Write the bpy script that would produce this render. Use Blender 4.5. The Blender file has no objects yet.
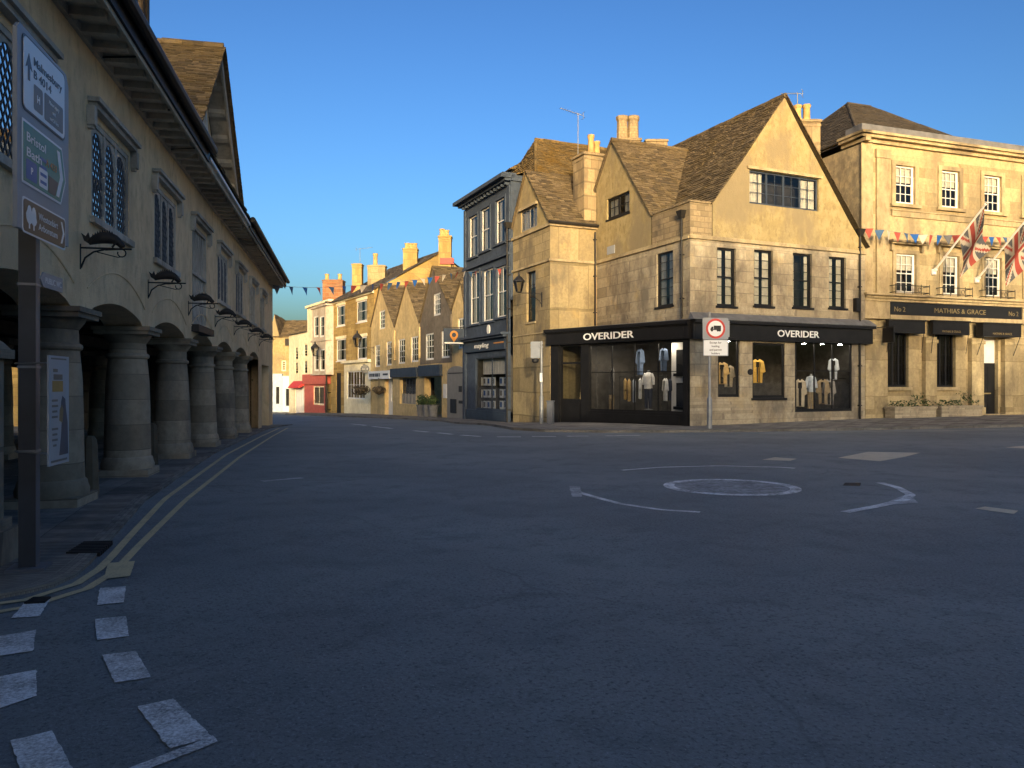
import bpy, math, random
from mathutils import Vector, Matrix
random.seed(7)
R = math.radians
sc = bpy.context.scene
COL = sc.collection
FPX, CX, CY, CAMZ = 769.0, 512.0, 384.0, 1.5

# ------------------------------------------------------------------ terrain
def lerp_tab(t, x):
    if x <= t[0][0]: return t[0][1]
    for (a, va), (b, vb) in zip(t, t[1:]):
        if x <= b: return va + (vb - va) * (x - a) / (b - a)
    return t[-1][1]
ZL = [(-40, .3), (0, 0), (25, -.20), (31, -.30), (36, -.42), (41, -.63), (48, -.74), (70, -1.30), (81, -1.62), (100, -2.28), (150, -2.7)]
def smooth(t):
    t = max(0, min(1, t)); return t * t * (3 - 2 * t)
def G(x, y):
    zl = lerp_tab(ZL, y)
    zr = -.008 * min(y, 31.3) + .0145 * (min(max(x, 7), 20) - 7) * smooth((y - 18) / 14) - .06 * smooth((y - 22) / 8)
    return zl + (zr - zl) * smooth(x / 7.0)
def gp(u, v, off=0.0):
    """ground point seen at a pixel"""
    d = 20.0; k = (v - CY) / FPX; a = (u - CX) / FPX
    lo, hi = 1.0, 400.0
    for _ in range(60):
        d = .5 * (lo + hi)
        if CAMZ - k * d > G(a * d, d) + off: lo = d
        else: hi = d
    return Vector((a * d, d, G(a * d, d) + off))
def at(u, v, d):
    return Vector(((u - CX) / FPX * d, d, CAMZ - (v - CY) / FPX * d))

# ------------------------------------------------------------------ mesh builder
class Face2:
    """a vertical plane: origin, direction left to right seen from outside, normal towards the viewer"""
    def __init__(s, o, d):
        s.o = Vector((o[0], o[1])); d = Vector((d[0], d[1])); d.normalize(); s.d = d; s.n = Vector((d.y, -d.x))
    def pt(s, a, z, n=0.0):
        p = s.o + s.d * a + s.n * n
        return Vector((p.x, p.y, z))
    def px(s, u, v, n=0.0):
        k = (u - CX) / FPX
        o = s.o + s.n * n
        # o.x + d.x t = k (o.y + d.y t)
        t = (k * o.y - o.x) / (s.d.x - k * s.d.y)
        y = o.y + s.d.y * t
        return t, CAMZ - (v - CY) / FPX * y
    def rect(s, u0, v0, u1, v1, n=0.0):
        um = .5 * (u0 + u1)
        return (s.px(u0, v0, n)[0], s.px(u1, v0, n)[0], s.px(um, v1, n)[1], s.px(um, v0, n)[1])   # s0,s1,z0,z1

class MB:
    def __init__(s): s.v = []; s.f = []; s.c = []; s.m = []
    def poly(s, pts, c=0.5, m=0):
        q = []
        for p in pts:
            p = Vector(p)
            if not q or (p - q[-1]).length > 1e-5: q.append(p)
        if len(q) > 2 and (q[0] - q[-1]).length <= 1e-5: q.pop()
        if len(q) < 3: return
        b = len(s.v); s.v += q; s.f.append(tuple(range(b, b + len(q)))); s.c.append(c); s.m.append(m)
    def hexa(s, p, c=0.5, m=0):
        """p: 8 points, bottom ring 0-3 counter-clockwise seen from above, top ring 4-7"""
        for f in ((3, 2, 1, 0), (4, 5, 6, 7), (0, 1, 5, 4), (1, 2, 6, 5), (2, 3, 7, 6), (3, 0, 4, 7)):
            s.poly([p[i] for i in f], c, m)
    def box(s, F, s0, s1, z0, z1, n0, n1, c=0.5, m=0):
        # n1 is the outer side
        s.hexa([F.pt(s0, z0, n1), F.pt(s1, z0, n1), F.pt(s1, z0, n0), F.pt(s0, z0, n0),
                F.pt(s0, z1, n1), F.pt(s1, z1, n1), F.pt(s1, z1, n0), F.pt(s0, z1, n0)], c, m)
    def abox(s, x0, x1, y0, y1, z0, z1, c=.5, m=0):
        s.box(Face2((0, 0), (1, 0)), x0, x1, z0, z1, -y1, -y0, c, m)
    def lathe(s, cx, cy, prof, seg=20, cap=True, c=.5, m=0, jit=0.0):
        b = len(s.v); ph = [random.uniform(0, 6) for _ in range(4)]
        for r, z in prof:
            for i in range(seg):
                a = 2 * math.pi * i / seg
                q = r + jit * (math.sin(a * 2 + z * 2.2 + ph[0]) + math.sin(a * 4 - z * 3.1 + ph[1]))
                s.v.append(Vector((cx + q * math.cos(a), cy + q * math.sin(a), z)))
        for j in range(len(prof) - 1):
            for i in range(seg):
                i2 = (i + 1) % seg
                s.f.append((b + j * seg + i, b + j * seg + i2, b + (j + 1) * seg + i2, b + (j + 1) * seg + i)); s.c.append(c); s.m.append(m)
        if cap:
            s.f.append(tuple(b + (len(prof) - 1) * seg + i for i in range(seg))); s.c.append(c); s.m.append(m)
            s.f.append(tuple(b + seg - 1 - i for i in range(seg))); s.c.append(c); s.m.append(m)
    def tube(s, pts, r, seg=8, c=.5, m=0, sx=1.0):
        pts = [Vector(p) for p in pts]
        rs = r if isinstance(r, (list, tuple)) else [r] * len(pts)
        b = len(s.v); prev = None
        for i, p in enumerate(pts):
            t = (pts[min(i + 1, len(pts) - 1)] - pts[max(i - 1, 0)]).normalized()
            if prev is None:
                a = Vector((0, 0, 1)) if abs(t.z) < .9 else Vector((1, 0, 0))
                x = t.cross(a).normalized()
            else: x = (prev - t * prev.dot(t)).normalized()
            prev = x; y = t.cross(x)
            for j in range(seg):
                g = 2 * math.pi * j / seg
                s.v.append(p + (x * math.cos(g) * sx + y * math.sin(g)) * rs[i])
        for i in range(len(pts) - 1):
            for j in range(seg):
                j2 = (j + 1) % seg
                s.f.append((b + i * seg + j, b + i * seg + j2, b + (i + 1) * seg + j2, b + (i + 1) * seg + j)); s.c.append(c); s.m.append(m)
        s.f.append(tuple(b + seg - 1 - j for j in range(seg))); s.c.append(c); s.m.append(m)
        e = b + (len(pts) - 1) * seg
        s.f.append(tuple(e + j for j in range(seg))); s.c.append(c); s.m.append(m)
    def blob(s, c0, rx, ry, rz, seg=8, rings=6, jit=0.0, c=.5):
        b = len(s.v)
        for j in range(rings + 1):
            th = math.pi * j / rings
            for i in range(seg):
                a = 2 * math.pi * i / seg; q = 1 + random.uniform(-jit, jit)
                s.v.append(Vector(c0) + Vector((rx * math.sin(th) * math.cos(a) * q, ry * math.sin(th) * math.sin(a) * q, -rz * math.cos(th) * q)))
        for j in range(rings):
            for i in range(seg):
                i2 = (i + 1) % seg
                s.f.append((b + j * seg + i, b + j * seg + i2, b + (j + 1) * seg + i2, b + (j + 1) * seg + i)); s.c.append(c); s.m.append(0)
    def sheet(s, F, outline, n0, n1, c=.5, m=0):
        """extrude an outline of (s,z) points (counter-clockwise seen from outside) between two normals"""
        fr = [F.pt(a, z, n1) for a, z in outline]; bk = [F.pt(a, z, n0) for a, z in outline]
        s.poly(fr, c, m); s.poly(bk[::-1], c, m)
        k = len(fr)
        for i in range(k): s.poly([fr[i], bk[i], bk[(i + 1) % k], fr[(i + 1) % k]], c, m)
    def wall(s, F, L, Rr, holes=(), n=0.0, rev=.14):
        zs = sorted(set(round(z, 5) for z in [p[1] for p in L] + [p[1] for p in Rr] + [h[2] for h in holes] + [h[3] for h in holes]))
        lo = max(L[0][1], Rr[0][1]); hi = min(L[-1][1], Rr[-1][1])
        def side(P, z, up):
            z2 = z + (1e-4 if up else -1e-4)
            for (a, za), (b, zb) in zip(P, P[1:]):
                if za <= z2 <= zb and zb > za: return a + (b - a) * (z - za) / (zb - za)
            return P[0][0] if z2 < P[0][1] else P[-1][0]
        for za, zb in zip(zs, zs[1:]):
            if za < lo - 1e-4 or zb > hi + 1e-4: continue
            la, lb, ra, rb = side(L, za, True), side(L, zb, False), side(Rr, za, True), side(Rr, zb, False)
            hs = sorted((h[0], h[1]) for h in holes if h[2] <= za + 1e-5 and h[3] >= zb - 1e-5)
            ca, cb = la, lb
            for h0, h1 in hs:
                s.poly([F.pt(ca, za, n), F.pt(h0, za, n), F.pt(h0, zb, n), F.pt(cb, zb, n)]); ca = cb = h1
            s.poly([F.pt(ca, za, n), F.pt(ra, za, n), F.pt(rb, zb, n), F.pt(cb, zb, n)])
        for h in holes:
            a, b, z0, z1 = h[:4]; q = n - rev
            s.poly([F.pt(a, z0, n), F.pt(a, z0, q), F.pt(a, z1, q), F.pt(a, z1, n)][::-1])
            s.poly([F.pt(b, z0, n), F.pt(b, z0, q), F.pt(b, z1, q), F.pt(b, z1, n)])
            s.poly([F.pt(a, z1, n), F.pt(a, z1, q), F.pt(b, z1, q), F.pt(b, z1, n)][::-1])
            s.poly([F.pt(a, z0, n), F.pt(b, z0, n), F.pt(b, z0, q), F.pt(a, z0, q)])
    def tiles(s, poly, course=.2, wmin=.18, wmax=.42, thick=.028, jit=.5, base=True, over=.05):
        """cover a plane roof polygon with overlapping stone slates"""
        P = [Vector(p) for p in poly]
        nrm = Vector((0, 0, 0))
        for i in range(len(P)): nrm += P[i].cross(P[(i + 1) % len(P)])
        nrm.normalize()
        if nrm.z < 0: nrm = -nrm; P = P[::-1]
        S = Vector((0, 0, 1)).cross(nrm).normalized(); T = nrm.cross(S).normalized(); O = P[0]
        q = [((p - O).dot(S), (p - O).dot(T)) for p in P]
        if base: s.poly([p - nrm * .02 for p in P], .3)
        t0 = min(b for a, b in q); t1 = max(b for a, b in q)
        def span(t):
            xs = []
            for (a, b), (c, d) in zip(q, q[1:] + q[:1]):
                if (b <= t) != (d <= t): xs.append(a + (c - a) * (t - b) / (d - b))
            return (min(xs), max(xs)) if len(xs) >= 2 else None
        t = t0 - over
        cr = course * 1.25
        while t < t1:
            tt = max(t, t0 + 1e-3); sp = span(min(tt + course * .3, t1 - 1e-3)); sp2 = span(min(max(t + cr, t0 + 1e-3), t1 - 1e-3))
            if sp and sp2:
                a0, a1 = sp[0] - over, sp[1] + over
                a = a0 + random.uniform(-.2, 0)
                top = min(t + cr * 1.2, t1)
                st = span(min(max(top - 1e-3, t0 + 1e-3), t1 - 1e-3)) or sp2
                while a < a1:
                    w = random.uniform(wmin, wmax); b = a + w
                    l, r = max(a, a0), min(b - .006, a1)
                    if r - l > .03:
                        dt = random.uniform(-1, 1) * .1 * course; hz = thick * random.uniform(.7, 1.0 + jit)
                        l2, r2 = max(l, st[0] - over), min(r, st[1] + over)
                        if r2 < l2: l2 = r2 = .5 * (l2 + r2)
                        lo_ = t + dt
                        A = O + S * l + T * lo_; B = O + S * r + T * lo_; C = O + S * r2 + T * top; D = O + S * l2 + T * top
                        k1 = hz * 1.5 + .004; k2 = hz * .15
                        A2, B2, C2, D2 = A + nrm * k1, B + nrm * (k1 + random.uniform(-.006, .006)), C + nrm * k2, D + nrm * k2
                        c = random.random()
                        s.poly([A2, B2, C2, D2], c); s.poly([A, B, B2, A2], c * .6); s.poly([A, A2, D2, D], c); s.poly([B, C, C2, B2], c)
                    a = b
            t += course * random.uniform(.92, 1.06)
            course *= .985

WOFF = {}
def uv_and_color(me, mb, woff):
    uvl = me.uv_layers.new(name='UVMap')
    ca = me.color_attributes.new('tint', 'FLOAT_COLOR', 'CORNER')
    uvs = []; cols = []
    for p in me.polygons:
        n = p.normal
        if abs(n.z) > .985: S = Vector((1, 0, 0)); T = Vector((0, 1, 0))
        else:
            S = Vector((0, 0, 1)).cross(n).normalized(); T = n.cross(S) if abs(n.z) > .45 else Vector((0, 0, 1))
        c = mb.c[p.index]
        for vi in p.vertices:
            w = me.vertices[vi].co + woff
            uvs += [w.dot(S), w.dot(T)]; cols += [c, c, c, 1]
    uvl.data.foreach_set('uv', uvs); ca.data.foreach_set('color', cols)
def obj(name, mb, mats, parent=None, smooth_ang=None, loc=None):
    if isinstance(mats, bpy.types.Material): mats = [mats]
    w = WOFF[parent] if parent is not None else Vector(loc if loc is not None else (0, 0, 0))
    me = bpy.data.meshes.new(name)
    me.from_pydata([v - w for v in mb.v], [], mb.f)
    for m in mats: me.materials.append(m)
    if len(mats) > 1: me.polygons.foreach_set('material_index', mb.m)
    me.update()
    uv_and_color(me, mb, w)
    if smooth_ang:
        me.polygons.foreach_set('use_smooth', [True] * len(me.polygons)); me.set_sharp_from_angle(angle=R(smooth_ang))
    o = bpy.data.objects.new(name, me); COL.objects.link(o)
    if parent is not None: o.parent = parent
    else: o.location = w
    WOFF[o] = w
    return o
def tag(o, label, cat, group=None):
    o['label'] = label; o['category'] = cat
    if group: o['group'] = group
    return o
def thing(name, label, cat, loc, group=None):
    o = bpy.data.objects.new(name, None); COL.objects.link(o); o.empty_display_size = .3
    o.location = loc; WOFF[o] = Vector(loc)
    return tag(o, label, cat, group)
def setting(o, kind='structure'): o['kind'] = kind; return o
def part_label(o, t): o['label'] = t; return o

_txt = {}
def text_into(mb, txt, F, s0, z0, height, n, width=None, extr=.01, align='LEFT', shear=0, bold=0.0, m=0):
    """letters as solid geometry on a facade plane; height = capital height"""
    cu = bpy.data.curves.new('lettering', 'FONT'); cu.body = txt; cu.size = 1; cu.extrude = .01; cu.offset = bold; cu.shear = shear; cu.resolution_u = 3
    o = bpy.data.objects.new('lettering', cu); COL.objects.link(o)
    bpy.context.view_layer.update()
    me = bpy.data.meshes.new_from_object(o.evaluated_get(bpy.context.evaluated_depsgraph_get()))
    xs = [v.co.x for v in me.vertices]
    if xs:
        x0, x1 = min(xs), max(xs); k = height / .69; kx = (width / (x1 - x0)) if width else k
        if align == 'CENTER': s0 = s0 - (x1 - x0) * kx / 2
        b = len(mb.v)
        for v in me.vertices:
            mb.v.append(F.pt(s0 + (v.co.x - x0) * kx, z0 + v.co.y * k, n + (v.co.z / .01) * extr))
        for p in me.polygons: mb.f.append(tuple(b + i for i in p.vertices)); mb.c.append(.5); mb.m.append(m)
    bpy.data.objects.remove(o); bpy.data.curves.remove(cu); bpy.data.meshes.remove(me)

# ------------------------------------------------------------------ materials
def newmat(name):
    m = bpy.data.materials.new(name); m.use_nodes = True; nt = m.node_tree
    b = nt.nodes['Principled BSDF']; b.inputs['Roughness'].default_value = .85
    b.inputs['Specular IOR Level'].default_value = .3
    return m, nt, b
def N(nt, t, **k):
    n = nt.nodes.new(t)
    for a, v in k.items(): setattr(n, a, v)
    return n
def noise(nt, scale, detail=4, rough=.55, vec=None, stretch=None):
    n = N(nt, 'ShaderNodeTexNoise'); n.inputs['Scale'].default_value = scale; n.inputs['Detail'].default_value = detail; n.inputs['Roughness'].default_value = rough
    if vec is None: vec = N(nt, 'ShaderNodeNewGeometry').outputs['Position']
    if stretch:
        mp = N(nt, 'ShaderNodeMapping'); mp.inputs['Scale'].default_value = stretch; nt.links.new(vec, mp.inputs['Vector']); vec = mp.outputs['Vector']
    nt.links.new(vec, n.inputs['Vector'])
    return n.outputs['Fac']
def ramp(nt, fac, a, b, ca=(0, 0, 0), cb=(1, 1, 1)):
    r = N(nt, 'ShaderNodeValToRGB'); e = r.color_ramp.elements
    e[0].position = a; e[1].position = b; e[0].color = (*ca, 1); e[1].color = (*cb, 1)
    nt.links.new(fac, r.inputs['Fac']); return r.outputs['Color']
def mix(nt, a, b, fac, mode='MIX'):
    n = N(nt, 'ShaderNodeMix', data_type='RGBA', blend_type=mode)
    for sock, v in ((n.inputs[6], a), (n.inputs[7], b)):
        if isinstance(v, tuple): sock.default_value = (*v, 1)
        else: nt.links.new(v, sock)
    if isinstance(fac, (int, float)): n.inputs[0].default_value = fac
    else: nt.links.new(fac, n.inputs[0])
    return n.outputs[2]
def bump(nt, b, h, strength=.3, dist=.02):
    n = N(nt, 'ShaderNodeBump'); n.inputs['Strength'].default_value = strength; n.inputs['Distance'].default_value = dist
    nt.links.new(h, n.inputs['Height'])
    nt.links.new(n.outputs['Normal'], b.inputs['Normal'])
def plain(name, col, rough=.6, var=.12, metal=0, spec=.3, scale=3.0):
    m, nt, b = newmat(name)
    f = noise(nt, scale, 5)
    c = mix(nt, tuple(x * (1 - var) for x in col), tuple(min(1, x * (1 + var)) for x in col), ramp(nt, f, .35, .65))
    nt.links.new(c, b.inputs['Base Color']); b.inputs['Roughness'].default_value = rough; b.inputs['Metallic'].default_value = metal
    b.inputs['Specular IOR Level'].default_value = spec
    return m
def ashlar(name, c1, c2, mortar, bw=.62, bh=.3, stain=(.12, .10, .08), st=.55, msz=.008, bmp=.25, warm=None, drum=False):
    m, nt, b = newmat(name)
    uv = N(nt, 'ShaderNodeUVMap').outputs['UV']
    if drum:                                              # stone drums: courses follow height only
        ps = N(nt, 'ShaderNodeSeparateXYZ'); nt.links.new(N(nt, 'ShaderNodeNewGeometry').outputs['Position'], ps.inputs[0])
        oi = N(nt, 'ShaderNodeObjectInfo'); ad_ = N(nt, 'ShaderNodeMath', operation='ADD'); nt.links.new(ps.outputs[2], ad_.inputs[0]); nt.links.new(oi.outputs['Random'], ad_.inputs[1])
        cv = N(nt, 'ShaderNodeCombineXYZ'); cv.inputs[0].default_value = .5; nt.links.new(ad_.outputs[0], cv.inputs[1]); uv = cv.outputs[0]
    wob = N(nt, 'ShaderNodeVectorMath', operation='ADD')
    nz = N(nt, 'ShaderNodeTexNoise'); nz.inputs['Scale'].default_value = 1.3; nt.links.new(uv, nz.inputs['Vector'])
    sc_ = N(nt, 'ShaderNodeVectorMath', operation='SCALE'); sc_.inputs['Scale'].default_value = .0 if drum else .05
    nt.links.new(nz.outputs['Color'], sc_.inputs[0]); nt.links.new(uv, wob.inputs[0]); nt.links.new(sc_.outputs[0], wob.inputs[1])
    br = N(nt, 'ShaderNodeTexBrick'); br.inputs['Scale'].default_value = 1; br.inputs['Brick Width'].default_value = bw; br.inputs['Row Height'].default_value = bh
    br.inputs['Mortar Size'].default_value = msz; br.inputs['Mortar Smooth'].default_value = .4; br.inputs['Bias'].default_value = 0
    br.inputs['Color1'].default_value = (*c1, 1); br.inputs['Color2'].default_value = (*c2, 1); br.inputs['Mortar'].default_value = (*mortar, 1)
    nt.links.new(wob.outputs[0], br.inputs['Vector'])
    col = br.outputs['Color']
    f1 = noise(nt, .75, 7, .66, stretch=(1, 1, .5)); f2 = noise(nt, 7, 5, .7)
    if warm: col = mix(nt, col, warm, ramp(nt, noise(nt, .9, 4), .55, .75))
    col = mix(nt, col, tuple(x * .66 for x in c1), ramp(nt, f2, .40, .74))
    wn = N(nt, 'ShaderNodeTexWhiteNoise', noise_dimensions='2D')         # each block its own tone
    sp = N(nt, 'ShaderNodeSeparateXYZ'); nt.links.new(wob.outputs[0], sp.inputs[0])
    def mth(op, a, b_): 
        q = N(nt, 'ShaderNodeMath', operation=op)
        for k_, v_ in enumerate((a, b_)):
            if isinstance(v_, (int, float)): q.inputs[k_].default_value = v_
            elif v_ is not None: nt.links.new(v_, q.inputs[k_])
        return q.outputs[0]
    row = mth('FLOOR', mth('DIVIDE', sp.outputs[1], bh), None)
    off = mth('MULTIPLY', mth('SUBTRACT', 1.0, mth('MODULO', mth('ABSOLUTE', row, None), 2.0)), bw * .5)
    colm = mth('FLOOR', mth('DIVIDE', mth('ADD', sp.outputs[0], off), bw), None)
    cb = N(nt, 'ShaderNodeCombineXYZ'); nt.links.new(row, cb.inputs[0]); nt.links.new(colm, cb.inputs[1]); nt.links.new(cb.outputs[0], wn.inputs['Vector'])
    col = mix(nt, col, ramp(nt, wn.outputs['Value'], 0, 1, (.62, .60, .56), (1.18, 1.17, 1.14)), .65, 'MULTIPLY')
    fac = ramp(nt, f1, .47, .63); fs = N(nt, 'ShaderNodeMath', operation='MULTIPLY'); fs.inputs[1].default_value = st
    nt.links.new(fac, fs.inputs[0])
    col = mix(nt, col, stain, fs.outputs[0])
    nt.links.new(col, b.inputs['Base Color']); b.inputs['Roughness'].default_value = .92; b.inputs['Specular IOR Level'].default_value = .15
    h = mix(nt, br.outputs['Fac'], f2, .45)
    inv = N(nt, 'ShaderNodeInvert'); nt.links.new(br.outputs['Fac'], inv.inputs['Color'])
    h = mix(nt, inv.outputs['Color'], f2, .5)
    bump(nt, b, h, bmp, .03)
    return m
def render_mat(name, c, dark, stain, st=.5, fine=18, streak=(1, 1, .25), lo=.48, hi=.64):
    m, nt, b = newmat(name)
    f1 = noise(nt, .5, 6, .6, stretch=streak); f2 = noise(nt, fine, 4, .65); f3 = noise(nt, 2.2, 5, .6)
    col = mix(nt, c, dark, ramp(nt, f3, .43, .58)); col = mix(nt, col, tuple(x * .8 for x in dark), ramp(nt, noise(nt, 5.5, 6, .7, stretch=(1, 1, .5)), .50, .66))
    fs = N(nt, 'ShaderNodeMath', operation='MULTIPLY'); fs.inputs[1].default_value = st; nt.links.new(ramp(nt, f1, lo, hi), fs.inputs[0])
    col = mix(nt, col, stain, fs.outputs[0])
    nt.links.new(col, b.inputs['Base Color']); b.inputs['Roughness'].default_value = .93; b.inputs['Specular IOR Level'].default_value = .15
    bump(nt, b, mix(nt, f2, noise(nt, fine * 2.6, 3, .7), .4), .75, .03)
    return m
def tile_mat(name, ca, cb, moss, ms=.45, dark=(.03, .027, .022)):
    m, nt, b = newmat(name)
    at_ = N(nt, 'ShaderNodeAttribute', attribute_name='tint')
    col = mix(nt, ca, cb, at_.outputs['Fac'])
    fs = N(nt, 'ShaderNodeMath', operation='MULTIPLY'); fs.inputs[1].default_value = ms; nt.links.new(ramp(nt, noise(nt, 1.1, 6, .65), .45, .7), fs.inputs[0])
    col = mix(nt, col, moss, fs.outputs[0])
    col = mix(nt, col, dark, ramp(nt, noise(nt, 9, 5, .7), .5, .8))
    nt.links.new(col, b.inputs['Base Color']); b.inputs['Roughness'].default_value = .95; b.inputs['Specular IOR Level'].default_value = .12
    bump(nt, b, noise(nt, 14, 5, .7), .6, .03)
    return m
def glass_mat(name, tint=(.75, .8, .82), refl=1.0):
    m = bpy.data.materials.new(name); m.use_nodes = True; nt = m.node_tree
    for n in list(nt.nodes):
        if n.type != 'OUTPUT_MATERIAL': nt.nodes.remove(n)
    out = [n for n in nt.nodes if n.type == 'OUTPUT_MATERIAL'][0]
    tr = N(nt, 'ShaderNodeBsdfTransparent'); tr.inputs['Color'].default_value = (*tint, 1)
    gl = N(nt, 'ShaderNodeBsdfGlossy'); gl.inputs['Roughness'].default_value = .02
    fr = N(nt, 'ShaderNodeFresnel'); fr.inputs['IOR'].default_value = 1.52
    bp = N(nt, 'ShaderNodeBump'); bp.inputs['Strength'].default_value = .06; bp.inputs['Distance'].default_value = .05
    nt.links.new(noise(nt, 1.6, 2), bp.inputs['Height'])
    nt.links.new(bp.outputs['Normal'], gl.inputs['Normal']); nt.links.new(bp.outputs['Normal'], fr.inputs['Normal'])
    mu = N(nt, 'ShaderNodeMath', operation='MULTIPLY_ADD'); mu.inputs[1].default_value = 1.3 * refl; mu.inputs[2].default_value = .05 * refl; mu.use_clamp = True
    nt.links.new(fr.outputs[0], mu.inputs[0])
    mx = N(nt, 'ShaderNodeMixShader'); nt.links.new(mu.outputs[0], mx.inputs[0]); nt.links.new(tr.outputs[0], mx.inputs[1]); nt.links.new(gl.outputs[0], mx.inputs[2])
    nt.links.new(mx.outputs[0], out.inputs['Surface'])
    return m
def paint_worn(name, c, lo=.38, hi=.56, under=(.15, .16, .16), scale=55):
    m, nt, b = newmat(name)
    f = mix(nt, noise(nt, scale, 6, .75), noise(nt, 4.0, 4, .6), .35)
    col = mix(nt, c, under, ramp(nt, f, lo, hi))
    nt.links.new(col, b.inputs['Base Color']); b.inputs['Roughness'].default_value = .8
    bump(nt, b, noise(nt, 60, 3), .5, .01)
    return m
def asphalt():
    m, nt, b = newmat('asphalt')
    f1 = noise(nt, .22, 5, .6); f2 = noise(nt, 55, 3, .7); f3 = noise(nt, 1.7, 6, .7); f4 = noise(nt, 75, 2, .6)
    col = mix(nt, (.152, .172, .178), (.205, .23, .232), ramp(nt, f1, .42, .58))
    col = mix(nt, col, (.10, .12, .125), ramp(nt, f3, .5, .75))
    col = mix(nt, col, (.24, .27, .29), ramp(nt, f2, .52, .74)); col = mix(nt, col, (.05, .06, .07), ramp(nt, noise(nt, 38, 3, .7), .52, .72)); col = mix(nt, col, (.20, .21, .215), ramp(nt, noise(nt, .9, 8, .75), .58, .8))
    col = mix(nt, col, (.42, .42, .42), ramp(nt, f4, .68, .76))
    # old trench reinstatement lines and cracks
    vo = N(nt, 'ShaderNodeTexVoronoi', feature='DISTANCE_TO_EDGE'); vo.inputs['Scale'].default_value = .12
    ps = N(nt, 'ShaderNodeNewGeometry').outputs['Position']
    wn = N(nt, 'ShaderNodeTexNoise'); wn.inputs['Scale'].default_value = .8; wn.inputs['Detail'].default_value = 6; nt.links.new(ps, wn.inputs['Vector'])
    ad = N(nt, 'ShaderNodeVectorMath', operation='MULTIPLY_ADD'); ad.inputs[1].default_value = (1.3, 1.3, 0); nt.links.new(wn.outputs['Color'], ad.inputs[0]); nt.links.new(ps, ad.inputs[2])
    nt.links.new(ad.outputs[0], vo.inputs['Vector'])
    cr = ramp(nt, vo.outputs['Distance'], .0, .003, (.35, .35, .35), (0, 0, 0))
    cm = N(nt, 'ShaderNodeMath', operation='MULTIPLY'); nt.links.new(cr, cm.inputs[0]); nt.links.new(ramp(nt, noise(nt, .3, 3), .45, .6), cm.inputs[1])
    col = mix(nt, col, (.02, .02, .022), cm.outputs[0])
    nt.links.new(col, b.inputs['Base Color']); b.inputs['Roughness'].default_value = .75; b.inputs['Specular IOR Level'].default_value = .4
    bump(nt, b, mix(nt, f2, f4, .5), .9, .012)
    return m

M = {}
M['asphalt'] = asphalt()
M['paving'] = ashlar('paving', (.26, .24, .21), (.21, .195, .175), (.10, .095, .09), .9, .6, (.06, .058, .055), .6)
M['kerb'] = ashlar('kerb_stone', (.2, .19, .17), (.16, .155, .14), (.06, .06, .06), .9, .5, (.07, .065, .06), .6)
M['cobble'] = ashlar('cobble', (.30, .28, .24), (.24, .225, .2), (.10, .095, .09), .45, .3, (.045, .045, .045), .7, .015, .5)
M['white_line'] = paint_worn('white_line', (.84, .86, .87), .42, .64)
M['faint_line'] = paint_worn('faint_line', (.55, .56, .58), .40, .62)
M['yellow_line'] = paint_worn('yellow_line', (.62, .52, .30), .48, .74)
M['stone_patch'] = paint_worn('stone_patch', (.58, .51, .38), .5, .74)
M['iron'] = plain('cast_iron', (.02, .02, .022), .6, .3)
M['limestone'] = ashlar('limestone', (.40, .32, .18), (.335, .265, .15), (.2, .16, .09), .42, .21, (.15, .125, .09), .8, warm=(.44, .31, .13))
M['limestone_grey'] = ashlar('limestone_grey', (.46, .395, .285), (.385, .33, .235), (.22, .19, .15), .40, .205, (.15, .13, .105), .85, warm=(.44, .33, .16))
M['rubble'] = ashlar('rubble', (.36, .28, .17), (.27, .21, .13), (.2, .16, .1), .34, .16, (.11, .09, .07), .8, .014, .5)
M['bank_stone'] = ashlar('bank_stone', (.44, .355, .205), (.40, .315, .18), (.28, .22, .12), .85, .38, (.18, .15, .10), .7, .006, .12)
M['trim_stone'] = render_mat('trim_stone', (.44, .355, .215), (.37, .295, .175), (.14, .115, .08), .7, 24)
M['chimney_stone'] = ashlar('chimney_stone', (.40, .31, .18), (.30, .23, .14), (.2, .16, .1), .34, .17, (.12, .10, .075), .9, .014, .5)
M['gable_render'] = render_mat('gable_render', (.385, .305, .155), (.32, .25, .12), (.24, .195, .12), .85, 14, (1, 1, .55), .47, .60)
M['side_render'] = render_mat('side_render', (.50, .40, .24), (.32, .27, .18), (.15, .125, .095), .9, 12, (1, 1, .6), .44, .58)
M['market_render'] = render_mat('market_render', (.88, .68, .42), (.80, .60, .36), (.54, .41, .26), .45, 22)
M['column_stone'] = ashlar('column_stone', (.40, .335, .25), (.34, .285, .21), (.19, .16, .12), 30.0, .43, (.12, .105, .09), .85, .007, .5, drum=True)
M['buttress_stone'] = ashlar('buttress_stone', (.36, .31, .235), (.30, .255, .195), (.15, .13, .10), .62, .34, (.10, .09, .08), .85, .012, .5)
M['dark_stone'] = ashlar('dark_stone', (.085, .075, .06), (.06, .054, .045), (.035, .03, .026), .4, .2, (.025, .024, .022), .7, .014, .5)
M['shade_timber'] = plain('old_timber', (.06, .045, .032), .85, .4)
M['market_trim'] = render_mat('market_trim', (.60, .55, .47), (.50, .45, .38), (.2, .18, .14), .5, 30)
M['soffit'] = render_mat('soffit_paint', (.62, .55, .43), (.52, .46, .36), (.14, .12, .1), .5, 20)
M['stone_slate'] = tile_mat('stone_slate', (.075, .06, .042), (.20, .155, .095), (.14, .10, .035), .5)
M['mossy_slate'] = tile_mat('mossy_slate', (.09, .068, .035), (.19, .135, .06), (.15, .09, .018), .8)
M['dark_slate'] = tile_mat('dark_slate', (.045, .04, .035), (.085, .075, .063), (.08, .065, .04), .35)
M['grey_slate'] = tile_mat('grey_slate', (.075, .07, .068), (.115, .105, .10), (.09, .08, .07), .3)
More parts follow.
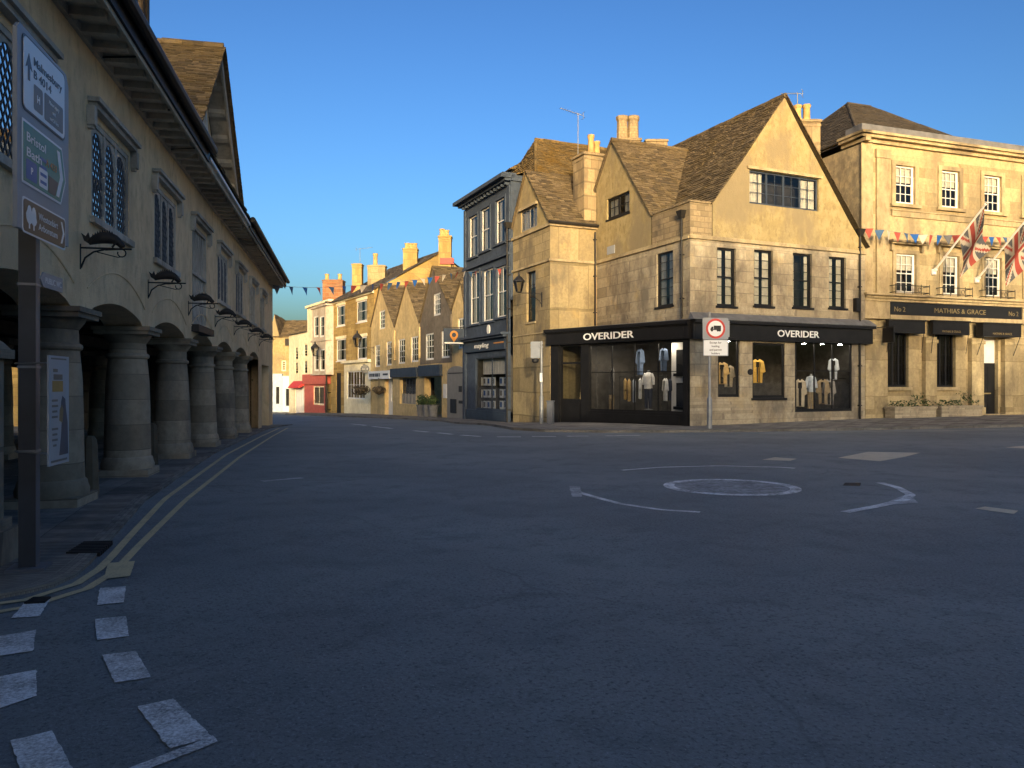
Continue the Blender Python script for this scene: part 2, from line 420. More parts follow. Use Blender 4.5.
M['black_paint'] = plain('black_paint', (.012, .012, .013), .5, .2, spec=.25)
M['navy_paint'] = plain('navy_paint', (.035, .048, .072), .55, .15)
M['blue_grey'] = render_mat('blue_grey_paint', (.062, .082, .12), (.052, .069, .10), (.03, .04, .06), .4, 12)
M['white_paint'] = plain('white_paint', (.72, .70, .66), .5, .06)
M['cream_paint'] = render_mat('cream_render', (.84, .77, .56), (.78, .70, .48), (.45, .38, .25), .4, 12)
M['grey_paint'] = plain('grey_paint', (.23, .22, .20), .55, .08)
M['bay_render'] = render_mat('bay_render', (.46, .41, .34), (.42, .36, .29), (.27, .22, .17), .5, 12)
M['red_paint'] = plain('red_paint', (.42, .10, .075), .5, .12)
M['red_bright'] = plain('red_bright', (.5, .035, .03), .5, .1)
M['pale_blue'] = plain('pale_blue_paint', (.42, .49, .55), .5, .08)
M['ochre_brick'] = ashlar('ochre_stone', (.46, .33, .13), (.38, .27, .10), (.3, .22, .11), .36, .16, (.2, .13, .05), .5, .01, .4)
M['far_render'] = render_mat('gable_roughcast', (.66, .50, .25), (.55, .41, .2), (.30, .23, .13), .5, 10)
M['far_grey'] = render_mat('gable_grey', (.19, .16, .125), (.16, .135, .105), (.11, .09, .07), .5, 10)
M['brick_red'] = ashlar('brick_red', (.34, .16, .08), (.27, .12, .06), (.3, .24, .16), .24, .085, (.14, .1, .07), .6, .008, .4)
M['lead'] = plain('lead', (.14, .145, .155), .5, .2)
M['pipe'] = plain('pipe_black', (.022, .02, .018), .5, .2)
M['pot'] = plain('clay_pot', (.46, .30, .12), .8, .2)
M['glass'] = glass_mat('window_glass', (.82, .84, .84), .55)
M['glass_dark'] = glass_mat('window_glass_dark', (.45, .5, .52), 1.0)
M['shop_glass'] = glass_mat('shop_glass', (.94, .95, .95), .5)
M['glass_sky'] = glass_mat('lattice_glass', (.35, .4, .45), 3.2)
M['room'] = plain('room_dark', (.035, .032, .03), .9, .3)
M['shop_wall'] = plain('shop_wall', (.06, .057, .054), .8, .3)
M['curtain'] = plain('curtain_cloth', (.62, .58, .50), .9, .12, scale=9)
M['sign_grey'] = plain('sign_grey', (.30, .32, .35), .45, .06)
M['sign_white'] = plain('sign_white', (.78, .80, .82), .35, .03)
M['sign_green'] = plain('sign_green', (.02, .22, .17), .35, .05)
M['sign_brown'] = plain('sign_brown', (.10, .055, .025), .4, .08)
M['sign_blue'] = plain('sign_blue', (.02, .10, .34), .4, .05)
M['sign_taupe'] = plain('sign_taupe', (.16, .145, .13), .4, .05)
M['sign_black'] = plain('sign_black', (.015, .015, .016), .35, .1)
M['sign_red'] = plain('sign_red', (.55, .05, .04), .4, .06)
M['sign_orange'] = plain('sign_orange', (.50, .22, .05), .4, .06)
M['post_dark'] = plain('post_dark', (.045, .053, .066), .45, .15)
M['post_side'] = plain('post_grey', (.12, .13, .15), .5, .15)
M['galv'] = plain('galvanised', (.26, .27, .28), .5, .15, metal=.3)
M['gold'] = plain('gold_letter', (.22, .17, .085), .4, .1)
M['letter'] = plain('letter_white', (.85, .85, .84), .4, .03)
M['flag_red'] = plain('flag_red', (.36, .07, .055), .8, .08)
M['flag_white'] = plain('flag_white', (.5, .45, .37), .8, .05)
M['flag_blue'] = plain('flag_blue', (.10, .105, .12), .8, .1)
M['pennant_blue'] = plain('pennant_blue', (.05, .11, .22), .8, .1)
M['leaf'] = plain('leaf', (.045, .075, .025), .7, .5, scale=14)
M['leaf_red'] = plain('flowers', (.09, .07, .045), .7, .5, scale=14)
M['terracotta'] = plain('terracotta', (.34, .19, .08), .8, .2)
M['wood'] = plain('wood_post', (.13, .10, .065), .85, .35)
M['lamp_glass'] = glass_mat('lantern_glass', (.8, .78, .7), .8)
# ------------------------------------------------------------------ windows, chimneys, pipes
def window(F, r, root, frame, nx=2, ny=2, kind='sash', depth=.10, fw=.055, bar=.022, curtain=0.0, glass=None, n=0.0, room=.7, roommat=None, sill=None, label=None, blind=0.0, cmat=None):
    s0, s1, z0, z1 = r; f = MB(); a = n - depth; t = .055
    f.box(F, s0, s0 + fw, z0, z1, a - t, a); f.box(F, s1 - fw, s1, z0, z1, a - t, a)
    f.box(F, s0 + fw, s1 - fw, z0, z0 + fw * 1.3, a - t, a + .004); f.box(F, s0 + fw, s1 - fw, z1 - fw, z1, a - t, a + .004)
    i0, i1, j0, j1 = s0 + fw, s1 - fw, z0 + fw * 1.3, z1 - fw
    def bars(x0, x1, y0, y1, cx, cy, q):
        for k in range(1, cx):
            x = x0 + (x1 - x0) * k / cx; f.box(F, x - bar / 2, x + bar / 2, y0, y1, q - .03, q)
        for k in range(1, cy):
            y = y0 + (y1 - y0) * k / cy; f.box(F, x0, x1, y - bar / 2, y + bar / 2, q - .028, q + .003)
    if kind == 'sash':
        mid = (j0 + j1) / 2; f.box(F, i0, i1, mid - .025, mid + .025, a - t + .003, a - .003)
        st = min(.04, (i1 - i0) * .08)
        for (y0, y1, q) in ((mid + .025, j1, a - .008), (j0, mid - .025, a - .02)):
            f.box(F, i0, i0 + st, y0, y1, q - .03, q); f.box(F, i1 - st, i1, y0, y1, q - .03, q)
            bars(i0 + st, i1 - st, y0, y1, nx, ny, q - .006)
    elif kind == 'casement':                                   # nx lights, each with 2 x ny small panes
        for k in range(1, nx):
            x = i0 + (i1 - i0) * k / nx; f.box(F, x - fw * .7, x + fw * .7, j0, j1, a - t + .002, a - .002)
        for k in range(nx):
            x0 = i0 + (i1 - i0) * k / nx + fw * .7; x1 = i0 + (i1 - i0) * (k + 1) / nx - fw * .7
            bars(x0, x1, j0, j1, 2, ny, a - .012)
    elif kind == 'shop':
        for k in range(1, nx):
            x = i0 + (i1 - i0) * k / nx; f.box(F, x - .02, x + .02, j0, j1, a - t + .002, a - .002)
        if ny > 1:
            y = j0 + (j1 - j0) * .58; f.box(F, i0, i1, y - .015, y + .015, a - t + .006, a - .005)
    elif kind == 'plain': pass
    w = obj('window', f, frame, root)
    if label: part_label(w, label)
    p = MB(); q = a - .03; p.poly([F.pt(i0 - .01, j0 - .01, q), F.pt(i1 + .01, j0 - .01, q), F.pt(i1 + .01, j1 + .01, q), F.pt(i0 - .01, j1 + .01, q)])
    obj('pane', p, glass or M['glass'], w)
    if room:
        b = MB(); e = .02
        y0, y1 = a - t - room, a - t - .004
        A = [F.pt(s0 - e, z0 - e, y1), F.pt(s1 + e, z0 - e, y1), F.pt(s1 + e, z1 + e, y1), F.pt(s0 - e, z1 + e, y1)]
        B = [F.pt(s0 - .3, z0 - e, y0), F.pt(s1 + .3, z0 - e, y0), F.pt(s1 + .3, z1 + e, y0), F.pt(s0 - .3, z1 + e, y0)]
        b.poly(B); 
        for k in range(4): b.poly([A[k], B[k], B[(k + 1) % 4], A[(k + 1) % 4]])
        obj('interior', b, roommat or M['room'], w)
    if curtain or blind:
        c = MB(); q = a - t - .05
        W = i1 - i0
        drapes = []
        def drape(x0, x1, y0, y1):
            k = 14; pts = [(x0 + (x1 - x0) * i / k, q - .02 + .018 * math.sin(i * 2.1 + x0 * 7)) for i in range(k + 1)]
            for (xa, na), (xb, nb) in zip(pts, pts[1:]):
                c.poly([F.pt(xa, y0, na), F.pt(xb, y0, nb), F.pt(xb, y1, nb), F.pt(xa, y1, na)])
        if curtain:
            drape(i0, i0 + W * curtain, j0, j1); obj('curtain', c, cmat or M['curtain'], w); c.__init__(); drape(i1 - W * curtain, i1, j0, j1)
        if blind:
            c.poly([F.pt(i0, j1 - (j1 - j0) * blind, q), F.pt(i1, j1 - (j1 - j0) * blind, q), F.pt(i1, j1, q), F.pt(i0, j1, q)])
        obj('curtain' if curtain else 'blind', c, cmat or M['curtain'], w)
    if sill:
        s = MB(); s.box(F, s0 - .07, s1 + .07, z0 - .09, z0 - .002, n - .1, n + .07)
        obj('window_sill', s, sill, w)
    return w
def chimney(root, F, s0, s1, n0, n1, z0, z1, mat, pots=(), cap=True, name='chimney'):
    b = MB(); b.box(F, s0, s1, z0, z1, n0, n1)
    if cap:
        e = .07; b.box(F, s0 - e, s1 + e, z1, z1 + .12, n0 - e, n1 + e); b.box(F, s0 - e * .4, s1 + e * .4, z1 - .22, z1 - .1, n0 - e * .4, n1 + e * .4)
        b.box(F, s0 + .08, s1 - .08, z1 + .12, z1 + .18, n0 + .08, n1 - .08)
    c = obj(name, b, mat, root)
    for (s, n, h, r) in pots:
        p = MB(); q = F.pt(s, 0, n); z = z1 + (.17 if cap else 0)
        p.lathe(q.x, q.y, [(r * 1.1, z), (r * 1.15, z + .06), (r * .92, z + .1), (r * .85, z + h * .8), (r * 1.05, z + h * .86), (r * 1.05, z + h), (r * .7, z + h), (r * .7, z + h - .15)], 14)
        obj('chimney_pot', p, M['pot'], c, 40)
    return c
def downpipe(root, F, s, z0, z1, n=.09, r=.045, head=True):
    b = MB(); b.tube([F.pt(s, z0, n), F.pt(s, z1, n)], r, 10)
    z = z0 + .8
    while z < z1: b.box(F, s - r * 1.5, s + r * 1.5, z, z + .05, 0, n + r * 1.2); z += 1.8
    if head: b.hexa([F.pt(s - .09, z1, n + .09), F.pt(s + .09, z1, n + .09), F.pt(s + .09, z1, 0), F.pt(s - .09, z1, 0),
                     F.pt(s - .19, z1 + .3, n + .17), F.pt(s + .19, z1 + .3, n + .17), F.pt(s + .19, z1 + .3, 0), F.pt(s - .19, z1 + .3, 0)])
    return obj('drainpipe', b, M['pipe'], root, 40)
def ridge(mb, a, b, r=.11):
    a, b = Vector(a), Vector(b); L = (b - a).length; k = max(1, int(L / .45)); t = (b - a) / k
    for i in range(k):
        q = a + t * i; j = random.uniform(-.012, .012)
        mb.tube([q + Vector((0, 0, j)), q + t * .985 + Vector((0, 0, j))], r, 7, random.random())
def aerial(label, base, h, yaw, size=.9):
    """television aerial: mast, boom and cross rods"""
    t = thing('tv_aerial', label, 'aerial', base, 'television aerials on the roofs')
    b = MB(); B = Vector(base); b.tube([B, B + Vector((0, 0, h))], .022, 6); obj('mast', b, M['galv'], t)
    b = MB(); d = Vector((math.cos(yaw), math.sin(yaw), .18)).normalized(); T = B + Vector((0, 0, h - .05)); x = d.cross(Vector((0, 0, 1))).normalized()
    b.tube([T - d * size * .35, T + d * size], .016, 5)
    for k in range(9):
        q = T + d * (size * (k / 8.0)); w = .2 - .008 * k; b.tube([q - x * w, q + x * w], .009, 4)
    q = T - d * size * .3
    for s_ in (-1, 1): b.tube([q - x * .22 + Vector((0, 0, .14 * s_)), q + x * .22 + Vector((0, 0, .14 * s_))], .012, 4); b.tube([q, q + Vector((0, 0, .16 * s_))], .01, 4)
    obj('antenna', b, M['galv'], t)
    return t

# ================================================================== MARKET HOUSE (left)
FW = Face2((-3.45, 0), (-.216, 1)); KS = FW.d.y
def sy(y): return y / KS
Y0, Y1 = -13.0, 36.2
mk = thing('market_house', 'ochre rendered market hall on squat stone columns along the left side of the road', 'building', (-7, 12, -.1))
colY = [10.0 + 3.42 * k for k in range(-6, 6)]            # column axes
NOFF = -.33
SPR, CRN, ZS = 2.47, 2.70, 2.78
TOPW = 6.12
b = MB()
edges = [(sy(y) - .36, sy(y) + .36) for y in colY]
bays = [(edges[i][1], edges[i + 1][0]) for i in range(len(edges) - 1)] + [(sy(27.1) + .36, sy(30.3))]
def arch_z(s):
    for a, c in bays:
        if a < s < c:
            t = (s - a) / (c - a) * 2 - 1; return SPR + (CRN - SPR + .03) * math.sqrt(max(0, 1 - t * t)) if abs(t) > .9 else SPR + (CRN - SPR) * (1 - t * t * .86)
    return SPR
ss = sorted(set([sy(Y0)] + [a + (c - a) * i / 16 for a, c in bays for i in range(17)]))
for s0, s1 in zip(ss, ss[1:]):
    za, zb = arch_z(s0 + 1e-4), arch_z(s1 - 1e-4)
    b.poly([FW.pt(s0, za), FW.pt(s1, zb), FW.pt(s1, ZS), FW.pt(s0, ZS)])
    b.poly([FW.pt(s0, za), FW.pt(s0, za, -.6), FW.pt(s1, zb, -.6), FW.pt(s1, zb)])
    b.poly([FW.pt(s0, za, -.6), FW.pt(s0, ZS, -.6), FW.pt(s1, ZS, -.6), FW.pt(s1, zb, -.6)])
sB = sy(30.3); sE = sy(Y1)
door = (sy(31.5), sy(34.4), -.5, 2.3)
b.wall(FW, [(sB, -1), (sB, ZS)], [(sE, -1), (sE, ZS)], [door], rev=.5)
WY = [7.9 + 3.42 * k for k in range(-5, 8)]
wins = []
for i, y in enumerate(WY):
    wins.append((sy(y - .9), sy(y + .9), 2.84 if i == 8 else 3.76, 5.12))
b.wall(FW, [(sy(Y0), ZS), (sy(Y0), TOPW)], [(sE, ZS), (sE, TOPW)], wins, rev=.16)
FE = Face2(FW.pt(sE, 0).xy, -FW.n)                        # far end wall faces up the street
b.wall(FE, [(0, -1), (0, TOPW), (4.2, 10.0)], [(8.4, -1), (8.4, TOPW), (4.2, 10.0)])
FS = Face2(FW.pt(sy(Y0), 0, -8.4).xy, FW.n)                # near end wall
b.wall(FS, [(0, -1), (0, TOPW), (4.2, 10.0)], [(8.4, -1), (8.4, TOPW), (4.2, 10.0)])
obj('wall', b, M['market_render'], mk)
b = MB()                                                   # string lines over the arches
for a, c in bays:
    pts = []
    for i in range(17):
        t = i / 16 * 2 - 1; pts.append(FW.pt(a - .1 + (c - a + .2) * i / 16, 2.78 + .38 * (1 - t * t), .004))
    b.tube(pts, .012, 5)
obj('arch_moulding', b, M['market_render'], mk)
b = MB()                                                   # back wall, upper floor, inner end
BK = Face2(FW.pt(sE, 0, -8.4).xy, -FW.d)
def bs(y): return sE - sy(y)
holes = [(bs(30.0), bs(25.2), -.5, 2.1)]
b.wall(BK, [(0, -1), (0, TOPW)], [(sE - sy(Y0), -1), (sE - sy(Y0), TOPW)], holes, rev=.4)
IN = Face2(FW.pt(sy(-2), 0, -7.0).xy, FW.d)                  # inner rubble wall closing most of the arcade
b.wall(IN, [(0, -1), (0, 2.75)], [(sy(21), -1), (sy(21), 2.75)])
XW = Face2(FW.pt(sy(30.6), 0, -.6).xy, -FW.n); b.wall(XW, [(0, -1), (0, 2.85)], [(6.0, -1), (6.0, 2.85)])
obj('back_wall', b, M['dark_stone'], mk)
b = MB(); b.poly([FW.pt(sy(Y0), 2.9, -.6), FW.pt(sE, 2.9, -.6), FW.pt(sE, 2.9, -8.3), FW.pt(sy(Y0), 2.9, -8.3)])
b.poly([FW.pt(sy(Y0), ZS, -.6), FW.pt(sy(Y0), 2.9, -.6), FW.pt(sE, 2.9, -.6), FW.pt(sE, ZS, -.6)])
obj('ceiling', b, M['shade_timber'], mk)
for k in range(-1, 14):
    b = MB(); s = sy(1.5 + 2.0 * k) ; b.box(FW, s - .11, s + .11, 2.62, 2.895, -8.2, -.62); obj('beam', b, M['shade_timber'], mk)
for n in (-2.6, -5.2):
    b = MB(); b.box(FW, sy(-3), sy(31), 2.4, 2.615, n - .13, n + .13); obj('beam', b, M['shade_timber'], mk)
b = MB(); b.box(FW, door[0], door[1], -.6, 2.3, -.46, -.4); b.box(FW, door[0], door[1], 1.62, 1.7, -.4, -.34)
dr = obj('door', b, M['shade_timber'], mk)
def column(y, n, k, r=1.0):
    p = FW.pt(sy(y), 0, n); g = G(p.x, p.y); b = MB()
    ax = FW
    b.box(ax, sy(y) - .42 * r, sy(y) + .42 * r, g - .2, g + .15, n - .42 * r, n + .42 * r)
    prof = [(.42 * r, g + .145), (.43 * r, g + .22), (.41 * r, g + .28), (.40 * r, g + .33), (.375 * r, g + .36), (.37 * r, g + .7), (.36 * r, 1.05), (.335 * r, 1.55), (.30 * r, 1.93),
            (.33 * r, 1.95), (.34 * r, 1.98), (.33 * r, 2.01), (.295 * r, 2.03), (.29 * r, 2.2), (.32 * r, 2.24), (.36 * r, 2.29), (.38 * r, 2.33), (.39 * r, 2.35)]
    full = []
    for (r0, z0), (r1, z1) in zip(prof, prof[1:]):
        n_ = max(1, int((z1 - z0) / .14)); full += [(r0 + (r1 - r0) * k_ / n_, z0 + (z1 - z0) * k_ / n_) for k_ in range(n_)]
    full += [prof[-1]]
    b.lathe(p.x, p.y, full, 32, jit=.005 * r)
    b.box(ax, sy(y) - .41 * r, sy(y) + .41 * r, 2.345, 2.41, n - .43 * r, n + .43 * r); b.box(ax, sy(y) - .44 * r, sy(y) + .44 * r, 2.41, 2.475, n - .46 * r, n + .46 * r)
    return obj('column', b, M['column_stone'], mk, 35)
for k, y in enumerate(colY):
    if y > -4 and not (5.5 < y < 8): column(y, NOFF, k)
for k, y in enumerate(colY[4:]): column(y + .4, -3.9, k, .8)
# near buttress pier with a moulded sloping cap
b = MB(); s0, s1 = sy(2.4), sy(6.6)
b.box(FW, s0, s1, -.6, 1.72, -.8, .46); b.box(FW, s0 - .1, s1 + .08, -.6, .26, -.8, .56); b.box(FW, s0 - .05, s1 + .04, .26, .34, -.8, .51)
b.box(FW, s0 - .05, s1 + .07, 1.72, 1.80, -.8, .52)
b.hexa([FW.pt(s0, 1.8, .5), FW.pt(s1 + .05, 1.8, .5), FW.pt(s1 + .05, 1.8, -.3), FW.pt(s0, 1.8, -.3), FW.pt(s0, 1.86, .46), FW.pt(s1, 1.86, .46), FW.pt(s1 - .2, 2.42, -.3), FW.pt(s0, 2.42, -.3)])
obj('buttress', b, M['buttress_stone'], mk)
column(6.6, NOFF - .1, 0, 1.0)
# windows
def arch_top(x0, x1, z, rise, k=8):
    return [(x0 + (x1 - x0) * i / k, z + rise * math.sqrt(max(0, 1 - (2 * i / k - 1) ** 2))) for i in range(k + 1)]
for i, y in enumerate(WY):
    s0, s1, z0, z1 = wins[i]; a = -.012
    f = MB(); fw = .09
    f.box(FW, s0, s0 + fw, z0, z1, a - .1, a); f.box(FW, s1 - fw, s1, z0, z1, a - .1, a)
    f.box(FW, s0 + fw, s1 - fw, z1 - .07, z1, a - .1, a + .003)
    if i == 8:                                              # boarded loading door
        f.box(FW, s0 + fw, s1 - fw, z0, z1 - .07, a - .12, a - .05)
        for k in range(1, 6):
            x = s0 + fw + (s1 - s0 - 2 * fw) * k / 6; f.box(FW, x - .015, x + .015, z0, z1 - .07, a - .06, a - .035)
        f.box(FW, s0 - .02, s1 + .02, 4.0, 4.07, a - .05, a + .01)
        w = obj('loading_door', f, M['market_trim'], mk)
        sb = MB(); sb.box(FW, s0 - .1, s1 + .1, z0 - .16, z0 - .002, -.1, .16); obj('door_step', sb, M['iron'], w)
    else:
        W = (s1 - s0 - 2 * fw)
        for k in range(1, 3):
            x = s0 + fw + W * k / 3; f.box(FW, x - .04, x + .04, z0, z1 - .07, a - .05, a - .002)
        for k in range(3):                                  # arched heads of the three lights
            x0 = s0 + fw + W * k / 3 + (.045 if k else 0); x1 = s0 + fw + W * (k + 1) / 3 - (.045 if k < 2 else 0)
            top = z1 - .068; at_ = arch_top(x0, x1, z1 - .42, .30)
            for (xa, za), (xb, zb) in zip(at_, at_[1:]):
                f.poly([FW.pt(xa, za, a - .02), FW.pt(xb, zb, a - .02), FW.pt(xb, top, a - .02), FW.pt(xa, top, a - .02)])
                f.poly([FW.pt(xa, za, a - .04), FW.pt(xb, zb, a - .04), FW.pt(xb, zb, a - .02), FW.pt(xa, za, a - .02)])
        w = obj('window', f, M['market_trim'], mk)
        sb = MB(); sb.box(FW, s0 - .08, s1 + .08, z0 - .08, z0 + .012, a - .1, .07); obj('window_sill', sb, M['market_trim'], w)
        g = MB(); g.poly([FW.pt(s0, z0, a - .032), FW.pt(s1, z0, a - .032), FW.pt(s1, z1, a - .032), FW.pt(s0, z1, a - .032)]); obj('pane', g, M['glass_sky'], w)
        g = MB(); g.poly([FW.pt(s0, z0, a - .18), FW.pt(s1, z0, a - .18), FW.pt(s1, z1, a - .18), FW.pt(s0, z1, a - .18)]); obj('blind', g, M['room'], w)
        if y < 27:
            g = MB(); q = a - .027; d = .115; hgt = z1 - z0
            for sg in (-1, 1):
                c = -14
                while c < 22:
                    xa = s0 + c * d; pts = []
                    for t in (0, 1):
                        pass
                    # clip the diagonal to the opening
                    x_at = lambda z: xa + sg * (z - z0) * .62 + (0 if sg > 0 else .0)
                    zlo, zhi = z0, z1
                    for lim, hi in ((s0 + fw, False), (s1 - fw, True)):
                        zc = z0 + (lim - xa) / (sg * .62)
                        if (sg > 0) != hi: zlo = max(zlo, zc)
                        else: zhi = min(zhi, zc)
                    if zhi - zlo > .05: g.tube([FW.pt(x_at(zlo), zlo, q), FW.pt(x_at(zhi), zhi, q)], .007, 4)
                    c += 1
            obj('lead_lattice', g, M['lead'], w)
    h = MB(); e = .12                                         # hood mould with dropped ends
    h.box(FW, s0 - e, s1 + e, z1 + .10, z1 + .17, 0, .10); h.box(FW, s0 - e - .04, s1 + e + .04, z1 + .17, z1 + .23, 0, .15)
    for x in (s0 - e - .02, s1 + e + .02): h.box(FW, x - .06, x + .06, z1 - .16, z1 + .098, 0, .10); h.box(FW, x - .045, x + .045, z1 - .20, z1 - .16, 0, .07)
    obj('hood_mould', h, M['market_trim'], w)
# eaves: soffit, modillions, gutter
GB0, GB1, GAP = 15.0, 22.3, 18.6                              # dormer gable
b = MB(); b.box(FW, sy(Y0), sE + .3, 6.12, 6.17, -.1, .52); b.box(FW, sy(Y0), sE + .25, 6.0, 6.118, 0, .06); b.box(FW, sy(Y0), sE + .3, 6.05, 6.165, .522, .56)
obj('soffit', b, M['soffit'], mk)
y = 3.0
while y < Y1: b = MB(); b.box(FW, sy(y) - .07, sy(y) + .07, 6.02, 6.118, .062, .47); y += .46; obj('eaves_bracket', b, M['soffit'], mk)
for a, c in ((Y0, GB0 + .9), (GB1 + .3, Y1 + .3)):
    b = MB(); b.box(FW, sy(a), sy(c), 6.12, 6.40, .562, .60)
    b.tube([FW.pt(sy(a), 6.36, .68), FW.pt(sy(c), 6.36, .68)], .085, 10)
    y = a + .6
    while y < c:
        b.tube([FW.pt(sy(y), 6.05, .05), FW.pt(sy(y), 6.10, .5), FW.pt(sy(y), 6.28, .62)], .014, 5); y += 2.1
    obj('gutter', b, M['black_paint'], mk)
b = MB(); b.box(FW, sy(GB0 + .9), sy(GB1 + .3), 6.17, 6.24, .3, .62); obj('eaves_board', b, M['white_paint'], mk)
rf = MB()
def mp(y, z, n): return FW.pt(sy(y), z, n)
rf.tiles([mp(Y0, 6.4, .56), mp(Y1 + .2, 6.4, .56), mp(Y1 + .2, 10.3, -4.2), mp(Y0, 10.3, -4.2)], .24, .3, .7)
rf.tiles([mp(Y0, 6.2, -8.7), mp(Y1 + .2, 6.2, -8.7), mp(Y1 + .2, 10.3, -4.2), mp(Y0, 10.3, -4.2)], .4, .6, 1.2)
ridge(rf, mp(Y0, 10.33, -4.2), mp(Y1 + .2, 10.33, -4.2))
obj('roof', rf, M['stone_slate'], mk)
# dormer gable with oval window
gz0, gz1, vo = 6.2, 9.62, .42
b = MB(); b.wall(FW, [(sy(GB0 + .4), gz0), (sy(GAP), gz1 - .25)], [(sy(GB1 - .4), gz0), (sy(GAP), gz1 - .25)], [], n=-.06)
dg = obj('dormer_gable', b, M['market_render'], mk)
b = MB(); ov = [(sy(GAP) + .55 * math.cos(t * .314), 7.55 + .8 * math.sin(t * .314)) for t in range(20)]
iv = [(sy(GAP) + .43 * math.cos(t * .314), 7.55 + .68 * math.sin(t * .314)) for t in range(20)]
for i in range(20):
    j = (i + 1) % 20
    b.poly([FW.pt(*iv[i], .02), FW.pt(*ov[i], .02), FW.pt(*ov[j], .02), FW.pt(*iv[j], .02)]); b.poly([FW.pt(*ov[i], -.06), FW.pt(*ov[j], -.06), FW.pt(*ov[j], .02), FW.pt(*ov[i], .02)])
    b.poly([FW.pt(*iv[i], .02), FW.pt(*iv[j], .02), FW.pt(*iv[j], -.06), FW.pt(*iv[i], -.06)])
b.box(FW, sy(GAP) - .02, sy(GAP) + .02, 6.9, 8.2, -.04, .01); b.box(FW, sy(GAP) - .43, sy(GAP) + .43, 7.53, 7.57, -.04, .012)
ow = obj('oval_window', b, M['white_paint'], dg)
for sg, ye in ((-1, GB0), (1, GB1)):
    b = MB(); A = mp(ye, 6.15, vo); B = mp(GAP, gz1 - .02, vo); dn = Vector((0, 0, -.30)); nn = -FW.n.to_3d() * .05
    P = [A + dn * .6, B + dn, B, A]
    b.poly(P); b.poly([p + nn for p in P][::-1])
    for i in range(4): b.poly([P[i], P[i] + nn, P[(i + 1) % 4] + nn, P[(i + 1) % 4]])
    A2, B2 = mp(ye, 6.05, vo - .06), mp(GAP, gz1 - .16, vo - .06); A3, B3 = mp(ye, 6.05, -.06), mp(GAP, gz1 - .16, -.06)
    b.poly([A2, B2, B3, A3])
    for k in range(1, 7):
        t = k / 7; q = A2.lerp(B2, t); q3 = A3.lerp(B3, t); w_ = (B2 - A2).normalized() * .06
        b.hexa([q - w_ + Vector((0, 0, -.1)), q + w_ + Vector((0, 0, -.1)), q3 + w_ + Vector((0, 0, -.1)), q3 - w_ + Vector((0, 0, -.1)), q - w_ - Vector((0, 0, .002)), q + w_ - Vector((0, 0, .002)), q3 + w_ - Vector((0, 0, .002)), q3 - w_ - Vector((0, 0, .002))])
    obj('bargeboard', b, M['market_trim'], dg)
rf = MB()
for ye in (GB0 - .1, GB1 + .1):
    rf.tiles([mp(ye, 6.2, vo + .05), mp(GAP, gz1 + .04, vo + .05), mp(GAP, gz1 + .04, -3.9), mp(ye, 6.2, -.2)], .15, .13, .32)
ridge(rf, mp(GAP, gz1 + .06, vo + .05), mp(GAP, gz1 + .06, -4.2), .1)
obj('dormer_roof', rf, M['stone_slate'], dg)
# bell turret on the ridge
b = MB(); cy = 26.6; zt = 10.2
for dy in (-.75, .75):
    for dn in (-.75, .75): b.box(FW, sy(cy + dy) - .14, sy(cy + dy) + .14, zt - .4, 15.6, -4.2 + dn - .14, -4.2 + dn + .14)
for z in (12.6, 15.3):
    b.box(FW, sy(cy) - .95, sy(cy) + .95, z, z + .2, -5.2, -3.2)
for dn in (-3.45, -4.95):
    for sg in (-1, 1): b.tube([FW.pt(sy(cy) + sg * .72, 13.6, dn), FW.pt(sy(cy) + sg * .1, 15.2, dn)], .1, 6)
for dy in (-.75, .75):
    for sg in (-1, 1): b.tube([FW.pt(sy(cy + dy), 13.6, -4.2 + sg * .72), FW.pt(sy(cy + dy), 15.2, -4.2 + sg * .1)], .1, 6)
tp = FW.pt(sy(cy), 0, -4.2)
b.lathe(tp.x, tp.y, [(1.35, 15.5), (.95, 16.1), (.25, 17.2), (.06, 17.8)], 8)
obj('bell_turret', b, M['shade_timber'], mk)  # dark timber colour stands in for shade on the turret

# dolphin brackets on the market hall
def bracket_mesh():
    """local axes: x out of the wall, y along it, z up"""
    a = MB()
    a.tube([(0, 0, -.28), (0, 0, .05)], .014, 6); a.tube([(0, 0, 0), (.62, 0, 0)], .013, 6)
    a.tube([(.01, 0, -.26), (.06, 0, -.13), (.16, 0, -.05), (.30, 0, -.012)], .012, 6)
    sp = [(.50 + .05 * math.cos(t), 0, -.055 + .05 * math.sin(t)) for t in [1.5 - .5 * i for i in range(11)]]
    a.tube([(.30, 0, -.02)] + sp, .009, 5); a.tube([(.2, 0, -.05), (.45, 0, -.11), (.52, 0, -.1)], .007, 5)
    d = MB(); pts = []; rr = []
    for i in range(15):
        t = i / 14; x = .10 + .40 * t; z = .055 + .085 * math.sin(math.pi * min(1, t * .9 + .03)) ** .9 - (.03 * max(0, t - .8) / .2)
        pts.append((x, 0, z)); rr.append(.016 + .062 * math.sin(math.pi * min(1, .06 + .86 * t)) ** .8 if i < 13 else .045)
    pts.append((.535, 0, .035)); rr.append(.018)
    d.tube(pts, rr, 10, sx=.8)
    Fx = Face2((0, 0), (1, 0))
    d.sheet(Fx, [(.13, .04), (.05, .09), (.015, .19), (.07, .15), (.10, .20), (.12, .13), (.16, .09)], -.012, .012)
    for i in range(2, 11):
        p = pts[i]; z = p[2] + rr[i] * .85; d.sheet(Fx, [(p[0] - .018, z - .01), (p[0] + .018, z - .01), (p[0] - .006, z + .042)], -.006, .006)
    d.sheet(Fx, [(.44, .09), (.47, .10), (.40, .0), (.385, .02)], .03, .045)
    return a, d
am, dm = bracket_mesh()
br_first = None
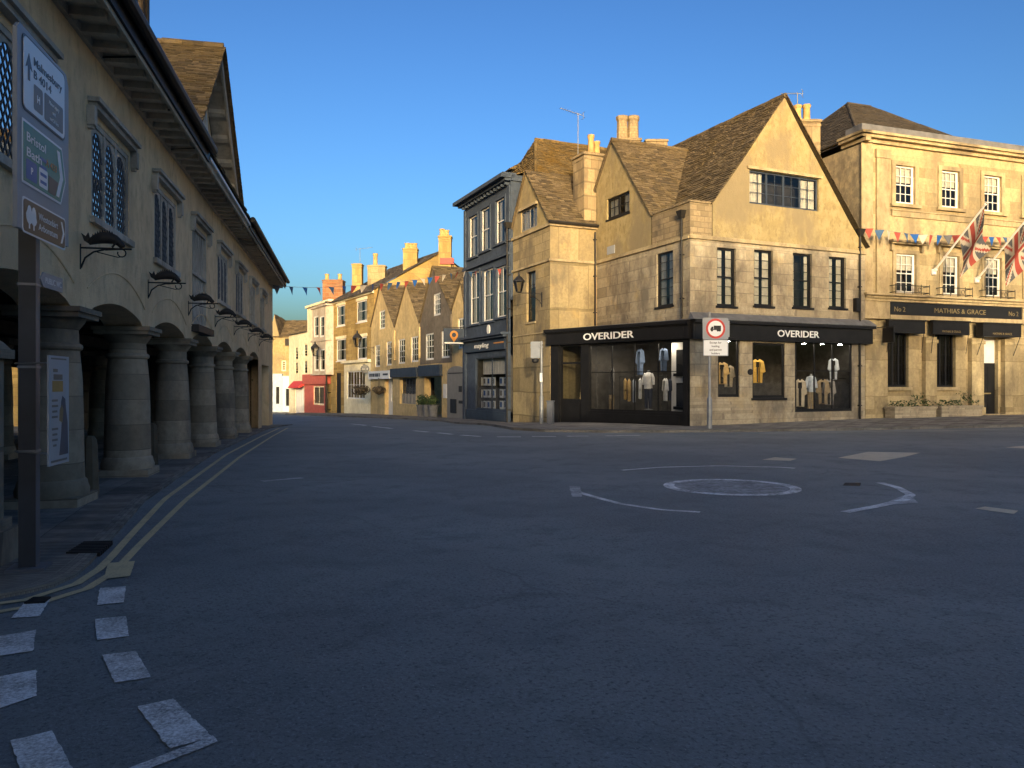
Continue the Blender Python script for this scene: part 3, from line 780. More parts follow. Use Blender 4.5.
BL = ['black iron dolphin bracket on the ochre wall, nearest to the road sign board',
      'second black iron dolphin bracket along the ochre wall, past the big lattice window',
      'black iron dolphin bracket beside the tall pale loading door',
      'fourth black iron dolphin bracket along the ochre wall, above the fourth column',
      'fifth black iron dolphin bracket along the ochre wall',
      'sixth black iron dolphin bracket, last but one before the hall corner',
      'farthest black iron dolphin bracket, by the far corner of the ochre hall']
for k in range(7):
    y = 9.98 + 3.42 * k; p = FW.pt(sy(y), 3.27, .0)
    if br_first is None:
        r0 = thing('dolphin_bracket', BL[0], 'wall bracket', (0, 0, 0), 'dolphin brackets on the market hall')
        c1 = obj('bracket_arm', am, M['iron'], r0, 40); c2 = obj('dolphin', dm, M['iron'], r0, 40); br_first = (r0, c1, c2); r = r0
    else:
        r = br_first[0].copy(); COL.objects.link(r); r['label'] = BL[k]
        for c in br_first[1:]:
            q = c.copy(); COL.objects.link(q); q.parent = r
    r.location = p; r.rotation_euler = (0, 0, math.atan2(FW.n.y, FW.n.x))
# stone bollards between the columns
BO = ['tapered wooden bollard between the two nearest columns', 'short wooden bollard half hidden behind the second column']
for k, (u, v, n) in enumerate(((90, 496, 0), (152, 466, 0))):
    p = gp(u, v); b = MB(); z = p.z - .05
    b.lathe(p.x, p.y, [(.125, z), (.12, z + .2), (.10, z + .75), (.09, z + .84), (.05, z + .9)], 8)
    o = obj('bollard', b, M['wood'], None, 30, loc=p); tag(o, BO[k], 'bollard', 'bollards in the arcade')
# ================================================================== CORNER CLOTHES SHOP
dA = Vector((-.4066, .9136)); dB = Vector((.9136, .4066))
P0 = Vector((7.245, 31.3)); P1 = P0 + dA * 7.46; P2 = P1 - dB * 2.605; P3 = P2 + dA * 4.37
def AB(a, b, z): q = P0 + dA * a + dB * b; return Vector((q.x, q.y, z))
cs = thing('corner_shop', 'honey stone gabled corner shop with black shopfront and white OVERIDER lettering', 'shop', (P0.x, P0.y, -.3))
FR = Face2(P0, dB); FM = Face2(P1, -dA); FLF = Face2(P3, -dA); FLR = Face2(P2, dB); FSH = Face2(P2, P0 - P2)
LSH = (P0 - P2).length; WR = 9.8; ZSTR = 7.5; ZF = 4.0
def q(F, *r): return F.rect(*r)
# right front, lower stone storeys
fw4 = [q(FR, 717, 248, 736, 306), q(FR, 754, 250, 773, 306), q(FR, 793, 253.5, 812, 307.5), q(FR, 829, 257, 846, 308)]
gw1 = q(FR, 718, 339, 739.5, 397); gw2 = q(FR, 752.5, 343, 785, 398); gw3 = q(FR, 795, 341.5, 852, 411.5)
b = MB(); b.wall(FR, [(0, -1), (0, ZSTR)], [(WR, -1), (WR, ZSTR)], fw4 + [gw1, gw2, gw3], rev=.16)
mw = q(FM, 656.5, 252, 673, 306)
b.wall(FM, [(0, ZF + .05), (0, ZSTR)], [(7.46, ZF + .05), (7.46, ZSTR)], [mw], rev=.16)
obj('stone_wall', b, M['limestone_grey'], cs)
# upper storey of the right front: rubble parapet, rendered gable
zP = 8.92; s712 = FR.px(712, 200)[0]; sAp, zAp = FR.px(784, 97)
b = MB(); b.wall(FR, [(0, ZSTR), (0, zP)], [(s712, ZSTR), (s712, zP)], []); b.box(FR, -.04, s712, zP, zP + .08, -.3, .05)
s652 = FM.px(652, 211)[0]
b.wall(FM, [(s652, ZSTR), (s652, zP)], [(7.46, ZSTR), (7.46, zP)], []); b.box(FM, s652, 7.46 + .05, zP, zP + .08, -.3, .05)
obj('parapet', b, M['rubble'], cs)
def on(F, u, v, n=0.0): return F.px(u, v, n)
gwin = q(FR, 749, 174.5, 818, 207.5)
b = MB()
Lp = [(s712, ZSTR), (s712, zP + .08), on(FR, 723, 188), on(FR, 741.7, 161), (sAp, zAp)]
Rp = [(WR, ZSTR), (WR, on(FR, 865, 249)[1]), on(FR, 850, 224), on(FR, 829, 184), on(FR, 812.5, 153), on(FR, 793.8, 117.5), (sAp, zAp)]
b.wall(FR, Lp, Rp, [gwin], n=.03, rev=.16)
# small gable of the left front
s613, z613 = on(FM, 613, 140.5); sL = 2 * s613 - s652
mgw = q(FM, 607.5, 195, 630, 216)
k_ = (z613 - zP) / (s652 - s613)
b.wall(FM, [(0, ZSTR), (0, z613 - s613 * k_), (s613, z613)], [(s652, ZSTR), (s652, zP), on(FM, 640, 190), (s613, z613)], [mgw], n=.03, rev=.16)
obj('rendered_gables', b, M['gable_render'], cs)
b = MB(); b.box(FR, -.06, WR + .02, ZSTR - .07, ZSTR + .05, 0, .10); b.box(FR, -.03, WR, ZSTR + .05, ZSTR + .10, 0, .06)
b.box(FM, 0, 7.46, ZSTR - .07, ZSTR + .05, 0, .10); b.box(FM, 0, 7.46, ZSTR + .05, ZSTR + .10, 0, .06)
b.box(FR, gwin[0] - .15, gwin[1] + .15, gwin[3] + .02, gwin[3] + .14, 0, .13)
obj('string_course', b, M['trim_stone'], cs)
for i, r in enumerate(fw4): window(FR, r, cs, M['black_paint'], 2, 3, 'sash', .10, .07, .02, curtain=(.38, .42, .2, .36)[i], sill=M['black_paint'])
window(FM, mw, cs, M['black_paint'], 2, 3, 'sash', .08, .06, .02, curtain=.42, sill=M['black_paint'])
window(FR, gwin, cs, M['navy_paint'], 4, 3, 'casement', .06, .07, .025, curtain=.2)
window(FM, mgw, cs, M['black_paint'], 2, 2, 'casement', .05, .08, .03, curtain=.34, sill=M['black_paint'])
b = MB(); r = q(FM, 608, 246, 615.5, 254); b.box(FM, *r, .03, .06); obj('vent', b, M['sign_grey'], cs)
# roofs
rf = MB(); kx = (zAp - zP) / (sAp - s712); Lr = 11.0
rf.tiles([AB(-.08, s712 - .05, zP + .02), AB(-.08, sAp, zAp + .04), AB(Lr, sAp, zAp + .04), AB(Lr, s712 - .05, zP + .02)], .17)
zR = on(FR, 865, 249)[1]
rf.tiles([AB(-.1, sAp, zAp + .05), AB(-.1, WR + .1, zR + .08), AB(Lr, WR + .1, zR + .08), AB(Lr, sAp, zAp + .05)], .17)
ridge(rf, AB(-.1, sAp, zAp + .05), AB(Lr, sAp, zAp + .05))
a2 = 7.46 - s652; a6 = 7.46 - s613; bm = s712 + (z613 - zP) / kx
rf.tiles([AB(a2 - .05, -.08, zP - .02), AB(a2 - .05, s712 + .1, zP + .02), AB(a6, bm, z613 + .03), AB(a6, -.08, z613 + .03)], .17)
rf.tiles([AB(2 * a6 - a2, -.1, zP), AB(2 * a6 - a2, 4, zP), AB(a6, bm, z613 + .03), AB(a6, -.1, z613 + .03)], .2)
ridge(rf, AB(a6, -.1, z613 + .05), AB(a6, bm, z613 + .05), .1)
rf.poly([AB(0, 0, zP - .03), AB(a2, 0, zP - .03), AB(a2, s712, zP - .03), AB(0, s712, zP - .03)], .3)
obj('roof', rf, M['stone_slate'], cs)
# left wing
LW = 4.37
lgw = q(FLF, 521, 208, 537, 229.5); lfw = q(FLF, 526.5, 271.5, 535.5, 322)
zE = 9.25; sa, za = on(FLF, 526.7, 171)
b = MB()
b.wall(FLF, [(0, -1.2), (0, zE)], [(LW, -1.2), (LW, zE)], [lfw], rev=.18)
b.wall(FLR, [(0, -1.2), (0, zE)], [(2.605, -1.2), (2.605, zE)], [])
obj('wing_wall', b, M['limestone'], cs)
b = MB(); b.wall(FLF, [(0, zE), (0, 9.75), (sa, za)], [(LW, zE), (sa, za)], [lgw], rev=.14)
obj('wing_gable', b, M['gable_render'], cs)
b = MB()
b.box(FLF, -.02, LW + .1, zE - .12, zE + .02, 0, .10); b.box(FLR, -.0, 2.605, zE - .12, zE - .0, 0, .12)
b.box(FLF, -.02, LW + .08, ZSTR - .07, ZSTR + .05, 0, .09); b.box(FLR, 0, 2.605, ZSTR - .07, ZSTR + .05, 0, .09)
obj('wing_string', b, M['trim_stone'], cs); b = MB(); zs4 = on(FLF, 530, 335)[1]; b.box(FLF, 0, LW + .02, zs4, zs4 + .06, 0, .04)
b.box(FLF, lgw[0] - .1, lgw[1] + .1, lgw[3] + .0, lgw[3] + .14, 0, .12)
obj('wing_moulding', b, M['trim_stone'], cs)
b = MB(); b.tube([FLR.pt(-.15, zE + .04, .2), FLR.pt(2.75, zE + .04, .2)], .075, 8); obj('wing_gutter', b, M['pipe'], cs)
window(FLF, lgw, cs, M['grey_paint'], 2, 1, 'casement', .06, .07, .02, curtain=.3)
window(FLF, lfw, cs, M['black_paint'], 2, 2, 'sash', .12, .06, .02, blind=.3, sill=M['trim_stone'])
def LB(a, bb, z): q_ = P2 + dA * a + dB * bb; return Vector((q_.x, q_.y, z))
rf = MB(); aA = LW - sa; LL = 6.5
rf.tiles([LB(-.12, -.08, zE + .02), LB(-.12, LL, zE + .02), LB(aA, LL, za + .03), LB(aA, -.08, za + .03)], .2)
rf.tiles([LB(LW + .05, -.08, 9.75), LB(LW + .05, LL, 9.75), LB(aA, LL, za + .03), LB(aA, -.08, za + .03)], .3)
obj('wing_roof', rf, M['stone_slate'], cs)
rf = MB()
h0, h1 = 15.0, 11.4
rf.tiles([LB(2.75, .55, 12.25), LB(2.75, 7, 12.25), LB(5.2, 7, h0), LB(5.2, 1.75, h0)], .16)
rf.tiles([LB(2.75, .55, 12.25), LB(7.65, .55, 12.25), LB(5.2, 1.75, h0)], .16)
rf.tiles([LB(7.65, .55, 12.25), LB(7.65, 7, 12.25), LB(5.2, 7, h0), LB(5.2, 1.75, h0)], .4)
ridge(rf, LB(5.2, 1.7, h0 + .02), LB(5.2, 7, h0 + .02)); ridge(rf, LB(2.75, .55, 12.25), LB(5.2, 1.75, h0), .09)
b = MB(); b.hexa([LB(2.85, .65, 8), LB(2.85, 7, 8), LB(7.5, 7, 8), LB(7.5, .65, 8), LB(2.85, .65, 12.2), LB(2.85, 7, 12.2), LB(7.5, 7, 12.2), LB(7.5, .65, 12.2)])
obj('rear_wall', b, M['side_render'], cs)
obj('rear_roof', rf, M['mossy_slate'], cs)
b = MB(); b.hexa([AB(Lr, .3, -1), AB(Lr, WR, -1), AB(Lr + .3, WR, -1), AB(Lr + .3, .3, -1), AB(Lr, .3, 9), AB(Lr, WR, 8), AB(Lr + .3, WR, 8), AB(Lr + .3, .3, 9)])
b.poly([AB(7.46, 0, 3.95), AB(Lr, 0, 3.95), AB(Lr, 0, 9), AB(7.46, 0, 9)])
b.poly([AB(0, WR, -1), AB(Lr, WR, -1), AB(Lr, WR, 8), AB(0, WR, 7.7)])
b.poly([AB(Lr, .3, 8.9), AB(Lr, WR, 7.8), AB(Lr, sAp, zAp)])
obj('back_wall', b, M['rubble'], cs)
# chimneys
chimney(cs, FLR, 1.95, 3.2, -1.25, -.12, 8.9, 12.85, M['chimney_stone'], [(2.55, -.5, .95, .17), (2.95, -.6, .7, .17)])
FX = Face2((0, 0), (1, 0))
c0 = at(627.5, 140, 44); chimney(cs, FX, c0.x - .65, c0.x + .65, -44.6, -43.4, 12.0, 15.25, M['chimney_stone'], [], True)
b = MB()
for dx in (-.3, .32): b.lathe(c0.x + dx, 44, [(.36, 15.35), (.32, 15.6), (.30, 16.5), (.36, 16.6), (.37, 16.78), (.30, 16.8)], 8)
obj('chimney', b, M['chimney_stone'], cs)
c1 = at(655, 140, 46); chimney(cs, FX, c1.x - .62, c1.x + .62, -46.5, -45.5, 12.5, 15.85, M['rubble'], [], True)
c2 = at(806, 140, 38.5); zc = at(806, 124, 38.5).z
chimney(cs, FX, at(793, 140, 38.5).x, at(818, 140, 38.5).x, -39.2, -38.2, 8.0, zc, M['chimney_stone'], [(at(797.5, 120, 38.5).x, -38.5, .75, .2), (at(808, 120, 38.5).x, -38.7, .85, .2)])
downpipe(cs, FM, on(FM, 683.5, 260)[0], 4.2, on(FM, 684, 218)[1])
downpipe(cs, FLR, 2.45, 4.2, 9.0, head=False)
downpipe(cs, FR, on(FR, 858.5, 300)[0], -.3, on(FR, 858, 236)[1])
b = MB(); s_, z_ = on(FR, 855, 304); b.box(FR, s_ - .12, s_ + .12, z_ - .35, z_ + .25, 0, .2); obj('alarm_box', b, M['black_paint'], cs)
# ---- shopfront: left plane FSH
s_of = lambda u: FSH.px(u, 380)[0]; z_of = lambda u, v: FSH.px(u, v)[1]
ZB = -.42
sp0, sd0, sd1, sw0, sw1 = .06, s_of(559.5), s_of(580.5), s_of(588.5), s_of(683)
zft, zfb = 4.10, 3.36; wz0, wz1 = z_of(640, 412), 3.28
bm_ = M['black_paint']
b = MB()
b.box(FSH, sp0, sd0, ZB - .5, zfb, -.22, .0); b.box(FSH, sp0 + .04, sd0 - .05, ZB, zfb - .12, 0, .05)
b.box(FSH, sd1, sw0, ZB - .5, zfb, -.2, -.02)
b.box(FSH, sw1, LSH - .02, ZB - .5, zfb, -.22, .02); b.box(FSH, sw1 + .08, LSH - .1, ZB + .3, zfb - .2, .02, .06)
b.box(FSH, sw0, sw1, ZB - .5, wz0, -.2, -.03); b.box(FSH, sw0 + .2, sw1 - .2, ZB + .25, wz0 - .12, -.03, -.005)
b.box(FSH, sp0, LSH, wz1, zfb + .02, -.2, -.035)
obj('shopfront', b, bm_, cs)
b = MB(); e = .0
b.box(FSH, -.1, LSH + .02, zfb, zft - .14, -.3, .16); b.box(FSH, -.16, LSH + .04, zft - .14, zft, -.3, .30); b.box(FSH, -.12, LSH + .02, zft - .2, zft - .14, .16, .22)
b.box(FSH, .2, LSH - .2, zfb + .08, zft - .26, .16, .175)
fas = obj('fascia', b, bm_, cs)
LET = MB(); text_into(LET, 'OVERIDER', FSH, on(FSH, 586, 335)[0], zfb + .145, .30, .185, width=on(FSH, 636.5, 335)[0] - on(FSH, 586, 335)[0], extr=.015, bold=.012)
obj('lettering', LET, M['letter'], fas)
b = MB(); rp = P0 + dB * .1
zt_ = zft + .002
b.poly([FSH.pt(-.16, zt_, .3), FSH.pt(LSH + .04, zt_, .3), FM.pt(7.46, zt_ + .06, 0), FM.pt(0, zt_ + .06, 0)])
obj('lead_roof', b, M['lead'], cs)
# shop door
b = MB(); dz0, dz1 = ZB + .1, z_of(570, 346); tr0 = z_of(570, 362); w_ = .09
b.box(FSH, sd0, sd1, dz0, z_of(570, 399), -.16, -.10); b.box(FSH, sd0 + .12, sd1 - .12, dz0 + .25, z_of(570, 404), -.10, -.085)
b.box(FSH, sd0, sd0 + w_, z_of(570, 399), dz1, -.16, -.10); b.box(FSH, sd1 - w_, sd1, z_of(570, 399), dz1, -.16, -.10)
b.box(FSH, sd0, sd1, dz1, wz1 + .3, -.16, -.08); b.box(FSH, sd0, sd1, tr0 - .09, tr0, -.17, -.09)
dr = obj('door', b, bm_, cs)
b = MB()
for y0, y1 in ((z_of(570, 399), tr0 - .09), (tr0, dz1)): b.poly([FSH.pt(sd0 + w_, y0, -.13), FSH.pt(sd1 - w_, y0, -.13), FSH.pt(sd1 - w_, y1, -.13), FSH.pt(sd0 + w_, y1, -.13)])
obj('pane', b, M['glass'], dr)
b = MB(); b.box(FSH, sd0 + .02, sd1 - .02, ZB - .4, ZB + .1, -.3, .05); obj('door_step', b, M['trim_stone'], cs)
b = MB(); b.tube([FSH.pt(sd1 - .05, .8, -.09), FSH.pt(sd1 - .05, .8, -.04), FSH.pt(sd1 - .05, 1.1, -.04), FSH.pt(sd1 - .05, 1.1, -.09)], .012, 6); obj('door_handle', b, M['gold'], dr)
shw = window(FSH, (sw0, sw1, wz0, wz1), cs, bm_, 4, 2, 'shop', .08, .06, room=0, glass=M['shop_glass'])
# right hand fascia, windows
b = MB(); e1 = WR + .25
b.box(FR, .0, e1, zfb - .03, zft - .1, 0, .22); b.box(FR, .0, e1 + .06, zft - .1, zft + .03, 0, .36); b.box(FR, .1, e1 - .1, zfb + .06, zft - .2, .22, .235)
fr = obj('fascia', b, bm_, cs)
b = MB(); b.hexa([FR.pt(-.1, zft + .03, .37), FR.pt(e1 + .08, zft + .03, .37), FR.pt(e1 + .08, zft + .03, 0), FR.pt(-.1, zft + .03, 0), FR.pt(-.1, zft + .06, .37), FR.pt(e1 + .08, zft + .06, .37), FR.pt(e1, zft + .34, .01), FR.pt(0, zft + .34, .01)])
obj('lead_flashing', b, M['lead'], fr)
LET = MB(); a0 = on(FR, 773.5, 330)[0]; text_into(LET, 'OVERIDER', FR, a0, zfb + .17, .28, .24, width=on(FR, 815, 330)[0] - a0, extr=.015, bold=.012); obj('lettering', LET, M['letter'], fr)
window(FR, gw1, cs, bm_, 1, 1, 'plain', .06, .09, room=0, glass=M['shop_glass'])
window(FR, gw2, cs, bm_, 1, 1, 'plain', .06, .09, room=0, glass=M['shop_glass'], sill=bm_)
window(FR, gw3, cs, bm_, 3, 2, 'shop', .03, .10, room=0, glass=M['shop_glass'])
b = MB(); c_ = on(FR, 750, 372); ol = [(c_[0] + .13 * math.cos(t * .314), c_[1] + .13 * math.sin(t * .314)) for t in range(20)]; b.sheet(FR, ol, 0, .05); obj('wall_plate', b, M['iron'], cs)
# shop interior
b = MB(); zf_ = -.15; zc_ = 3.45
def inn(a, bb, z): return AB(a, bb, z)
b.poly([FSH.pt(-.2, zf_, -.2), FSH.pt(LSH, zf_, -.2), AB(.25, WR - .2, zf_), AB(8, WR - .2, zf_), AB(8, 0, zf_)])
b.poly([FSH.pt(-.2, zc_, -.2), FSH.pt(LSH, zc_, -.2), AB(.25, WR - .2, zc_), AB(8, WR - .2, zc_), AB(8, 0, zc_)])
b.poly([AB(6.2, -1.6, zf_), AB(4.0, 5, zf_), AB(4.0, 5, zc_), AB(6.2, -1.6, zc_)]); b.poly([AB(4.0, 5, zf_), AB(4.0, WR - .2, zf_), AB(4.0, WR - .2, zc_), AB(4.0, 5, zc_)])
b.poly([AB(.2, WR - .2, zf_), AB(4, WR - .2, zf_), AB(4, WR - .2, zc_), AB(.2, WR - .2, zc_)])
obj('interior', b, M['shop_wall'], cs)
# white display partition at the right of the big window
FPn = Face2(FSH.pt(s_of(661), 0, -.75).xy, FSH.d)
b = MB(); wq = s_of(684) - s_of(661)
b.box(FPn, 0, wq, zf_, zc_ - .1, -.05, 0)
pt_ = obj('display_panel', b, M['white_paint'], cs)
b = MB()
for z0, z1 in ((.55, 1.55), (1.95, 2.95)):
    b.box(FPn, wq * .22, wq * .78, z0, z1, 0, .015); b.box(FPn, wq * .15, wq * .85, z0 - .12, z0, 0, .12)
obj('display_niche', b, bm_, pt_)
b = MB(); b.tube([FSH.pt(s_of(607), 1.85, -.9), FSH.pt(s_of(655), 1.85, -.9)], .018, 6); b.tube([FSH.pt(s_of(607), 1.85, -.9), FSH.pt(s_of(607), zf_, -.9)], .018, 6); b.tube([FSH.pt(s_of(655), 1.85, -.9), FSH.pt(s_of(655), zf_, -.9)], .018, 6)
o = obj('clothes_rail', b, M['iron'], None, loc=FSH.pt(s_of(630), zf_, -.9)); tag(o, 'thin black clothes rail behind the wide window left of the corner', 'clothes rail')
b = MB(); rs0, rs1 = on(FR, 797, 380, -.9)[0], on(FR, 850, 380, -.9)[0]
b.tube([FR.pt(rs0, 1.75, -.9), FR.pt(rs1, 1.75, -.9)], .018, 6); b.tube([FR.pt(rs0, 1.75, -.9), FR.pt(rs0, zf_, -.9)], .018, 6); b.tube([FR.pt(rs1, 1.75, -.9), FR.pt(rs1, zf_, -.9)], .018, 6)
o = obj('clothes_rail', b, M['iron'], None, loc=FR.pt(rs0, zf_, -.9)); tag(o, 'thin black clothes rail behind the large right hand shop window', 'clothes rail')
CL = {k: plain('cloth_' + k, c, .9, .12, scale=8) for k, c in {'white': (.72, .71, .69), 'tan': (.55, .38, .17), 'blue': (.12, .17, .27), 'pale': (.42, .47, .54), 'grey': (.24, .23, .22), 'khaki': (.28, .22, .14), 'ochre': (.58, .36, .08), 'navy': (.05, .06, .09), 'stone': (.42, .37, .29)}.items()}
def shirt(F, s, ztop, w, h, n, col, label, sleeves=.45, turn=0.0):
    """a shirt on a hanger: puffed body with sleeves and collar opening"""
    b = MB(); d = Vector((F.d.x * math.cos(turn) + F.n.x * math.sin(turn), F.d.y * math.cos(turn) + F.n.y * math.sin(turn))); c = F.pt(s, 0, n)
    f = Face2((c.x, c.y), d)
    ol = [(-.30, 0), (-.33, .4), (-.30, .66), (-.36, .66 - sleeves * .55), (-.52, .70 - sleeves * .5), (-.40, .90), (-.12, 1.0), (-.07, .97), (0, .93), (.07, .97), (.12, 1.0), (.40, .90), (.52, .70 - sleeves * .5), (.36, .66 - sleeves * .55), (.30, .66), (.33, .4), (.30, 0)]
    ol = [(x * w, ztop - h + z * h) for x, z in ol][::-1]
    mid = [(0, ztop - h * .05), (0, ztop - h * .98)]
    k = len(ol)
    for sgn, nn in ((1, .07), (-1, -.07)):
        for i in range(k):
            a, e = ol[i], ol[(i + 1) % k]; cz = lambda p: max(min(p[1], ztop - h * .12), ztop - h * .97)
            ca, ce = f.pt(a[0] * .35, cz(a), nn), f.pt(e[0] * .35, cz(e), nn)
            P = [f.pt(a[0], a[1], 0), f.pt(e[0], e[1], 0), ce, ca]; b.poly(P if sgn < 0 else P[::-1])
    hk = MB(); hk.tube([f.pt(-.14 * w, ztop - .01, 0), f.pt(0, ztop + .05, 0), f.pt(.14 * w, ztop - .01, 0)], .008, 4); hk.tube([f.pt(0, ztop + .05, 0), f.pt(0, ztop + .12, 0)], .006, 4)
    t = thing('shirt', label, 'clothing', f.pt(0, ztop - h, 0), 'clothes in the corner shop windows')
    obj('garment', b, CL[col], t, 60); obj('hanger', hk, M['iron'], t)
def trousers(F, s, ztop, w, h, n, col, label):
    b = MB(); c = F.pt(s, 0, n); f = Face2((c.x, c.y), F.d)
    for sg in (-1, 1): b.tube([f.pt(sg * w * .14, ztop - h, 0), f.pt(sg * w * .15, ztop - h * .5, 0), f.pt(sg * w * .14, ztop - h * .25, 0), f.pt(sg * w * .10, ztop - .02, 0)], [w * .10, w * .12, w * .16, w * .15], 10)
    b.tube([f.pt(0, ztop - h * .2, 0), f.pt(0, ztop, 0)], [w * .27, w * .24], 12)
    o = obj('trousers', b, CL[col], None, 50, loc=f.pt(0, ztop - h, 0)); tag(o, label, 'clothing', 'clothes in the corner shop windows')
U = lambda u: s_of(u) + 0
for u, zt, w, h, col, n, tn, lab in (
    (612.5, 1.78, .62, 1.0, 'tan', -.9, .9, 'tan shirt hanging first on the rail in the left shop window'),
    (616.5, 1.75, .60, 1.05, 'tan', -.9, 1.0, 'second tan shirt on the rail, a little lower, beside the pale blue one'),
    (621.5, 1.76, .60, 1.1, 'pale', -.9, .9, 'pale blue shirt on the rail beside the tan shirts'),
    (627.5, 1.78, .62, .95, 'white', -.9, .8, 'white shirt on the rail left of the dressed dummy'),
    (653.5, 1.76, .66, 1.0, 'white', -.85, .5, 'white shirt hanging right of the dressed dummy'),
    (658.5, 1.74, .55, .95, 'navy', -.85, .7, 'dark waistcoat hanging against the white display panel'),
    (622, 3.10, .72, 1.2, 'blue', -1.3, .3, 'blue jacket hung high at the middle of the wide shop window'),
    (656, 3.05, .60, 1.0, 'blue', -.55, .2, 'denim blue jacket hung high beside the white display panel'),
    (597, 2.3, .62, 1.3, 'grey', -1.1, .6, 'grey checked coat hanging at the left of the wide shop window')):
    shirt(FSH, U(u), zt, w, h, n, col, lab, turn=tn)
trousers(FSH, U(596), 1.0, .5, 1.05, -1.1, 'khaki', 'khaki trousers hanging under the grey coat')
for u, v, w, h, col, tn, lab in (
    (722, 362, .6, .95, 'tan', .7, 'tan jacket behind the narrow window beside the round traffic sign'),
    (728.5, 365, .55, .95, 'stone', .9, 'stone coloured coat behind the narrow window beside the round traffic sign'),
    (757.5, 359, .75, 1.05, 'ochre', .2, 'mustard yellow jumper alone in the middle ground floor window'),
    (800, 379, .6, 1.25, 'stone', .9, 'pale long coat at the left of the large right hand window'),
    (823, 379, .6, 1.15, 'khaki', .9, 'khaki coat on the rail right of the pale blue shirt'),
    (829, 379, .6, 1.2, 'grey', .9, 'grey coat at the right end of the rail in the large window'),
    (833.5, 358, .5, 1.0, 'pale', .7, 'small pale blue top hung high in the large right hand window')):
    s_, z_ = on(FR, u, v, -.7); shirt(FR, s_, z_, w, h, -.7, col, lab, turn=tn)
s_, z_ = on(FR, 728, 380, -.6)
def mannequin(F, s, zf, n, top, bot, label, H=1.75):
    t = thing('shop_dummy', label, 'mannequin', F.pt(s, zf, n))
    c = F.pt(s, 0, n); f = Face2((c.x, c.y), F.d)
    b = MB(); b.lathe(c.x, c.y, [(.2, zf), (.2, zf + .02), (.02, zf + .04), (.02, zf + .5)], 14); b.tube([f.pt(0, zf + H * .80, 0), f.pt(0, zf + H * .88, 0)], .05, 8); obj('stand', b, M['galv'], t)
    b = MB()
    b.tube([f.pt(0, zf + H * .47, 0), f.pt(0, zf + H * .56, 0), f.pt(0, zf + H * .70, 0), f.pt(0, zf + H * .80, 0), f.pt(0, zf + H * .835, 0)], [.19, .17, .2, .17, .07], 14)
    for sg in (-1, 1): b.tube([f.pt(sg * .15, zf + H * .80, 0), f.pt(sg * .25, zf + H * .70, 0), f.pt(sg * .29, zf + H * .56, .03)], [.08, .075, .06], 8)
    obj('shirt', b, CL[top], t, 60)
    b = MB()
    for sg in (-1, 1): b.tube([f.pt(sg * .1, zf + .06, 0), f.pt(sg * .1, zf + H * .28, 0), f.pt(sg * .09, zf + H * .48, 0)], [.07, .09, .11], 10)
    obj('trousers', b, CL[bot], t, 60)
mannequin(FSH, U(640), .38, -.6, 'white', 'navy', 'shop dummy in a white shirt and dark trousers in the wide shop window', 1.95)
s_, _ = on(FR, 811, 380, -.55); mannequin(FR, s_, .2, -.55, 'pale', 'khaki', 'shop dummy in a pale blue shirt and khaki trousers in the right hand window', 2.0)
lampm, lnt, lb = newmat('spot_lamp'); lb.inputs['Emission Color'].default_value = (1, .86, .66, 1); lb.inputs['Emission Strength'].default_value = 170
for F_, us, n_ in ((FSH, (598, 612, 624, 637, 650, 668), -.42), (FR, (728, 762, 776, 804, 822, 840), -.45)):  # more lamps added along each row to brighten the clothes
    for u in us:
        p = F_.pt(F_.px(u, 350, n_)[0], 0, n_); b = MB(); b.lathe(p.x, p.y, [(.075, 3.30), (.075, 3.31)], 12); o = obj('spot_lamp', b, lampm, cs)
        b = MB(); b.lathe(p.x, p.y, [(.09, 3.315), (.09, 3.44)], 12); obj('spot_housing', b, M['black_paint'], o)
# wall lantern on the left wing
def lantern_on(F, s, z, reach, label, parent_cat='wall lantern', scale=1.0):
    t = thing('wall_lantern', label, parent_cat, F.pt(s, z, 0), 'lanterns on wall brackets')
    b = MB(); b.tube([F.pt(s, z, 0), F.pt(s, z, reach)], .018, 6); b.tube([F.pt(s, z - .55, .01), F.pt(s, z - .35, .12), F.pt(s, z - .1, reach * .45), F.pt(s, z, reach * .6)], .015, 6); b.box(F, s - .04, s + .04, z - .65, z + .1, 0, .02)
    obj('bracket', b, M['iron'], t)
    p = F.pt(s, z, reach); k = scale
    b = MB(); b.lathe(p.x, p.y, [(.06 * k, z), (.15 * k, z + .03), (.13 * k, z + .05)], 6)
    b.lathe(p.x, p.y, [(.30 * k, z + .55 * k), (.29 * k, z + .58 * k), (.12 * k, z + .78 * k), (.05 * k, z + .82 * k), (.05 * k, z + .9 * k), (.015, z + 1.0 * k)], 6)
    for i in range(6):
        a = math.pi / 3 * i; b.tube([(p.x + .14 * k * math.cos(a), p.y + .14 * k * math.sin(a), z + .04), (p.x + .27 * k * math.cos(a), p.y + .27 * k * math.sin(a), z + .56 * k)], .014, 5)
    obj('lantern_frame', b, M['iron'], t)
    b = MB(); b.lathe(p.x, p.y, [(.13 * k, z + .05), (.26 * k, z + .55 * k)], 6); obj('lantern_glass', b, M['lamp_glass'], t)
    return t
s_, z_ = on(FLF, 542, 294); lantern_on(FLF, s_, z_, 1.25, 'large six sided lantern on an iron bracket on the honey stone wing')
a_b = at(578, 150, 39.2); aerial('yagi aerial on a tall mast beside the big chimney with two pots', (a_b.x, a_b.y, 11.6), at(578, 113, 39.2).z - 11.6, R(200), 1.0)
aerial('tangled aerial behind the tall right hand gable peak', (at(799, 100, 38.4).x, 38.6, zc + .1), at(799, 93, 38.4).z - zc, R(150), .8)

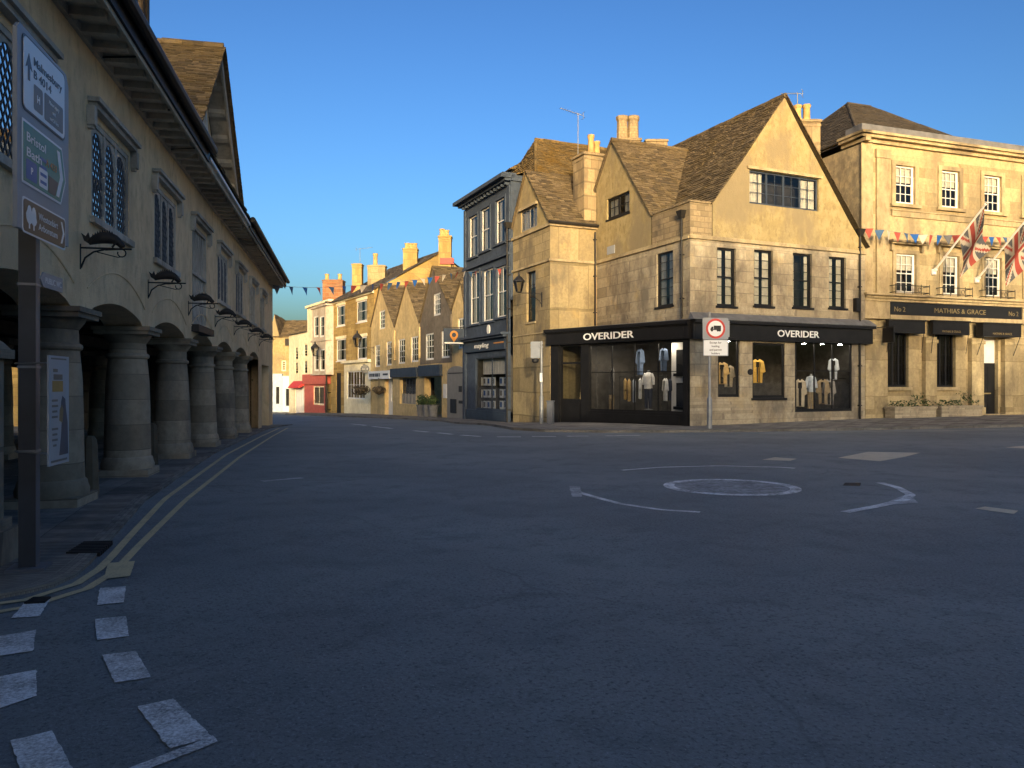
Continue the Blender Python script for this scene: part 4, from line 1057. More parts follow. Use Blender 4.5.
# ================================================================== BANK BUILDING (right)
FB = Face2((16.2, 35.62), (.9434, .3316)); LBk = 15.0
bk = thing('bank_building', 'three storey classical stone building with hipped roof, dark fascia and flags', 'building', (16.2, 35.6, -.1))
zC = 13.0
def qb(*r): return FB.rect(*r)
up = [qb(895, 166, 914.5, 204), qb(941, 171, 959, 208), qb(983.5, 176, 1001, 212)]
md = [qb(895.5, 254, 915.5, 293), qb(942, 256, 958.5, 295), qb(984.5, 258, 1001, 297)]
dS = up[2][0] - up[1][0]
up.append(tuple(x + (dS if i < 2 else 0) for i, x in enumerate(up[2]))); md.append(tuple(x + (dS if i < 2 else 0) for i, x in enumerate(md[2])))
zM = FB.px(930, 301)[1]
gwn = [qb(888, 333, 909, 387), qb(935.5, 333, 956, 387)]; bd = list(qb(981.5, 338, 998.5, 413)); bd[2] = -.2
b = MB(); b.wall(FB, [(0, zM), (0, zC)], [(LBk, zM), (LBk, zC)], up + md, rev=.16)
obj('front_wall', b, M['bank_stone'], bk)
pl = [FB.px(u, 360)[0] for u in (888, 926, 935, 971, 981)]
b = MB(); b.wall(FB, [(0, -1), (0, zM)], [(LBk, -1), (LBk, zM)], gwn + [tuple(bd)], n=-.02, rev=.28)
for s0, s1 in ((0, FB.px(884, 360)[0]), (FB.px(922, 360)[0], FB.px(933, 360)[0]), (FB.px(968, 360)[0], FB.px(980, 360)[0]), (FB.px(1001, 360)[0], FB.px(1020, 360)[0])):
    b.box(FB, s0, s1, -.6, 3.75, -.02, .22); b.box(FB, s0 - .05, s1 + .05, -.6, .35, -.02, .28); b.box(FB, s0 - .05, s1 + .05, 3.45, 3.62, .22, .27)
obj('ground_floor_wall', b, M['bank_stone'], bk)
FBS = Face2(FB.pt(0, 0, -9).xy, FB.n)
b = MB(); b.wall(FBS, [(0, -1), (0, zC - .35)], [(9, -1), (9, zC - .35)], [], n=.0)
obj('side_wall', b, M['side_render'], bk)
b = MB()
b.box(FB, -.05, .62, zM, zC - .3, 0, .05); b.box(FB, .80, 1.55, zM, zC - .55, .0, .10); b.box(FB, .75, 1.6, zC - .95, zC - .55, 0, .14)
b.box(FB, -.1, LBk, zC - .30, zC - .12, -.2, .14); b.box(FB, -.28, LBk, zC - .12, zC + .02, -.2, .34); b.box(FB, -.36, LBk, zC + .02, zC + .14, -.2, .46)
b.box(FBS, 7.8, 9.36, zC - .30, zC - .12, -.2, .10); b.box(FBS, 7.8, 9.34, zC - .12, zC + .02, -.2, .28); b.box(FBS, 7.8, 9.46, zC + .02, zC + .14, -.2, .36)
zs = FB.px(950, 219)[1]; b.box(FB, 1.75, LBk, zs - .12, zs + .14, 0, .07); b.box(FB, 1.7, LBk, zs + .14, zs + .20, 0, .12)
for r in up:
    b.box(FB, r[0] - .22, r[0] - .002, r[2] - .02, r[3] + .2, 0, .06); b.box(FB, r[1] + .002, r[1] + .22, r[2] - .02, r[3] + .2, 0, .06); b.box(FB, r[0] - .002, r[1] + .002, r[3] + .002, r[3] + .2, 0, .058)
    b.box(FB, r[0] - .32, r[1] + .32, r[2] - .17, r[2] - .02, 0, .14)
for r in md:
    b.box(FB, r[0] - .2, r[0] - .002, r[2] - .02, r[3] + .18, 0, .06); b.box(FB, r[1] + .002, r[1] + .2, r[2] - .02, r[3] + .18, 0, .06); b.box(FB, r[0] - .002, r[1] + .002, r[3] + .002, r[3] + .18, 0, .058)
    zz = r[3] + .42; b.box(FB, r[0] - .42, r[1] + .42, zz, zz + .08, 0, .25); b.box(FB, r[0] - .5, r[1] + .5, zz + .08, zz + .17, 0, .34)
    for x in (r[0] - .3, r[1] + .3): b.box(FB, x - .07, x + .07, zz - .32, zz - .002, 0, .16)
b.box(FB, -.1, LBk, zM - .02, zM + .1, 0, .36); b.box(FB, -.18, LBk, zM + .10, zM + .2, 0, .5); b.box(FB, -.05, LBk, zM - .14, zM - .02, 0, .26)
zfa = FB.px(950, 304.5)[1]; zfb_ = FB.px(950, 317.5)[1]
b.box(FB, 0, FB.px(887, 310)[0] - .02, zfb_ - .2, zM - .14, 0, .2); b.box(FB, FB.px(1019, 310)[0], LBk, zfb_ - .2, zM - .14, 0, .2); b.box(FB, FB.px(887, 310)[0] - .02, FB.px(1019, 310)[0], zfb_ - .2, zfb_, 0, .24)
for r in gwn: b.box(FB, r[0] - .1, r[1] + .1, r[2] - .16, r[2] - .01, -.02, .12)
obj('stone_trim', b, M['trim_stone'], bk)
b = MB(); b.box(FB, FB.px(887, 310)[0], FB.px(1018, 310)[0], zfb_ + .002, zM - .16, .0, .2)
fa = obj('fascia', b, M['sign_black'], bk)
L = MB(); hh = zM - .16 - zfb_
text_into(L, 'MATHIAS & GRACE', FB, FB.px(931, 310)[0], zfb_ + hh * .3, hh * .38, .205, width=FB.px(982, 310)[0] - FB.px(931, 310)[0], extr=.006)
text_into(L, 'No 2', FB, FB.px(891, 310)[0], zfb_ + hh * .28, hh * .38, .205, extr=.006); text_into(L, 'No 2', FB, FB.px(1005, 310)[0], zfb_ + hh * .28, hh * .38, .205, extr=.006)
obj('lettering', L, M['gold'], fa)
for i, r in enumerate(up): window(FB, r, bk, M['white_paint'], 3, 2, 'sash', .08, .08, .03, blind=.42)
for i, r in enumerate(md): window(FB, r, bk, M['white_paint'], 3, 2, 'sash', .08, .08, .03, blind=.40)
for r in gwn:
    window(FB, r, bk, M['black_paint'], 3, 5, 'casement', .18, .08, .02)
b = MB(); b.box(FB, bd[0], bd[1], bd[2], 2.55, -.26, -.2); 
for x0, x1 in ((.12, .44), (.56, .88)):
    W = bd[1] - bd[0]
    for z0, z1 in ((.2, .95), (1.1, 2.35)): b.box(FB, bd[0] + W * x0, bd[0] + W * x1, z0, z1, -.2, -.18)
d_ = obj('door', b, M['black_paint'], bk)
b = MB(); b.box(FB, bd[0] + .3, bd[1] - .3, 1.0, 1.06, -.18, -.165); obj('letter_plate', b, M['gold'], d_)
b = MB(); b.box(FB, bd[0], bd[1], 2.55, bd[3], -.27, -.22); obj('fanlight', b, M['white_paint'], d_)
b = MB(); b.box(FB, bd[0] - .15, bd[1] + .15, -.5, .02, -.3, .34); obj('door_step', b, M['trim_stone'], bk)
for k, (u0, u1, v0, v1) in enumerate(((890.5, 927, 322, 333), (935, 971.5, 323, 334.5), (981, 1019, 325.5, 337))):
    s0, s1, z0, z1 = qb(u0, v0, u1, v1); s0, s1 = FB.px(u0, 330, .5)[0], FB.px(u1, 330, .5)[0]; z0, z1 = FB.px(.5 * (u0 + u1), v1, .5)[1], FB.px(.5 * (u0 + u1), v0, .5)[1]
    a_ = MB(); out = .40 if k < 2 else .62
    a_.box(FB, s0, s1, z0, z1 + .06, .23, out); a_.box(FB, s0 - .03, s1 + .03, z1 + .06, z1 + .12, .23, out + .05)
    aw = obj('awning', a_, M['black_paint'], bk)
    if k: L = MB(); text_into(L, 'MATHIAS & GRACE', FB, (s0 + s1) / 2, z0 + .1, .1, out + .002, width=(s1 - s0) * .5, extr=.004, align='CENTER'); obj('lettering', L, M['gold'], aw)
    for s in (s0 + .05, s1 - .05): br = MB(); br.tube([FB.pt(s, z0 - .9, .24), FB.pt(s, z0, out - .03)], .015, 5); obj('awning_arm', br, M['iron'], aw)
s0, s1, z0, z1 = qb(883.5, 329, 895, 343.5); s_ = FB.px(889, 336, .7)[0]
t = thing('hanging_sign', 'square black projecting sign board at the left of the dark awnings', 'shop sign', FB.pt(s_, z1, 0)); b = MB(); b.box(FB, s_ - .035, s_ + .035, z0, z1, .35, 1.0); obj('board', b, M['sign_black'], t)
b = MB(); b.tube([FB.pt(s_, z1 + .05, .0), FB.pt(s_, z1 + .05, 1.05)], .02, 6); obj('bracket', b, M['iron'], t)
for r in md[:3]:
    b = MB(); zz = zM + .24
    for z in (zz + .06, zz + .38): b.tube([FB.pt(r[0] - .42, z, .05), FB.pt(r[0] - .42, z, .42), FB.pt(r[1] + .42, z, .42), FB.pt(r[1] + .42, z, .05)], .02, 5)
    for k in range(5):
        x = r[0] - .42 + (r[1] - r[0] + .84) * k / 4; b.tube([FB.pt(x, zz - .02, .42), FB.pt(x, zz + .45, .42)], .016, 5)
    for x in (r[0] + .1, r[1] - .2): b.tube([FB.pt(x + .1 * math.cos(t_ * .7), zz + .2 + .1 * math.sin(t_ * .7), .42) for t_ in range(10)], .012, 4)
    obj('window_guard', b, M['iron'], bk)
# roof
def BR(s, w, z): return FB.pt(s, z, -w)
rf = MB(); zr = 16.75; ze = 13.0
A_, B_ = BR(4, 5.2, zr), BR(5.6, 5.2, zr); e0, e1, w0, w1 = .1, 9.6, .25, 10.4
rf.tiles([BR(e0, w0, ze), BR(e1, w0, ze), B_, A_], .24, .25, .4, .02); rf.tiles([BR(e0, w1, ze), BR(e0, w0, ze), A_], .24, .25, .4, .02); rf.tiles([BR(e1, w0, ze), BR(e1, w1, ze), B_], .24, .25, .4, .02); rf.tiles([BR(e0, w1, ze), BR(e1, w1, ze), B_, A_], .5, .4, .8, .02)
ridge(rf, A_, B_, .1); ridge(rf, BR(e0, w0, ze), A_, .07); ridge(rf, BR(e1, w0, ze), B_, .07); ridge(rf, BR(e0, w1, ze), A_, .07)
obj('roof', rf, M['dark_slate'], bk)
b = MB(); b.box(FB, -.2, LBk, zC + .142, zC + .5, -.35, .22); b.box(FBS, 8.2, 9.2, zC + .142, zC + .47, -.3, .2); obj('lead_parapet', b, M['lead'], bk)
b = MB(); b.hexa([BR(0, 9, -1), BR(LBk, 9, -1), BR(LBk, 10.4, -1), BR(0, 10.4, -1), BR(0, 9, zC), BR(LBk, 9, zC), BR(LBk, 10.4, zC), BR(0, 10.4, zC)]); b.poly([BR(0, .4, zC + .1), BR(LBk, .4, zC + .1), BR(LBk, 9.2, zC + .1), BR(0, 9.2, zC + .1)]); b.poly([BR(LBk, 0, -1), BR(LBk, 9, -1), BR(LBk, 9, zC), BR(LBk, 0, zC)])
obj('back_wall', b, M['side_render'], bk)
# stone troughs with plants
TL = ('pale stone trough with low plants under the left ground floor window of the bank building', 'pale stone trough with low plants just left of the black panelled door')
for k, (u0, u1) in enumerate(((890, 931), (936.5, 977))):
    s0, s1 = FB.px(u0, 412, .7)[0], FB.px(u1, 412, .7)[0]; base = FB.pt((s0 + s1) / 2, 0, .7); g = G(base.x, base.y) + .08
    t = thing('stone_trough', TL[k], 'planter', (base.x, base.y, g), 'stone troughs by the bank building')
    b = MB(); b.box(FB, s0, s1, g, g + .42, .42, .98); b.box(FB, s0 - .05, s1 + .05, g + .42, g + .52, .38, 1.02); obj('trough', b, M['limestone_grey'], t)
    b = MB(); random.seed(40 + k); zt = g + .52
    for i in range(260):
        x = random.uniform(s0 + .08, s1 - .08); n = random.uniform(.45, .95)
        tall = .45 if (x - s0) / (s1 - s0) > .5 and abs((x - s0) / (s1 - s0) - .72) < .14 else .0
        h = random.uniform(0, .26) + random.random() * tall
        p = FB.pt(x, zt + h, n); r_ = random.uniform(.04, .09); d1 = Vector((random.uniform(-1, 1), random.uniform(-1, 1), random.uniform(-.3, .8))).normalized() * r_; d2 = d1.cross(Vector((random.uniform(-1, 1), random.uniform(-1, 1), 1))).normalized() * r_ * .5
        b.poly([p - d1, p - d2, p + d1, p + d2])
    obj('plants', b, M['leaf'], t)
# union flags on slanting poles
def union(u, v):
    """u 0..1 along the fly, v 0..1 along the hoist; returns 0 blue 1 white 2 red"""
    x, y = u * 2, v
    if abs(y - .5) < .1 or abs(x - 1) < .1: return 2
    if abs(y - .5) < .167 or abs(x - 1) < .167: return 1
    for sgn in (1, -1):
        d = ((y - .5) - sgn * (x - 1) * .5) / math.hypot(1, .5)
        s_ = sgn * (1 if x > 1 else -1)
        if abs(d) < .1:
            lo, hi = (-.067, 0) if x > 1 else (0, .067)
            if lo <= d <= hi: return 2
            return 1
    return 0
random.seed(11)
for k, (ub, vb, lab) in enumerate(((932.5, 272, 'union flag on the slanting white pole between the first two bank windows'), (975.5, 280, 'union flag on the slanting white pole at the right edge of the picture'))):
    s_, z_ = FB.px(ub, vb); t = thing('union_flag', lab, 'flag', FB.pt(s_, z_, 0), 'flags on the bank building')
    tipn, tipz = 2.75, 2.6; A = FB.pt(s_, z_, .06); T = FB.pt(s_, z_ + tipz, tipn); dirp = (T - A).normalized()
    b = MB(); b.tube([A, T], [.05, .04], 8); b.blob(T + dirp * .05, .06, .06, .06); obj('pole', b, M['white_paint'], t, 40)
    b = MB(); b.lathe(A.x, A.y, [(.001, z_ - .16), (.12, z_ - .14), (.13, z_ + .1), (.06, z_ + .14), (.001, z_ + .15)], 10); b.tube([FB.pt(s_, z_ - .1, 0), FB.pt(s_, z_ + .12, .2)], .09, 8); obj('pole_holder', b, M['white_paint'], t, 40)
    b = MB(); nu, nv = 44, 24; H0 = .3; hoist = 1.65; fly = 2.1
    def fp(i, j):
        fu, fv = i / nu, j / nv
        hp = T - dirp * (.12 + hoist * (1 - fv))
        sag = .45 * fu * (1 - fv) * .5
        side = FB.d.to_3d() * (.16 * math.sin(fu * 5.2 + fv * 2.0 + k) * (.3 + fu) + .28 * fu)
        inw = -FB.n.to_3d() * (.10 * math.sin(fu * 7 + fv * 3) * fu)
        return hp + Vector((0, 0, -fly * fu * (1 - .12 * fu))) + side + inw
    for i in range(nu):
        for j in range(nv): b.poly([fp(i, j), fp(i + 1, j), fp(i + 1, j + 1), fp(i, j + 1)], .5, union((i + .5) / nu, (j + .5) / nv))
    obj('cloth', b, [M['flag_blue'], M['flag_white'], M['flag_red']], t, 80)
# ================================================================== BLUE TOWNHOUSE
LBL = 6.95
FBL = Face2(P3 + dA * (LBL + .04) + Vector((-.914, -.407)) * .12, -dA)
def r2(F, *r): return F.rect(*r)
bl = thing('blue_townhouse', 'tall slate blue townhouse with sash windows and a dark shopfront', 'building', (*FBL.pt(LBL / 2, 0).xy, -.7))
zBC = 12.35
t1 = [r2(FBL, 469, 216, 477.5, 257), r2(FBL, 481, 208, 490, 250.5), r2(FBL, 495.8, 199, 505, 243)]
t2 = [r2(FBL, 470, 272, 479.5, 324), r2(FBL, 483, 269, 494, 321), r2(FBL, 496.5, 266, 507, 317)]
sh = r2(FBL, 475.5, 357, 508.5, 410)
b = MB(); b.wall(FBL, [(0, -1.5), (0, zBC)], [(LBL, -1.5), (LBL, zBC)], t1 + t2 + [sh], rev=.14)
FBLs = Face2(FBL.pt(LBL, 0).xy, dB); b.wall(FBLs, [(0, 6), (0, zBC)], [(6, 6), (6, zBC)])
FBLw = Face2(FBL.pt(0, 0, -7).xy, FBL.n); b.wall(FBLw, [(0, -1.5), (0, zBC)], [(7, -1.5), (7, zBC)])
obj('wall', b, M['blue_grey'], bl)
b = MB()
b.box(FBL, -.35, LBL + .05, zBC, zBC + .14, -.3, .35); b.box(FBL, -.55, LBL + .12, zBC + .14, zBC + .34, -.3, .62); b.box(FBL, -.45, LBL + .08, zBC + .34, zBC + .42, -.3, .5)
b.box(FBLs, 0.0, 5, zBC + .0, zBC + .3, 0, .12)
for k in range(14): x = .2 + k * .5; b.box(FBL, x - .07, x + .07, zBC - .18, zBC - .002, 0, .26)
zmid = FBL.px(490, 262)[1]
for s0, s1 in ((0, 2.1), (2.1, 4.5), (4.5, LBL)): pass
b.box(FBL, -.05, LBL + .04, zmid - .02, zmid + .12, 0, .18); b.box(FBL, -.05, LBL + .02, zmid + .12, zmid + .2, 0, .1)
for x in (.06, LBL - .2): b.box(FBL, x - .1, x + .16, 3.3, zBC - .2, 0, .08)
for r in t1 + t2:
    b.box(FBL, r[0] - .14, r[0] - .002, r[2], r[3] + .12, 0, .05); b.box(FBL, r[1] + .002, r[1] + .14, r[2], r[3] + .12, 0, .05); b.box(FBL, r[0] - .002, r[1] + .002, r[3] + .002, r[3] + .12, 0, .05)
    b.box(FBL, r[0] - .2, r[1] + .2, r[2] - .12, r[2] - .004, 0, .12)
zsf = FBL.px(490, 345)[1]
b.box(FBL, 0, LBL, zsf + .32, zsf + .44, 0, .45); b.box(FBL, -.1, LBL + .05, zsf + .44, zsf + .56, 0, .6)
for x0, x1 in ((.0, .35), (LBL - .35, LBL)): b.box(FBL, x0, x1, -1.2, zsf + .32, 0, .16)
obj('cornice', b, M['blue_grey'], bl)
b = MB(); b.box(FBL, .352, LBL - .352, -1.2, sh[2] - .05, .0, .1); b.box(FBL, .5, LBL - .5, -.5, sh[2] - .2, .1, .12); obj('stall_riser', b, M['navy_paint'], bl)
b = MB(); b.box(FBL, .352, LBL - .352, zsf - .32, zsf + .318, 0, .2); fb = obj('fascia', b, M['navy_paint'], bl)
L = MB(); text_into(L, 'mayling', FBL, FBL.px(477.5, 347)[0], zsf - .12, .26, .21, width=FBL.px(492, 347)[0] - FBL.px(477.5, 347)[0], shear=.2, extr=.006); obj('lettering', L, M['letter'], fb)
L = MB(); L.box(FBL, FBL.px(497, 347)[0], FBL.px(507, 347)[0], zsf + .02, zsf + .09, .2, .21); obj('gold_line', L, M['sign_orange'], fb)
b = MB(); s_, z_ = FBL.px(489, 329.5); b.sheet(FBL, [(s_ + .2 * math.cos(t * .4), z_ + .28 * math.sin(t * .4)) for t in range(16)], .0, .06); obj('oval_plaque', b, M['white_paint'], bl)
for r in t1: window(FBL, r, bl, M['white_paint'], 1, 1, 'sash', .08, .07, .02, curtain=.36)
for r in t2: window(FBL, r, bl, M['white_paint'], 2, 1, 'sash', .08, .07, .02, curtain=.4)
window(FBL, sh, bl, M['navy_paint'], 2, 1, 'shop', .06, .06, room=1.6, roommat=M['shop_wall'], glass=M['shop_glass'])
# white panel behind the transom and property cards hung in rows
b = MB(); zt = FBL.px(490, 374)[1]; b.box(FBL, sh[0] + .1, sh[1] - .1, zt, sh[3] - .1, -.5, -.45)
for k in range(1, 12): x = sh[0] + .1 + (sh[1] - sh[0] - .2) * k / 12; b.box(FBL, x - .025, x + .025, zt, sh[3] - .1, -.448, -.43)
obj('transom_panel', b, M['white_paint'], bl)
for j, v in enumerate((381.5, 393.5, 405)):
    for i, u in enumerate((480.5, 485, 489, 493.5, 501.5, 505.8)):
        s_, z_ = FBL.px(u, v, -.4); b = MB(); b.box(FBL, s_ - .26, s_ + .26, z_ - .24, z_ + .24, -.42, -.40)
        rows = ('top', 'middle', 'bottom'); cols = ('first', 'second', 'third', 'fourth', 'fifth', 'last')
        o = obj('property_card', b, M['sign_white'], None, loc=FBL.pt(s_, z_ - .24, -.4)); tag(o, '%s white card from the left in the %s row of the blue townhouse shop window' % (cols[i], rows[j]), 'card', 'cards in the blue townhouse window')
        b = MB(); b.box(FBL, s_ - .2, s_ + .06, z_ - .12, z_ + .17, -.40, -.395); obj('photo', b, M['sign_taupe'] if (i + j) % 2 else M['sign_blue'], o)
s_ = FBL.px(470, 335, .6)[0]; zt, zb = FBL.px(466, 326, .9)[1], FBL.px(466, 343, .9)[1]
t = thing('hanging_sign', 'square navy hanging sign with an orange pin emblem beside the blue townhouse', 'shop sign', FBL.pt(.5, zt, 0))
n0_, n1_ = .25, 1.55
FSN = Face2(FBL.pt(.5, 0, n1_).xy, -FBL.n)      # board faces down the street towards the square
b = MB(); b.box(FSN, 0, n1_ - n0_, zb, zt, -.05, 0); bo = obj('board', b, M['navy_paint'], t)
b = MB(); cz = zb + (zt - zb) * .60; cs_ = (n1_ - n0_) / 2
ring = [(cs_ + .26 * math.cos(a * .314), cz + .26 * math.sin(a * .314)) for a in range(20)]; rin = [(cs_ + .14 * math.cos(a * .314), cz + .14 * math.sin(a * .314)) for a in range(20)]
for i in range(20): j = (i + 1) % 20; b.poly([FSN.pt(*ring[i], .012), FSN.pt(*ring[j], .012), FSN.pt(*rin[j], .012), FSN.pt(*rin[i], .012)])
b.poly([FSN.pt(cs_ - .17, cz - .2, .011), FSN.pt(cs_ + .17, cz - .2, .011), FSN.pt(cs_, cz - .46, .011)][::-1]); obj('emblem', b, M['sign_orange'], bo)
b = MB(); b.box(FSN, .05, n1_ - n0_ - .05, zb + .06, zb + .14, 0, .008); obj('sign_line', b, M['letter'], bo)
b = MB(); b.tube([FBL.pt(.5, zt + .06, 0), FBL.pt(.5, zt + .06, 1.6)], .025, 6); obj('bracket', b, M['iron'], t)
rf = MB()
rf.tiles([FBL.pt(-.1, zBC + .35, -.3), FBL.pt(LBL, zBC + .35, -.3), FBL.pt(LBL, zBC + 1.7, -3.6), FBL.pt(-.1, zBC + 1.7, -3.6)], .25); obj('roof', rf, M['mossy_slate'], bl)
# roof dormer
d0 = FBL.px(496, 165, -1.6)[0]; d1 = FBL.px(517, 165, -1.6)[0]
b = MB(); b.box(FBL, d0, d1, zBC + .3, zBC + 1.45, -4.2, -1.4); dm = obj('dormer', b, M['cream_paint'], bl)
b = MB(); b.box(FBL, d0 + .3, d1 - .3, zBC + .75, zBC + 1.3, -1.4, -1.36); obj('dormer_window', b, M['grey_paint'], dm)
rf = MB(); dc = (d0 + d1) / 2
rf.tiles([FBL.pt(d0 - .25, zBC + 1.4, -1.1), FBL.pt(d1 + .25, zBC + 1.4, -1.1), FBL.pt(d1 - .1, zBC + 2.35, -2.6), FBL.pt(d0 + .4, zBC + 2.35, -2.6)], .15)
rf.tiles([FBL.pt(d1 + .25, zBC + 1.4, -1.1), FBL.pt(d1 + .25, zBC + 1.4, -4.4), FBL.pt(d1 - .1, zBC + 2.35, -4.4), FBL.pt(d1 - .1, zBC + 2.35, -2.6)], .15)
rf.tiles([FBL.pt(d0 - .25, zBC + 1.4, -4.4), FBL.pt(d0 - .25, zBC + 1.4, -1.1), FBL.pt(d0 + .4, zBC + 2.35, -2.6), FBL.pt(d0 + .4, zBC + 2.35, -4.4)], .15)
obj('dormer_roof', rf, M['mossy_slate'], dm)
downpipe(bl, FBL, LBL - .02, -.7, 9.8, n=.2)

# ================================================================== FOUR-GABLED ROW
PG = FBL.o.copy(); LG = 24.2
FG = Face2(PG + dA * LG, -dA)
gr = thing('gabled_row', 'row of four steep roughcast gables above small shops, left of the blue townhouse', 'building', (*FG.pt(LG / 2, 0).xy, -1.0))
bu = [371, 395, 420, 452]; sg = [FG.px(u, 380)[0] for u in bu] + [LG - .02]
ap = [FG.px(380.5, 286), FG.px(406.5, 284), FG.px(433, 268), FG.px(461.5, 281)]
zv = [FG.px(371, 327)[1], FG.px(395, 327)[1], FG.px(420, 323)[1], FG.px(452, 310)[1], FG.px(466.5, 303)[1]]
ZFG = 2.9
w1 = [(375, 345, 380, 367), (386.4, 341.5, 391.6, 365.4), (398.3, 339, 405, 363.7), (411, 336.4, 418.3, 362), (425.6, 333.4, 433.6, 360), (441.4, 330.5, 449.4, 358)]
w2 = [(379.6, 310.4, 385, 329), (433.6, 293.3, 440.4, 315.5), (458, 317.7, 466, 348.4)]
gh = [[] for _ in range(4)]; allw = []
for w in w1 + w2:
    r = FG.rect(*w); c = (r[0] + r[1]) / 2
    for k in range(4):
        if sg[k] < c < sg[k + 1]: gh[k].append(r); allw.append(r)
for k in range(4):
    b = MB(); b.wall(FG, [(sg[k], ZFG), (sg[k], zv[k]), ap[k]], [(sg[k + 1], ZFG), (sg[k + 1], zv[k + 1]), ap[k]], gh[k], rev=.12)
    if k < 3: b.box(FG, sg[k + 1] - .09, sg[k + 1] + .09, 3.4, zv[k + 1] - .3, 0, .12)
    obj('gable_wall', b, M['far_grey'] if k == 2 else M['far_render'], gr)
for r in allw: window(FG, r, gr, M['white_paint'], 3, 2, 'sash', .05, .10, .035, curtain=.18)
rf = MB()
for k in range(4):
    A, B_, C = (sg[k], zv[k]), ap[k], (sg[k + 1], zv[k + 1]); D_ = -9.0
    rf.tiles([FG.pt(A[0], A[1], .06), FG.pt(B_[0], B_[1] + .05, .06), FG.pt(B_[0], B_[1] + .05, D_), FG.pt(A[0], A[1], D_)], .24, .25, .55)
    rf.tiles([FG.pt(C[0], C[1], .06), FG.pt(B_[0], B_[1] + .05, .06), FG.pt(B_[0], B_[1] + .05, D_), FG.pt(C[0], C[1], D_)], .24, .25, .55)
    ridge(rf, FG.pt(B_[0], B_[1] + .07, .06), FG.pt(B_[0], B_[1] + .07, D_), .12)
obj('roof', rf, M['stone_slate'], gr)
shp = FG.rect(399.5, 378, 415.6, 404); opn = list(FG.rect(424, 376.5, 441.5, 419)); opn[2] = -2; w0 = list(FG.rect(384.5, 378, 392.5, 413)); w0[2] = -2; gd = list(FG.rect(449, 368, 466, 419)); gd[2] = -2
opn0 = list(FG.rect(372.5, 380, 383, 413)); opn0[2] = -2
b = MB(); b.wall(FG, [(0, -2), (0, ZFG)], [(LG, -2), (LG, ZFG)], [shp, tuple(opn), tuple(w0)], n=-.02, rev=.5)
FGl = Face2(FG.pt(0, 0, -9).xy, FG.n); b.wall(FGl, [(0, -2), (0, zv[0])], [(9, -2), (9, zv[0])])
obj('ground_floor_wall', b, M['far_render'], gr)
b = MB(); b.box(FG, opn[0] - .3, opn[1] + .3, -2, ZFG, -2.6, -2.5); b.box(FG, w0[0], w0[1], -2, ZFG, -.5, -.45); obj('dark_porch', b, M['room'], gr)
window(FG, shp, gr, M['navy_paint'], 5, 4, 'casement', .3, .08, .03, room=1.0)
b = MB(); b.box(FG, shp[0], shp[1], shp[2], shp[2] + .75, -.285, -.26)
for k in range(6): x = shp[0] + (shp[1] - shp[0]) * k / 5; b.box(FG, x - .05, x + .05, shp[2], shp[2] + .8, -.258, -.2)
obj('window_guard', b, M['grey_paint'], gr)
b = MB(); b.box(FG, w0[0], w0[1], -1.5, .05, -.44, -.36); b.box(FG, w0[0], w0[0] + .9, .05, ZFG - .3, -.44, -.36); obj('door', b, M['white_paint'], gr)
for u0, u1, v0, v1, mt in ((392.5, 419, 368, 377, 'navy_paint'), (421, 442.5, 365, 376, 'navy_paint')):
    s0, s1 = FG.px(u0, 370)[0], FG.px(u1, 370)[0]; um = .5 * (u0 + u1); z0, z1 = FG.px(um, v1)[1], FG.px(um, v0)[1]
    b = MB(); b.box(FG, s0, s1, z0, z1, 0, .22); f_ = obj('fascia', b, M[mt], gr)
s0, s1 = FG.px(371, 374)[0], FG.px(392, 374)[0]; z0, z1 = FG.px(381, 379)[1], FG.px(381, 371)[1]
b = MB(); b.box(FG, s0, s1, z0, z1, 0, .25); f_ = obj('sign_board', b, M['sign_white'], gr)
L = MB()
x = s0 + .4
for w in (.7, .5, .8, .5, .9, .45, .7): 
    if x + w < s1 - 2.3: L.box(FG, x, x + w * .8, z0 + .2, z1 - .2, .25, .26); x += w
L.box(FG, s1 - 2.0, s1 - .4, z0 + .3, z0 + .45, .25, .26)
obj('lettering', L, M['navy_paint'], f_)
# grey arched door panel
s0, s1 = FG.px(448.5, 395)[0], FG.px(466.3, 395)[0]; zt = FG.px(457, 373)[1]; zA = FG.px(457, 366)[1]
ol = [(s1, -2), (s1, zt)] + [((s0 + s1) / 2 + (s1 - s0) / 2 * math.cos(a * math.pi / 12), zt + (zA - zt) * math.sin(a * math.pi / 12)) for a in range(1, 12)] + [(s0, zt), (s0, -2)]
b = MB(); b.sheet(FG, ol, -.02, .10); dd = obj('door', b, M['grey_paint'], gr)
for nm, rr_ in (('vent', (452, 399, 458, 413)), ('keypad', (460.5, 386, 463.5, 392)), ('letter_plate', (460.5, 400.5, 464, 403.5))):
    b = MB(); b.box(FG, *FG.rect(*rr_), .10, .13); obj(nm, b, M['iron'], dd)
b = MB(); b.box(FG, s0 + .2, s1 - .2, zt - .04, zt + .02, .10, .12); obj('door_rail', b, M['iron'], dd)
b = MB(); r = FG.rect(444.5, 384, 448, 398); b.box(FG, *r, 0, .1); obj('notice_board', b, M['white_paint'], gr)
TB = ('first grey tub with a clipped shrub in the dark shop doorway', 'middle grey tub with a clipped shrub in the dark shop doorway', 'last grey tub with a clipped shrub in the dark shop doorway')
